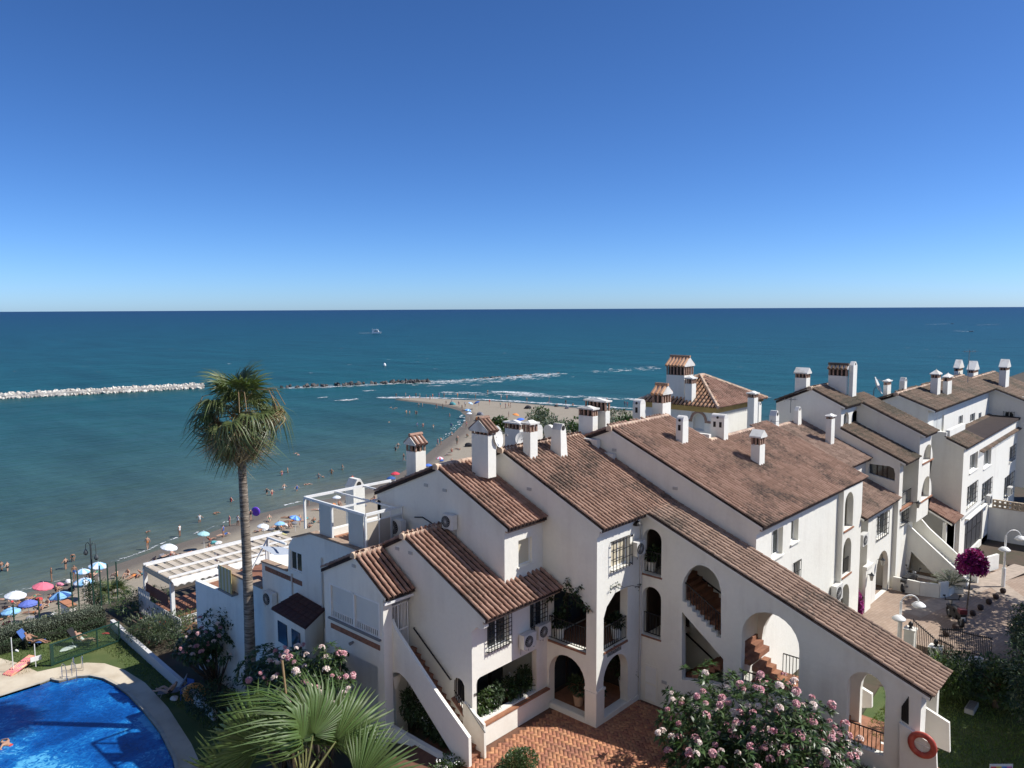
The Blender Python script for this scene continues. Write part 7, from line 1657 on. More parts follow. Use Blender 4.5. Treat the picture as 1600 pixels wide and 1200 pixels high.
for i in range(292):
    row = i % 4; t_ = T * (i // 4 + .5 * (row % 2) + nr.random() * .4) / 73; s_ = .95 + nr.random() * .9; o_ = A_ + d * t_ + nn * (row * 1.25 + nr.normal() * .3); z = (.25, .85, 1.35, 1.2)[row] + nr.normal() * .15
    r_ = link('rock', RL[i % 5], bw, o_ + Vector((0, 0, z)) - wloc(bw)); r_.scale = (s_, s_ * .95, s_ * .85); r_.rotation_euler = (nr.random() * 6, nr.random() * 6, nr.random() * 6)
rf = thing('rock_reef', 'low line of dark wave washed rocks between the breakwater and the open surf', 'reef', H(600, 600, 'z', 0))
path = [H(x, y, 'z', 0) for x, y in [(444, 606.3), (500, 604), (560, 601), (600, 599.5), (640, 598), (668, 596.5)]]
for i in range(120):
    f = nr.random(); f = f if i % 3 else .75 + nr.random() * .22; k = min(4, int(f * 5)); p = path[k].lerp(path[k+1], f * 5 - k) + Vector((nr.normal(), nr.normal() * 1.4, 0)); s_ = .8 + nr.random() * 1.5
    r_ = link('rock', RD[i % 4], rf, p + Vector((0, 0, .15 + .25 * nr.random())) - wloc(rf)); r_.scale = (s_ * 1.2, s_, s_ * .8); r_.rotation_euler = (nr.random() * 6, nr.random() * 6, nr.random() * 6)
path = [H(x, y, 'z', 0) for x, y in [(690, 595.5), (740, 592), (800, 588), (875, 583)]]
for i in range(22):
    f = nr.random(); k = min(2, int(f * 3)); p = path[k].lerp(path[k+1], f * 3 - k); s_ = .8 + nr.random() * 1.1; r_ = link('rock', RD[i % 4], rf, p + Vector((0, 0, .1)) - wloc(rf)); r_.scale = (s_ * 1.4, s_, s_ * .6)
# boats
c_ = H(588, 521.3, 'z', 0); yt = thing('motor_yacht', 'white motor yacht with an upper deck crossing the open sea', 'boat', c_); R2 = Vector((rt.x, rt.y, 0)).normalized(); D2 = Vector((fw.x, fw.y, 0)).normalized()
def ship(mb, prof, w, m=0):
    """prof: (along, z) loop extruded across the beam"""
    P1 = [c_ + R2 * a + U * z + D2 * w for a, z in prof]; P2 = [c_ + R2 * a + U * z - D2 * w for a, z in prof]; n = len(prof); tri = tessellate_polygon([[Vector((a, z, 0)) for a, z in prof]])
    mb.add(P1 + P2, [tuple(t) for t in tri] + [tuple(n + i for i in reversed(t)) for t in tri] + [(i, (i+1) % n, n + (i+1) % n, n + i) for i in range(n)], m)
q = MB(); ship(q, [(-5.3, -.2), (4.8, -.2), (6.3, 2.1), (2.0, 1.9), (-5.3, 1.7)], 1.8); q.build('hull', PAINT, yt)
q = MB(); ship(q, [(-5, 1.75), (3.4, 1.95), (2.2, 3.9), (-5, 3.9)], 1.5); q.build('cabin', PAINT, yt)
q = MB(); ship(q, [(-2.2, 2.5), (2.5, 2.6), (1.9, 3.4), (-2.2, 3.4)], 1.53); q.build('window', GLASS, yt)
q = MB(); ship(q, [(-5.2, 4.3), (2.6, 4.3), (1.6, 5.1), (-4.8, 5.1)], 1.2); q.build('upper_deck', PAINT, yt)
q = MB()
for a_ in (-4.6, -1.4, 1.6): q.bar(c_ + R2 * a_ + U * 3.85, c_ + R2 * a_ + U * 4.35, .14)
q.bar(c_ + R2 * -4.2 + U * 5.1, c_ + R2 * -4.8 + U * 7.4, .12); q.bar(c_ + R2 * .6 + U * 5.1, c_ + R2 * 1.2 + U * 7.2, .12); q.build('mast', PAINT, yt, kind='stuff')
by = thing('buoy', 'tiny white buoy floating in the open sea', 'buoy', H(601, 572, 'z', 0)); q = MB(); q.lathe([(.3, -.2), (.75, .2), (.7, .9), (.2, 1.6)], H(601, 572, 'z', 0), 10); q.build('float', PAINT, by)
for i, (x, y) in enumerate(((1518, 518.3), (1488, 506.3))):
    c2 = H(x, y, 'z', 0); t = thing('speed_boat', ['small dark speedboat pulling a wake far out at the right', 'faint farther speedboat at the end of the longer upper wake'][i], 'boat', c2); q = MB(); q.add([c2 + R2 * a + D2 * b + U * z for a, b, z in ((-2.2, -.8, 0), (-2.2, .8, 0), (1.4, .8, 0), (2.6, 0, .9), (1.4, -.8, 0), (-2.2, -.8, .9), (-2.2, .8, .9), (1.4, .8, 1.0), (1.4, -.8, 1.0))], [(0, 1, 2, 3, 4), (5, 6, 7, 3, 8), (0, 1, 6, 5), (1, 2, 7, 6), (2, 3, 7), (4, 3, 8), (0, 4, 8, 5)]); q.build('hull', GREY, t)
# ================================================================== plaza: lamps, bollards, gate, motorbikes, bench
def plaza_lamp(label, foot, h, dirs):
    t = thing('street_lamp', label, 'street lamp', foot); foot = Vector(foot)
    q = MB(); q.tube([foot, foot + U * 1.1], .10, 10); q.tube([foot + U * 1.1, foot + U * h], .055, 10); q.build('post', PAINT, t)
    for (dv, drop) in dirs:
        dv = Vector(dv).normalized(); n = 9; rr_ = .42; pts = [foot + U * (h - .15)] + [foot + U * (h - .1 + rr_ * math.sin(math.pi * i / n) * 1.0) + dv * rr_ * (1 - math.cos(math.pi * i / n)) for i in range(n + 1)] if drop < .6 else [foot + U * (h - .7), foot + U * (h - .65) + dv * .3]
        q = MB(); q.tube(pts, .03, 7); q.build('arm', PAINT, t); e = pts[-1] - U * .02
        q = MB(); q.lathe([(.05, .10), (.16, .08), (.30, -.04), (.31, -.08), (.26, -.07)], e, 14); q.build('lamp_shade', PAINT, t, smooth=True)
        q = MB(); q.lathe([(.25, -.13), (.25, -.075)], e, 12); q.build('diffuser', mat('opal', (.75, .74, .70), .4), t)
    return t
lf_ = H(1405, 1003, 'z', PZ); hz = H(1408, 940, 'y', lf_.y).z - lf_.z
plaza_lamp('white twin arm street lamp near the iron gate in the foreground of the plaza', lf_, hz, ((R2, .3), (-R2 * .8 - D2, .9)))
lf_ = H(1567, 917, 'z', PZ); hz = H(1569, 840, 'y', lf_.y).z - lf_.z
plaza_lamp('white twin arm street lamp farther back on the plaza beside the magenta tree', lf_, hz, ((R2, .3), (-R2 * .8 - D2, .9)))
BALL = mat('dark_clay', (.045, .025, .02), .7, .3, 5)
bl = [(1578, 882), (1600, 883), (1567, 927), (1556, 936), (1545, 944), (1532, 953), (1520, 962), (1506, 973), (1493, 984), (1478, 994)]
proto = None
for i, (x, y) in enumerate(bl):
    p = H(x, y, 'z', PZ)
    if proto is None:
        q = MB(); q.lathe([(.10, 0), (.15, .03), (.20, .12), (.22, .22), (.19, .33), (.12, .39), (.03, .41)], (0, 0, 0), 12); proto = q.mesh('bollard', BALL, smooth=True)
    p.z -= max(0, min(.7, (p.x - 51) * .093)); o = link('bollard', proto, None, p); o.scale = (.72, .72, .72); tag(o, 'dark round clay bollard in ' + ['the pair nearest the far lamp, left one', 'the pair nearest the far lamp, right one at the edge', 'the diagonal row, first from the far lamp', 'the diagonal row, second from the far lamp', 'the diagonal row, third from the far lamp', 'the diagonal row, fourth from the far lamp', 'the diagonal row, fifth from the far lamp', 'the diagonal row beside the parked motorbike', 'the shaded row below the parked motorbike', 'the row nearest the iron gate'][i], 'bollard', 'round bollards on the plaza')
def motorbike(label, foot, az, col):
    t = thing('motorbike', label, 'motorbike', foot); f_ = Vector((math.cos(az), math.sin(az), 0)); s_ = Vector((-f_.y, f_.x, 0)); c = Vector(foot)
    for k in (-.66, .66):
        q = MB(); torus(q, c + f_ * k + U * .31, .24, .075, s_, 18, 8); w_ = q.build('wheel', BLK, t, smooth=True); q = MB(); A = c + f_ * k + U * .31
        q.obox(A, f_ * .17, s_ * .03, U * .03); q.obox(A, f_ * .03, s_ * .03, U * .17); q.build('rim', GREY, w_)
    q = MB(); q.obox(c + U * .42, f_ * .34, s_ * .13, U * .15); q.obox(c + U * .68 + f_ * .18, f_ * .22, s_ * .13, U * .10); q.obox(c - f_ * .55 + U * .62, f_ * .3, s_ * .12, U * .1); q.obox(c + f_ * .62 + U * .60, f_ * .2, s_ * .1, U * .05); q.build('body', col, t)
    q = MB(); q.obox(c - f_ * .28 + U * .78, f_ * .34, s_ * .14, U * .055); q.build('saddle', BLK, t)
    q = MB(); q.bar(c + f_ * .66 + U * .31, c + f_ * .42 + U * 1.0, .07); q.build('fork', GREY, t)
    q = MB(); q.bar(c + f_ * .42 + U * 1.0 - s_ * .36, c + f_ * .42 + U * 1.0 + s_ * .36, .04); q.build('handlebar', BLK, t)
    for k in (-1, 1): q = MB(); q.bar(c + f_ * .44 + U * 1.0 + s_ * .3 * k, c + f_ * .44 + U * 1.18 + s_ * .36 * k, .03); q.obox(c + f_ * .44 + U * 1.2 + s_ * .38 * k, f_ * .01, s_ * .06, U * .04); q.build('mirror', BLK, t)
    q = MB(); q.lathe([(.09, -.05), (.1, .05)], c + f_ * .58 + U * .86, 10, axis='x'); q.build('headlight', LGREY, t)
    q = MB(); q.bar(c - s_ * .15 - f_ * .1 + U * .28, c - s_ * .17 - f_ * .75 + U * .38, .09); q.build('exhaust', GREY, t)
    q = MB(); q.obox(c - f_ * .86 + U * .52, f_ * .01, s_ * .1, U * .08); q.build('number_plate', PAINT, t); return t
p = H(1420, 921, 'z', PZ); motorbike('dark motorbike parked along the white planter wall by the lantern arch', p, R(-8), BLK)
p = H(1420 + 72, 972, 'z', PZ); motorbike('black scooter with a dark red top box parked in shade on the plaza', p, R(35), BLK); q = MB(); q.obox(p + Vector((-.58, -.42, .86)), Vector((.14, .09, 0)), Vector((-.09, .14, 0)), U * .11)
q.build('top_box', mat('maroon', (.12, .02, .03), .4), bpy.data.objects['motorbike.001'])
# white planter walls of the plaza stair
pw = thing('plaza_planter', 'low white planter walls stepping around the foot of the plaza staircase', 'planter', H(1455, 930, 'z', PZ))
V = [H(x, y, 'z', PZ) for x, y in [(1395, 921), (1437, 930), (1467, 934), (1480, 932), (1489, 926), (1505, 928)]]; hs_ = (.75, .75, .85, .42, .42)
q = MB()
for i in range(5): q.bar(V[i] + U * hs_[i] / 2, V[i+1] + U * hs_[i] / 2, .14, hs_[i])
q.build('wall', WHITE, pw)
q = MB(); q.prism([(p.x, p.y) for p in V[:5]] + [(V[4].x + .3, V[4].y + 1.0), (V[1].x, V[1].y + 1.2)], 'z', PZ, PZ + .3); q.build('soil', SOIL, pw)
pw2 = thing('plaza_wall', 'low sunlit white wall behind the magenta tree on the plaza', 'wall', H(1540, 893, 'z', PZ)); a_, b_ = H(1528, 897, 'z', PZ), H(1558, 888, 'z', PZ); q = MB(); q.bar(a_ + U * .45, b_ + U * .45, .16, .9); q.build('wall', WHITE, pw2)
# gate between plaza and garden
gt = thing('iron_gate', 'black iron gate and railings between square white pillars below the plaza', 'gate', H(1450, 1010, 'z', PZ))
GPX = [(1421, 1018, 985), (1460, 1050, 1014), (1495, 1062, 1038)]
pil = []
for i, (x, yb, yt_) in enumerate(GPX):
    p = H(x, yb, 'z', 12.99); z1 = H(x, yt_, 'y', p.y).z; pil.append(p)
    o = thing('gate_pillar', ['square white gate pillar with a dark finial, nearest the front lamp', 'square white gate pillar with a dark finial, middle one carrying a bell box', 'broad low white gate pillar nearest the rough white wall'][i], 'pillar', p, 'white gate pillars')
    q = MB(); w_ = .22 if i < 2 else .42; q.box(p.x - w_, p.x + w_, p.y - .22, p.y + .22, 12.9, z1); q.box(p.x - w_ - .04, p.x + w_ + .04, p.y - .26, p.y + .26, z1 + .002, z1 + .06); q.build('shaft', WHITE, o)
    q = MB(); q.lathe([(.10, 0), (.05, .06), (.11, .16), (.09, .25), (.02, .33)], (p.x, p.y, z1 + .062), 10); q.build('finial', BLK, o, smooth=True)
def rail_run(t, a, b, h, n, z0=.06, name='gate_leaf'):
    a, b = Vector(a), Vector(b); q = MB(); q.bar(a + U * h, b + U * h, .04); q.bar(a + U * (z0 + .08), b + U * (z0 + .08), .035)
    for i in range(n + 1): p = a.lerp(b, i / n); q.bar(p + U * z0, p + U * (h + .08), .022, upv=(0, 1, 0))
    q.build(name, IRON, t)
Z0 = 12.99
for a_, b_ in (((1425, 1016), (1457, 1047)), ((1463, 1049), (1488, 1062))):
    a2_, b2_ = H(*a_, 'z', Z0), H(*b_, 'z', Z0); rail_run(gt, a2_, b2_, 1.45, 12)
fr = thing('iron_fence', 'black iron fence along the shaded edge of the plaza behind the gate', 'fence', H(1520, 1020, 'z', PZ))
a_, b_, c3 = H(1467, 1022, 'z', PZ), H(1502, 1022, 'z', PZ), H(1548, 1032, 'z', PZ); rail_run(fr, a_, b_, 1.15, 12, name='panel'); rail_run(fr, b_ + Vector((.05, 0, 0)), c3, 1.0, 16, name='panel')
rw_ = thing('rough_wall', 'rough white garden wall with plants on top right of the gate', 'wall', H(1520, 1062, 'z', 13)); a_, b_ = H(1504, 1065, 'z', 12.97), H(1532, 1062, 'z', 12.97); q = MB(); q.bar(a_ + U * .5, b_ + U * .5, .3, 1.0); q.build('wall', stucco('rough_white', (.74, .73, .70), (.30, .28, .25), .9), rw_)
bn = thing('garden_grate', 'small white rimmed bench like grate lying on the dark lawn', 'grate', H(1518, 1107, 'z', 13)); c_ = H(1518, 1107, 'z', 13.05); q = MB(); q.box(c_.x - .45, c_.x + .45, c_.y - .16, c_.y + .16, 12.99, 13.18); q.build('frame', LGREY, bn)
for i in range(6): q = MB(); x = c_.x - .36 + i * .14; q.box(x - .05, x + .05, c_.y - .13, c_.y + .13, 13.181, 13.20); q.build('slat', GREY, bn)
tw_ = thing('beach_towel_sign', 'colourful patterned towel spread on the sunny lawn at the bottom right', 'towel', H(1563, 1193, 'z', 13)); c_ = H(1565, 1196, 'z', 13.3); cols = ((.6, .1, .12), (.75, .55, .1), (.1, .25, .6), (.65, .2, .45), (.2, .5, .35))
k = 0
for i in range(4):
    for j in range(3):
        q = MB(); a_ = c_ + R2 * (-.36 + i * .18) + U * (-.1 - j * .12); q.obox(a_ + R2 * .09, R2 * .087, D2 * .012, U * .058); q.build('patch', mat('towel_%d' % (k % 5), cols[k % 5], .8), tw_); k += 2
q = MB(); q.obox(c_ + U * -.2 + D2 * .02, R2 * .4, D2 * .008, U * .24); q.build('cloth', PAINT, tw_)
# wall lanterns, floodlights, dishes, aerials
def lantern(label, p):
    t = thing('wall_lantern', label, 'lantern', p); p = Vector(p); q = MB(); q.bar(p, p + Vector((0, -.25, .08)), .03); q.build('bracket', IRON, t); c = p + Vector((0, -.26, -.1)); q = MB(); q.lathe([(.06, -.16), (.11, .10), (.12, .11)], c, 6); q.build('glass', mat('lantern_glass', (.35, .34, .30), .2), t); q = MB(); q.lathe([(.14, .12), (.03, .24), (.01, .3)], c, 6); q.build('cap', IRON, t)
p = H(1371, 874, 'y', YB - .02); lantern('black wall lantern above the arch beside the parked motorbike', p); p = H(1340, 905, 'y', YB); lantern('black wall lantern in the alley above the smaller magenta tree', (XBL - .3, YB - .1, p.z)); p = H(1432, 780, 'y', yF); lantern('black wall lantern under the corner balcony of the tall house', (X5S - .1, yF - .1, p.z))
p = H(996, 814, 'y', Y2 - .1); t = thing('floodlight', 'black floodlight in the inner corner under the eave of the corner house', 'floodlight', p); q = MB(); q.lathe([(.05, 0), (.16, -.08), (.2, -.16), (.12, -.18)], p, 12); q.build('lamp', IRON, t); q = MB(); q.bar(p, (p.x + .1, Y2 - .001, p.z + .1), .05); q.build('bracket', IRON, t)
def dish(label, c, n_, r, pole=.8):
    t = thing('satellite_dish', label, 'satellite dish', c); c = Vector(c); n_ = Vector(n_).normalized(); t1 = n_.cross(U).normalized(); t2 = n_.cross(t1); V = [c - n_ * r * .22]; Fc = []; k = 18
    for j, (f, z) in enumerate(((.5, -.16), (1, 0))):
        for i in range(k): a = 2*math.pi*i/k; V.append(c + (t1*math.cos(a) + t2*math.sin(a)) * r * f + n_ * r * z)
    Fc = [(0, 1 + i, 1 + (i+1) % k) for i in range(k)] + [(1 + i, 1 + k + i, 1 + k + (i+1) % k, 1 + (i+1) % k) for i in range(k)]
    V2 = [p - n_ * .02 for p in V]; q = MB(); q.add(V, Fc); q.add(V2, Fc); q.build('reflector', ACM, t, smooth=True)
    q = MB(); q.tube([c - n_ * r * .2, c - n_ * r * .5 - U * r * .3, c - n_ * r * .5 - U * (r * .3 + pole)], .03, 6); q.tube([c - t2 * r * .8, c + n_ * r * .8], .015, 5); q.obox(c + n_ * r * .8, n_ * .05, t1 * .04, t2 * .04); q.build('mast', GREY, t)
p = H(779, 682, 'x', X2 - .3); dish('white satellite dish between the tiled chimney and the corner house roof', p, (.35, -.9, .2), .45)
p = H(816, 686, 'x', 25.2); dish('smaller grey satellite dish half hidden behind the vented chimney', p, (-.5, -.8, .2), .32)
p = H(1373, 602, 'x', X6g + .2); dish('distant satellite dish beside a chimney of the garage house', p, (.2, -.9, .4), .6)
def aerial(label, c, h, n=5):
    t = thing('tv_aerial', label, 'aerial', c); c = Vector(c); q = MB(); q.tube([c, c + U * h], .02, 6); d = (R2 * .9 + D2 * .3).normalized(); e = c + U * (h - .1); q.bar(e - d * .5, e + d * .6, .02); s_ = Vector((-d.y, d.x, 0))
    for i in range(n): p = e + d * (-.45 + i * .25); q.bar(p - s_ * .22, p + s_ * .22, .012); q.bar(p - U * .12, p + U * .12, .012)
    q.build('mast', GREY, t)
aerial('thin television aerial rising from the far roof at the right', HD(1512, 598, 54), 2.3); aerial('small white aerial on the gable of the grey roofed house', HD(1235, 645, 46), .9, 4); aerial('thin aerial on the roof beside the plain gabled chimney', HD(1204, 690, 42), 1.2, 3)
p = H(140, 930, 'z', 6); c_ = HD(146, 930, 60); bl_ = thing('promenade_lamp', 'dark ornate twin lantern lamp post at the beach in front of the sea', 'street lamp', (c_.x, c_.y, c_.z - 2)); q = MB(); tp_ = HD(141.5, 848, 60); q.tube([(c_.x, c_.y, c_.z - 2), Vector((c_.x, c_.y, tp_.z))], .07, 8); q.tube([Vector((c_.x, c_.y, tp_.z)), Vector((c_.x, c_.y, tp_.z + .5))], .03, 6)
LAMPM = mat('lamp_green_grey', (.06, .07, .075), .5); q.build('post', LAMPM, bl_)
for k in (-1, 1):
    e = Vector((c_.x, c_.y, tp_.z - .1)); q = MB(); q.tube([e, e + R2 * .2 * k + U * .25, e + R2 * .38 * k + U * .1, e + R2 * .4 * k - U * (.35 if k < 0 else .7)], .025, 6); q.build('arm', LAMPM, bl_); q = MB(); q.lathe([(.05, .25), (.16, .05), (.18, -.05), (.1, -.2)], e + R2 * .4 * k - U * (.55 if k < 0 else .95), 8); q.build('lantern', LAMPM, bl_)
# number and name tiles at the corner house
p0 = H(961, 1012, 'y', Y2 - .04); s0 = thing('house_name', 'small dark lettered name on the white wall above the right ground arch', 'sign', p0)
def marks(parent, rows, c, m):
    q = MB()
    for (n, w, z, h) in rows:
        for k in range(n):
            x = c.x + (k - (n - 1) / 2) * w
            q.box(x - w*.38, x - w*.22, c.y - .01, c.y, c.z + z, c.z + z + h); q.box(x + w*.1, x + w*.3, c.y - .01, c.y, c.z + z, c.z + z + h); q.box(x - w*.21, x + w*.09, c.y - .01, c.y, c.z + z + h*(.4 if k % 2 else .82), c.z + z + h*(.55 if k % 2 else 1.0))
    q.build('lettering', m, parent, kind='stuff')
marks(s0, ((5, .12, .16, .15), (1, .12, -.03, .11), (8, .12, -.24, .15)), p0 + Vector((0, .035, 0)), IRON)
p0 = H(738.5, 1090, 'y', Y1 - .012); p0.x = X1 + .16; s1_ = thing('house_number', 'tiny dark number plate on the wall edge left of the planted porch', 'sign', p0); marks(s1_, ((2, .09, 0, .11),), p0, IRON)

pp_ = thing('path_parapet', 'low sunlit white parapet seen through the lowest stair wing arch', 'parapet', (28.9, 8, 12.99)); q = MB(); q.prism([yz(x, y, 28.9) for x, y in ((1328, 1064), (1362, 1085), (1362, 1106), (1328, 1106))], 'x', 28.9, 29.05); q.build('wall', WHITE, pp_)
# ================================================================== people, parasols and beach things
SKIN = [mat('skin_%d' % i, c, .6) for i, c in enumerate(((.42, .24, .16), (.32, .17, .105), (.50, .31, .22)))]
HAIRM = [mat('hair_%d' % i, c, .6) for i, c in enumerate(((.02, .014, .01), (.06, .035, .02)))]
CLOTH = {k: mat('cloth_' + k, c, .85) for k, c in dict(black=(.015, .015, .018), red=(.50, .05, .05), white=(.75, .74, .72), blue=(.05, .12, .36), pink=(.62, .22, .30), green=(.06, .22, .14), grey=(.2, .2, .22), orange=(.62, .22, .06), teal=(.08, .30, .32)).items()}
def body(name, J, E_, R_, root=0, seg=None):
    """one continuous figure grown over a jointed skeleton; material slots: 0 skin, 1 clothing, 2 hair"""
    me = bpy.data.meshes.new('sk'); me.from_pydata(J, E_, []); o = bpy.data.objects.new('sk', me); COL.objects.link(o)
    o.modifiers.new('skin', 'SKIN'); bm = bmesh.new(); bm.from_mesh(me); bm.verts.layers.skin.verify(); L_ = bm.verts.layers.skin[0] if len(bm.verts.layers.skin) else bm.verts.layers.skin.verify()
    for v, r in zip(bm.verts, R_): v[L_].radius = (r, r); v[L_].use_root = (v.index == root)
    bm.to_mesh(me); bm.free(); s_ = o.modifiers.new('sub', 'SUBSURF'); s_.levels = 1
    dg = bpy.context.evaluated_depsgraph_get(); dg.update(); out = bpy.data.meshes.new_from_object(o.evaluated_get(dg)); bpy.data.objects.remove(o); out.name = name
    out.materials.clear()
    for m in (SKIN[0], CLOTH['black'], HAIRM[0]): out.materials.append(m)
    Jv = [Vector(j) for j in J]; head = Jv[4]
    for p in out.polygons:
        c = p.center; best, bi = 1e9, 0
        for k, (a, b) in enumerate(E_):
            ab = Jv[b] - Jv[a]; t = max(0, min(1, (c - Jv[a]).dot(ab) / max(1e-9, ab.length_squared))); d = (c - Jv[a] - ab * t).length
            if d < best: best, bi = d, k
        p.material_index = 1 if bi in (seg or (0, 4, 6)) else 0
        hd = Jv[4] - Jv[3]; r_ = c - Jv[4]
        if (c - Jv[4]).length < .16 and (r_.dot(hd.normalized()) > .035 or (r_.y > .02 and r_.dot(hd.normalized()) > -.06)): p.material_index = 2
        p.use_smooth = True
    return out
# joints: 0 pelvis 1 waist 2 chest 3 neck 4 head | 5,6,7 left hip knee ankle 8 toe | 9..12 right | 13 shoulder 14 elbow 15 hand | 16..18
ED = [(0, 1), (1, 2), (2, 3), (3, 4), (0, 5), (5, 6), (0, 9), (6, 7), (7, 8), (9, 10), (10, 11), (11, 12), (2, 13), (13, 14), (14, 15), (2, 16), (16, 17), (17, 18)]
RA = [.12, .11, .125, .055, .105, .085, .06, .045, .035, .085, .06, .045, .035, .06, .042, .032, .06, .042, .032]
def J(pel, wst, chs, nck, hd, lk, la, lt, rk, ra, rt_, le, lh, re, rh, lh_=None):
    P = Vector(pel); side = .09; C_ = Vector(chs)
    return [pel, wst, chs, nck, hd, tuple(P + Vector((-side, 0, -.05))), lk, la, lt, tuple(P + Vector((side, 0, -.05))), rk, ra, rt_, tuple(C_ + Vector((-.18, 0, .06))), le, lh, tuple(C_ + Vector((.18, 0, .06))), re, rh]
POSE = {
 'stand': J((0,0,.93), (0,0,1.1), (0,.01,1.32), (0,0,1.5), (0,-.02,1.63), (-.1,-.02,.5), (-.11,.02,.08), (-.12,-.13,.03), (.1,-.02,.5), (.11,.03,.08), (.12,-.12,.03), (-.25,.02,1.12), (-.24,-.06,.88), (.25,.02,1.12), (.26,-.05,.88)),
 'walk': J((0,0,.92), (0,0,1.09), (0,-.02,1.31), (0,-.03,1.49), (0,-.06,1.62), (-.1,-.2,.52), (-.1,-.18,.1), (-.1,-.32,.05), (.1,.08,.5), (.1,.38,.14), (.1,.30,.04), (-.26,.12,1.12), (-.25,.16,.9), (.26,-.1,1.12), (.25,-.25,.95)),
 'wade': J((0,0,.93), (0,0,1.1), (0,-.01,1.32), (0,-.01,1.5), (0,-.04,1.63), (-.1,-.06,.5), (-.11,.02,.08), (-.12,-.13,.03), (.12,.04,.5), (.13,.1,.08), (.14,-.04,.03), (-.36,-.03,1.16), (-.5,-.14,1.02), (.36,-.03,1.16), (.48,-.16,1.05)),
 'bend': J((0,.12,.88), (0,.04,1.02), (0,-.16,1.14), (0,-.32,1.18), (0,-.44,1.16), (-.1,-.02,.5), (-.11,.08,.08), (-.12,-.07,.03), (.1,.0,.5), (.11,.08,.08), (.12,-.07,.03), (-.24,-.25,.92), (-.2,-.36,.7), (.24,-.25,.92), (.2,-.36,.7)),
 'sit': J((0,0,.14), (0,.06,.32), (0,.05,.54), (0,.0,.72), (0,-.06,.84), (-.16,-.36,.42), (-.14,-.68,.07), (-.15,-.82,.03), (.16,-.36,.42), (.14,-.68,.07), (.15,-.82,.03), (-.28,-.1,.38), (-.2,-.34,.34), (.28,-.1,.38), (.2,-.34,.34)),
 'lie': J((0,0,.12), (0,.17,.13), (0,.40,.14), (0,.58,.13), (0,.72,.13), (-.12,-.45,.15), (-.12,-.86,.08), (-.13,-.98,.12), (.12,-.45,.12), (.12,-.86,.08), (.13,-.98,.12), (-.32,.22,.08), (-.3,-.02,.06), (.36,.55,.08), (.22,.75,.08)),
 'recline': J((0,0,.16), (0,.15,.28), (0,.3,.46), (0,.42,.60), (0,.46,.73), (-.11,-.42,.30), (-.1,-.80,.10), (-.1,-.94,.13), (.11,-.44,.22), (.1,-.86,.08), (.1,-.98,.12), (-.30,.14,.34), (-.26,-.12,.30), (.30,.14,.34), (.26,-.12,.30)),
 'swim': J((0,.2,-.10), (0,.05,-.03), (0,-.18,.03), (0,-.34,.09), (0,-.46,.15), (-.1,.6,-.14), (-.1,1.0,-.2), (-.1,1.12,-.2), (.1,.6,-.16), (.1,1.0,-.12), (.1,1.12,-.12), (-.36,-.4,.06), (-.3,-.72,.0), (.4,-.1,.0), (.36,.2,-.1)),
}
BODY = {k: body('body_' + k, v, ED, RA) for k, v in POSE.items()}
SUIT = {k: body('suit_' + k, POSE[k], ED, RA, seg=(0, 1, 4, 6, 12, 15)) for k in ('stand', 'walk', 'wade', 'sit', 'lie')}
def person(label, pose, at, az, cloth='black', s=1.0, skin=None, hair=None, shirt=False, group=None):
    m = (SUIT if shirt and pose in SUIT else BODY)[pose]
    o = link('person', m, None, at); o.rotation_euler = (0, 0, az); o.scale = (s, s, s)
    for i, mm in enumerate((skin or SKIN[rnd.randrange(3)], CLOTH[cloth], hair or HAIRM[rnd.randrange(2)])): o.material_slots[i].link = 'OBJECT'; o.material_slots[i].material = mm
    return tag(o, label, 'person', group)
BZ = .42
def sand(x, y, z=BZ): return H(x, y, 'z', z)
ck = list(CLOTH)
def at_sea(x, y, dep): p = H(x, y, 'z', 0); return Vector((p.x, p.y, -dep))
# ---- bathers with a look of their own, near the shore
for (lab, pose, x, y, cl, sh, dep) in (
  ('bather standing waist deep at the left edge of the bay, arm raised', 'wade', 3, 891, 'grey', 0, .55), ('dark haired bather in the shallows right of the one at the left edge', 'wade', 12, 892, 'black', 0, .55),
  ('woman in a black bikini wading behind the pink parasol', 'wade', 103, 889, 'black', 0, .3), ('bather bending over in the shallows near the beach lamp', 'bend', 114, 877, 'teal', 0, .35),
  ('person in a dark suit at the water edge behind the pink parasol', 'stand', 81, 909, 'black', 1, 0), ('tanned man standing beside the pale blue parasol in front of the lamp', 'stand', 117, 909, 'blue', 0, -.2),
  ('woman walking along the wet shoreline left of the white parasol', 'walk', 231, 859, 'orange', 0, -.02), ('person in a white shirt bending at the shoreline', 'stand', 281, 839, 'white', 1, 0),
  ('bather in a white top in the shallows left of the palm trunk', 'wade', 312, 816, 'white', 1, .5), ('person in pink standing in the shallows left of the palm trunk', 'stand', 359, 822, 'pink', 1, .12),
  ('person in a white top right beside the palm trunk in the shallows', 'wade', 372, 822, 'white', 1, .1), ('bather with a red shirt out in the bay behind the palm trunk', 'wade', 361, 784, 'red', 1, .85),
  ('man in a dark shirt standing on the sand beside the teal parasol', 'stand', 349.5, 845, 'blue', 1, -BZ), ('dark figure holding the purple float at the water edge', 'stand', 392, 815, 'black', 1, -.1),
  ('dark figure standing at the waterline above the glazed terrace', 'stand', 482, 791, 'black', 1, -.1), ('woman in red walking at the waterline above the glazed terrace', 'walk', 551, 758, 'red', 1, -.1),
  ('walker on the sand right of the blue parasols', 'walk', 469, 827, 'black', 0, -BZ), ('dark figure wading beside the tiled chimney of the lower roof', 'walk', 631, 721, 'black', 1, 0),
  ('bather in dark trunks near the figure beside the tiled chimney', 'wade', 622, 700, 'black', 0, .5)):
    p = at_sea(x, y, dep); p.z = -dep if dep > 0 else -dep
    person(lab, pose, p, rnd.uniform(0, 6.28), cl, shirt=bool(sh))
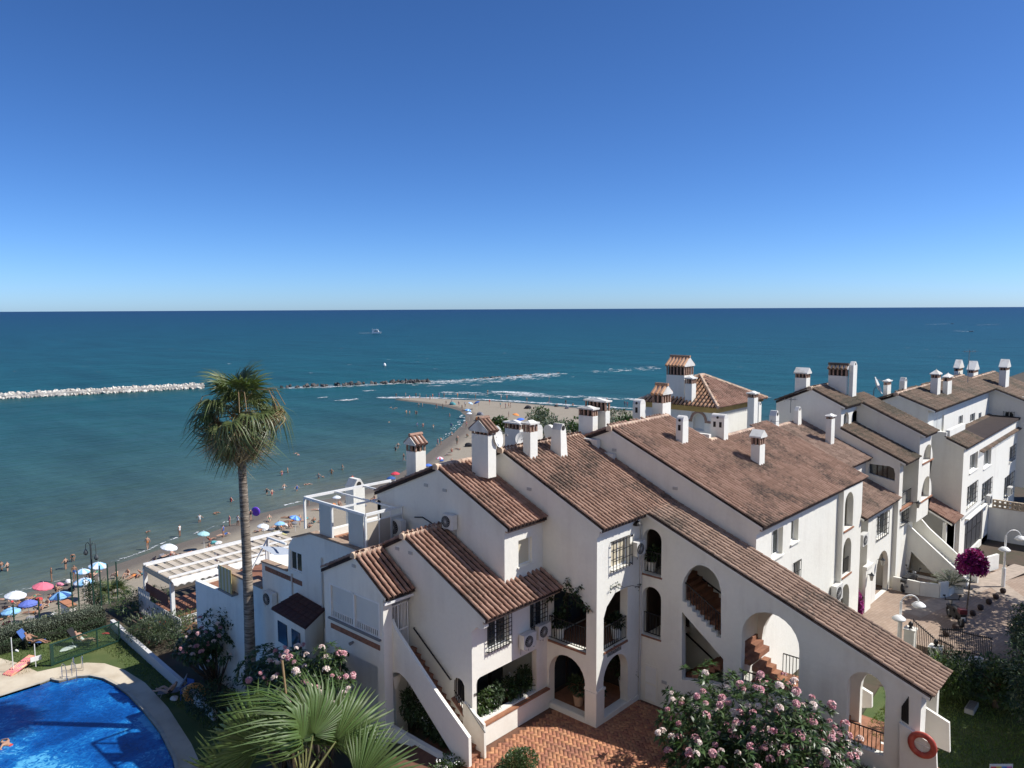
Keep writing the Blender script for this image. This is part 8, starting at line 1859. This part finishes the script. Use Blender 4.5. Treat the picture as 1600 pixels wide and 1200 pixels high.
for (lab, x, y, cl) in (('swimmer with a white cap low in the water near the shoreline walker', 230, 831, 'white'), ('swimmer on the left of a pair splashing left of the palm trunk', 334, 803, 'black'), ('swimmer in a white shirt, right of a pair splashing left of the palm trunk', 341, 801, 'white')):
    p = at_sea(x, y, -.02); person(lab, 'swim', p, rnd.uniform(0, 6.28), cl)
mid = [(417, 772), (425, 774), (444, 765), (464, 767), (440.5, 743), (449.6, 738.5), (498, 748), (518, 741), (535, 734), (618, 705), (661, 667), (677, 669), (652, 666), (702.5, 651), (654, 635), (660, 635), (635, 646), (640, 647), (649, 647), (651, 647.5), (706, 681), (705, 667)]
for i, (x, y) in enumerate(mid): person('small bather standing waist deep in the calm bay', 'wade', at_sea(x, y, .62), rnd.uniform(0, 6.28), ck[i % 9], shirt=i % 3 == 0, group='bathers standing in the calm bay')
for i, (x, y) in enumerate([(476, 757), (481, 757), (503, 745), (461, 709), (467, 711), (609, 660), (611, 637), (616, 639), (619, 637.5)]): person('small swimmer low in the water of the calm bay', 'swim', at_sea(x, y, 0), rnd.uniform(0, 6.28), ck[i % 9], group='swimmers in the calm bay')
far = [(619, 622), (634, 621), (640, 625), (650, 621.5), (656, 622), (676, 622.5), (686, 621.5), (694, 622), (715, 621.5), (762, 616.5), (783, 625), (792, 625), (858, 628), (941, 630), (948, 630), (976, 635), (731, 622), (743, 623), (666, 624), (672, 626), (980, 636)]
for i, (x, y) in enumerate(far): person('tiny bather standing at the surf side of the sand spit', 'stand', H(x, y, 'z', .05), rnd.uniform(0, 6.28), ck[(i * 2) % 9], shirt=i % 2 == 0, group='bathers at the surf side of the spit')
spit = [(682, 639), (692, 639), (697, 634), (717, 635), (782, 637), (790, 638), (795, 637.5), (798, 637), (795, 652), (839, 653), (714, 695), (715, 692), (684, 697), (689, 695), (706, 632), (722, 641), (727, 636), (748, 634), (765, 632), (823, 629), (884, 633), (729, 668)]
for i, (x, y) in enumerate(spit): person('tiny beachgoer standing on the sand spit', 'walk' if i % 3 == 0 else 'stand', sand(x, y, .4), rnd.uniform(0, 6.28), ck[(i * 4 + 1) % 9], shirt=i % 2 == 0, group='people standing on the sand spit')
NEARS = []
lying = [(200, 900), (207, 902), (214, 900), (222, 898), (79, 941), (3, 968), (53, 934), (328, 845), (327, 859), (497, 797), (503, 794), (509, 796), (491, 817), (505, 815), (450, 809), (421, 813), (706, 706), (700, 711), (716, 702), (740, 684), (751, 676), (690, 728), (675, 736), (705, 722), (730, 683), (744, 667), (830, 646), (870, 634), (895, 634), (858, 629), (776, 655), (10, 955), (88, 925), (150, 897), (265, 868), (272, 869), (436, 822), (455, 815), (640, 741), (560, 778), (585, 782), (602, 768), (8, 938), (20, 944), (30, 950), (36, 936), (52, 958), (64, 950), (75, 948), (88, 938), (100, 932), (24, 962), (140, 905), (404, 830), (428, 824), (440, 826), (452, 824), (478, 812), (484, 822), (512, 802), (530, 790), (548, 788), (292, 866), (238, 880), (182, 902), (350, 836)]
for i, (x, y) in enumerate(lying):
    near_ = y > 780
    pose_ = ('sit', 'lie', 'lie', 'recline')[i % 4]; col_ = ck[(i * 5 + 2) % 9]
    o_ = person('small sunbather resting on the far sand of the beach', pose_, sand(x, y, BZ), rnd.uniform(0, 6.28), col_, shirt=i % 4 == 1, group='sunbathers on the far sand')
    if near_: NEARS.append((o_, x, y, '%s sunbather in %s swimwear' % ({'sit': 'sitting', 'lie': 'lying', 'recline': 'reclining'}[pose_], col_)))
o = person('person with a white sun hat sitting behind the pool hedge', 'sit', HD(85, 972, 57) - Vector((0, 0, .2)), R(200), 'black', shirt=True); q = MB(); q.lathe([(.24, .86), (.2, .89), (.11, .9), (.1, 1.0), (.02, 1.03)], (0, -.05, -.03), 12); hm_ = q.mesh('sun_hat', CLOTH['white'], smooth=True); link('sun_hat', hm_, o)
# pool garden people
sb = lambda lab, pose, x, y, z, az, cl, **k: person(lab, pose, H(x, y, 'z', z), az, cl, **k)
toS = math.atan2(-R2.y, -R2.x)
sb('person reclining in a blue sun chair on the lawn left of the wind break', 'recline', 52, 1006, POOLZ + .30, math.atan2(R2.y, R2.x) + R(90), 'black')
sb('sunbather lying on a dark lounger behind the glass wind break', 'recline', 130, 1004, POOLZ + .22, math.atan2(R2.y, R2.x) + R(90), 'white', shirt=False)
sb('person lying back in a folding chair in the shade beside the swim ring', 'recline', 265, 1084, POOLZ + .28, math.atan2(-R2.y, -R2.x) + R(75), 'black')
p = H(14, 1164, 'z', POOLZ - .1); o = person('swimmer crossing the blue pool at the left edge', 'swim', p, math.atan2(-R2.y, -R2.x) + R(80), 'red')
def lounger(label, c, az, m, cm):
    t = thing('sun_lounger', label, 'sun lounger', c); c = Vector(c); f_ = Vector((math.cos(az), math.sin(az), 0)); s_ = Vector((-f_.y, f_.x, 0))
    q = MB(); q.obox(c + U * .26 - f_ * .2, f_ * .5, s_ * .27, U * .015); q.build('seat', cm, t)
    q = MB(); b0 = c + f_ * .3 + U * .27; b1 = c + f_ * .72 + U * .95; q.obox((b0 + b1) / 2, (b1 - b0) / 2, s_ * .27, (b1 - b0).cross(s_).normalized() * .015); q.build('backrest', cm, t)
    for k in (-1, 1):
        for e in (-.6, .3): q = MB(); q.bar(c + f_ * e + s_ * .27 * k, c + f_ * (e + .12) + s_ * .27 * k + U * .27, .03); q.build('leg', m, t)
    return t
for (lab, x, y, az, cm) in (('sun chair with a bright blue backrest on the lawn left of the wind break', 50, 1008, math.atan2(-R2.y, -R2.x), CLOTH['blue']), ('dark sun lounger behind the glass wind break', 128, 1006, math.atan2(-R2.y, -R2.x), CLOTH['black']), ('white framed folding chair in shade beside the swim ring', 270, 1086, math.atan2(R2.y, R2.x) + .3, CLOTH['grey'])):
    p = H(x, y, 'z', POOLZ); lounger(lab, p, az, CHROME, cm)
p = H(293, 1093, 'z', POOLZ); garden_chair('small blue folding chair right of the shaded sunbather', p, R(200), CLOTH['blue'])
def lump(name, label, cat, p, sx, sy, sz, m, group=None, seed=1):
    g_ = np.random.default_rng(seed); bm = bmesh.new(); bmesh.ops.create_icosphere(bm, subdivisions=2, radius=1)
    for v in bm.verts: k = .8 + .4 * g_.random(); v.co = Vector((v.co.x * sx * k, v.co.y * sy * k, max(-.02, v.co.z * sz * k)))
    me = bpy.data.meshes.new(name); bm.to_mesh(me); bm.free(); me.materials.append(m); o = link(name, me, None, p); o.rotation_euler.z = rnd.random() * 6; return tag(o, label, cat, group)
lump('white_bag', 'white bag on the grass beside the shaded folding chair', 'bag', H(272, 1092, 'z', POOLZ), .22, .2, .16, CLOTH['white'])
lump('crumpled_towel', 'crumpled white towel on the lawn behind the wind break', 'towel', H(108, 1013, 'z', POOLZ), .5, .25, .1, CLOTH['white']); lump('red_towel', 'small red towel on the lawn at the garden wall end', 'towel', H(166, 990, 'z', POOLZ), .25, .12, .06, CLOTH['red'])
lump('white_shoes', 'white shoes on the lawn below the blue sun chair', 'shoes', H(26, 1017, 'z', POOLZ), .16, .1, .1, CLOTH['white'])
# ---- parasols
def parasol(label, x, y, wpx, cols, tilt=0.0, pole=2.0, base=None, group=None):
    """x,y: pixel of the canopy middle"""
    c = H(x, y, 'z', BZ + pole - .15) if base is None else base; dep = (c - EYE).dot(fw); r = wpx * dep / F / 2
    foot = Vector((c.x, c.y, BZ)); t = thing('beach_parasol', label, 'parasol', foot, group)
    axis = Vector((0, 0, 1)); q_ = Quaternion(Vector((R2.y, -R2.x, 0)) if False else D2, tilt)
    n = 10; top = c + U * .28 * r; hs2 = .42 * r
    for ci, cm in enumerate(cols):
        q = MB()
        for i in range(n):
            if i % len(cols) != ci: continue
            rings = []
            for f in (0, .4, .75, 1.0):
                rr_ = []
                for a in (2*math.pi*i/n, 2*math.pi*(i+.5)/n, 2*math.pi*(i+1)/n):
                    k = r * f; sag = .04 * r * f if a == 2*math.pi*(i+.5)/n else 0
                    v = Vector((math.cos(a) * k, math.sin(a) * k, hs2 * (1 - f ** 1.7) - sag)); v.rotate(q_); rr_.append(c + v)
                rings.append(rr_)
            for j in range(3):
                for s_ in (0, 1): q.add([rings[j][s_], rings[j][s_+1], rings[j+1][s_+1], rings[j+1][s_]], [(0, 1, 2, 3)])
            e0, e2 = rings[3][0], rings[3][2]; q.add([e0, rings[3][1], e2, e2 - U * .1, rings[3][1] - U * .1, e0 - U * .1], [(0, 1, 4, 5), (1, 2, 3, 4)])
        q.build('canopy', cm, t)
    q = MB(); v = Vector((0, 0, hs2 + .12)); v.rotate(q_); q.tube([foot, c, c + v], .022, 6); q.build('pole', PAINT, t)
    q = MB()
    for i in range(n): a = 2*math.pi*i/n; v = Vector((math.cos(a) * r * .97, math.sin(a) * r * .97, -.02)); v.rotate(q_); w_ = Vector((0, 0, hs2 * .95)); w_.rotate(q_); q.bar(c + w_, c + v, .012)
    q.build('ribs', LGREY, t, kind='stuff'); return t
def fab(n, c): 
    m = mat('parasol_' + n, c, .8); return m
PB, PLB, PW, PP, PDB, PT, PR, PO, PV = (fab('blue', (.07, .18, .60)), fab('light_blue', (.25, .50, .78)), fab('white', (.68, .72, .76)), fab('pink', (.68, .16, .22)), fab('navy', (.03, .10, .30)), fab('teal', (.35, .60, .62)), fab('red', (.60, .05, .08)), fab('orange', (.70, .25, .06)), fab('violet_blue', (.13, .18, .55)))
PAR = []
for (lab, x, y, w_, cols, ti) in (
 ('white parasol at the left edge above the violet blue one', 24, 930, 30, [PW], .12), ('violet blue parasol between the white and the light blue parasol', 44, 943, 27, [PV], 0), ('light blue parasol at the left edge nearest the pool hedge', 17, 955, 27, [PLB], 0), ('pink parasol at the water edge', 67, 916, 29, [PP], .15), ('blue striped parasol above the orange brick pillar', 94, 931, 31, [PDB, PLB], -.1), ('pale blue parasol just left of the beach lamp post', 131, 909, 29, [PLB, PW], 0), ('pale blue parasol half behind the one left of the lamp post', 129, 893, 21, [PLB, PW], 0), ('pale blue white parasol right of the beach lamp at the shoreline', 153, 884, 27, [PW, PLB], .1), ('large white parasol at the shoreline above the pergola', 264, 855, 25, [PW], .2), ('pale teal parasol beside the man in dark shirt', 318, 834, 18, [PT], .1), ('white parasol right of the palm trunk', 411, 822, 18, [PW], .1), ('blue parasol touching the white one right of the palm trunk', 437, 818, 16, [PLB], 0), ('blue parasol leaning in the group above the pergola end', 461, 809, 17, [PB, PLB], .3), ('white parasol seen through the terrace frame', 526, 777, 13, [PW], 0), ('blue parasol seen through the terrace frame', 562, 764, 14, [PLB], 0), ('red parasol left of the tiled chimney', 617.5, 740, 14, [PR], 0), ('dark blue parasol low beside the red one', 611, 747, 14, [PDB], 0), ('blue parasol right of the tiled chimney', 669, 727, 12, [PB], 0), ('faded pink parasol on the sand above the lower roof', 687, 716, 12, [PP, PW], 0), ('blue green parasol on the narrow beach beyond the bay', 731, 641, 11, [PT, PB], .2), ('white parasol just below the blue green one on the spit', 733, 646, 9, [PW], 0), ('white parasol on the sand spit at the surf side', 735, 630, 8, [PW, PLB], .3), ('dark parasol next to the white one at the surf side', 745, 629, 10, [PDB], -.4), ('blue parasol between the domed chimneys', 812, 656, 15, [PB], -.2), ('orange parasol beside the blue one between the chimneys', 806, 648, 11, [PO], .2)):
    parasol(lab, x, y, w_, cols, ti); PAR.append((x, y + 8, lab))
for i, (x, y, sx, m) in enumerate(((707, 632, 1.0, 'teal'), (825, 638, 1.1, 'black'), (750, 648, 1.0, 'grey'), (746, 656, 1.0, 'orange'), (732, 697, .9, 'black'), (869, 635, .7, 'black'), (886, 638, .8, 'grey'))):
    lump('beach_tent', ['small pale beach tent on the sand spit near the tip', 'dark beach shelter on the open sand', 'grey beach chair heap right of the white parasol', 'orange towelled chair on the sand below the grey heap', 'dark beach chair left of the tiled wide chimney', 'dark bag heap on the far sand', 'grey bag heap at the far sand edge'][i], 'beach tent', sand(x, y), sx, sx * .7, sx * .8, CLOTH[m], seed=i)
bag = [(33, 938, 'black'), (60, 938, 'red'), (96, 942, 'grey'), (112, 921, 'black'), (93, 914, 'pink'), (107, 909, 'white'), (47, 967, 'grey'), (12, 975, 'red'), (253, 869, 'grey'), (262, 872, 'black'), (279, 868, 'black'), (334, 848, 'teal'), (342, 849, 'white'), (415, 828, 'white'), (424, 828, 'grey'), (433, 826, 'black'), (446, 821, 'white'), (460, 818, 'grey'), (521, 789, 'orange'), (545, 780, 'black'), (570, 790, 'grey'), (690, 720, 'blue'), (672, 732, 'white')]
for i, (x, y, m) in enumerate(bag): NEARS.append((lump('beach_bag', 'small beach bag on the sand', 'beach bag', sand(x, y), .45, .3, .28, CLOTH[m], 'bags and towel heaps on the sand', i), x, y, 'small %s bag heap' % m))
seen = {}
for o_, x, y, lab in NEARS:
    d_, lab2 = min(((x - a) ** 2 + (y - b) ** 2, l) for a, b, l in PAR); w2 = ' '.join(lab2.split()[:9])
    side = 'left of' if x < min(PAR, key=lambda q_: (x - q_[0]) ** 2 + (y - q_[1]) ** 2)[0] else 'right of'
    L2 = ' '.join(('%s %s the %s' % (lab, side, w2)).split()[:16])
    while L2.split()[-1] in ('the', 'of', 'a', 'and', 'to', 'by', 'at', 'just', 'between', 'half', 'above', 'seen', 'through', 'touching', 'below', 'behind', 'one', 'left', 'right', 'on', 'next', 'in', 'beside', 'white', 'light', 'pale', 'blue', 'violet', 'dark', 'domed', 'tiled', 'orange', 'beach', 'terrace', 'water', 'far'): L2 = ' '.join(L2.split()[:-1])
    o_['label'] = L2; o_['group'] = 'bags and towel heaps on the sand' if o_['category'] == 'beach bag' else 'sunbathers on the sand'

p = sand(400, 808, .5); t = thing('purple_float', 'purple inflatable float held upright at the water edge', 'pool float', p); q = MB(); torus(q, p + U * .8, .34, .32, D2 + R2 * .2, 20, 10, sq=.4); q.build('float', mat('purple_vinyl', (.16, .06, .55), .4), t, smooth=True)
t = thing('yellow_surfboard', 'pale yellow board standing behind the pool hedge', 'surfboard', HD(69, 980, 56)); c_ = HD(69, 977, 56); q = MB(); q.obox(c_, R2 * .18 + U * .06, D2 * .03, U * .75); q.build('board', mat('yellow_board', (.62, .60, .25), .5), t)
t = thing('yellow_canoe', 'yellow canoe lying on the sand right of the palm trunk', 'canoe', sand(436, 838)); c_ = sand(436, 837); q = MB(); q.tube([c_ - R2 * 1.2 + U * .3 + D2 * .8, c_ - R2 * .6 + U * .25 + D2 * .4, c_ + U * .2, c_ + R2 * .6 + U * .25 - D2 * .4, c_ + R2 * 1.2 + U * .35 - D2 * .8], [.05, .25, .3, .25, .05], 8); q.build('hull', mat('canoe_yellow', (.60, .55, .25), .4), t, smooth=True)
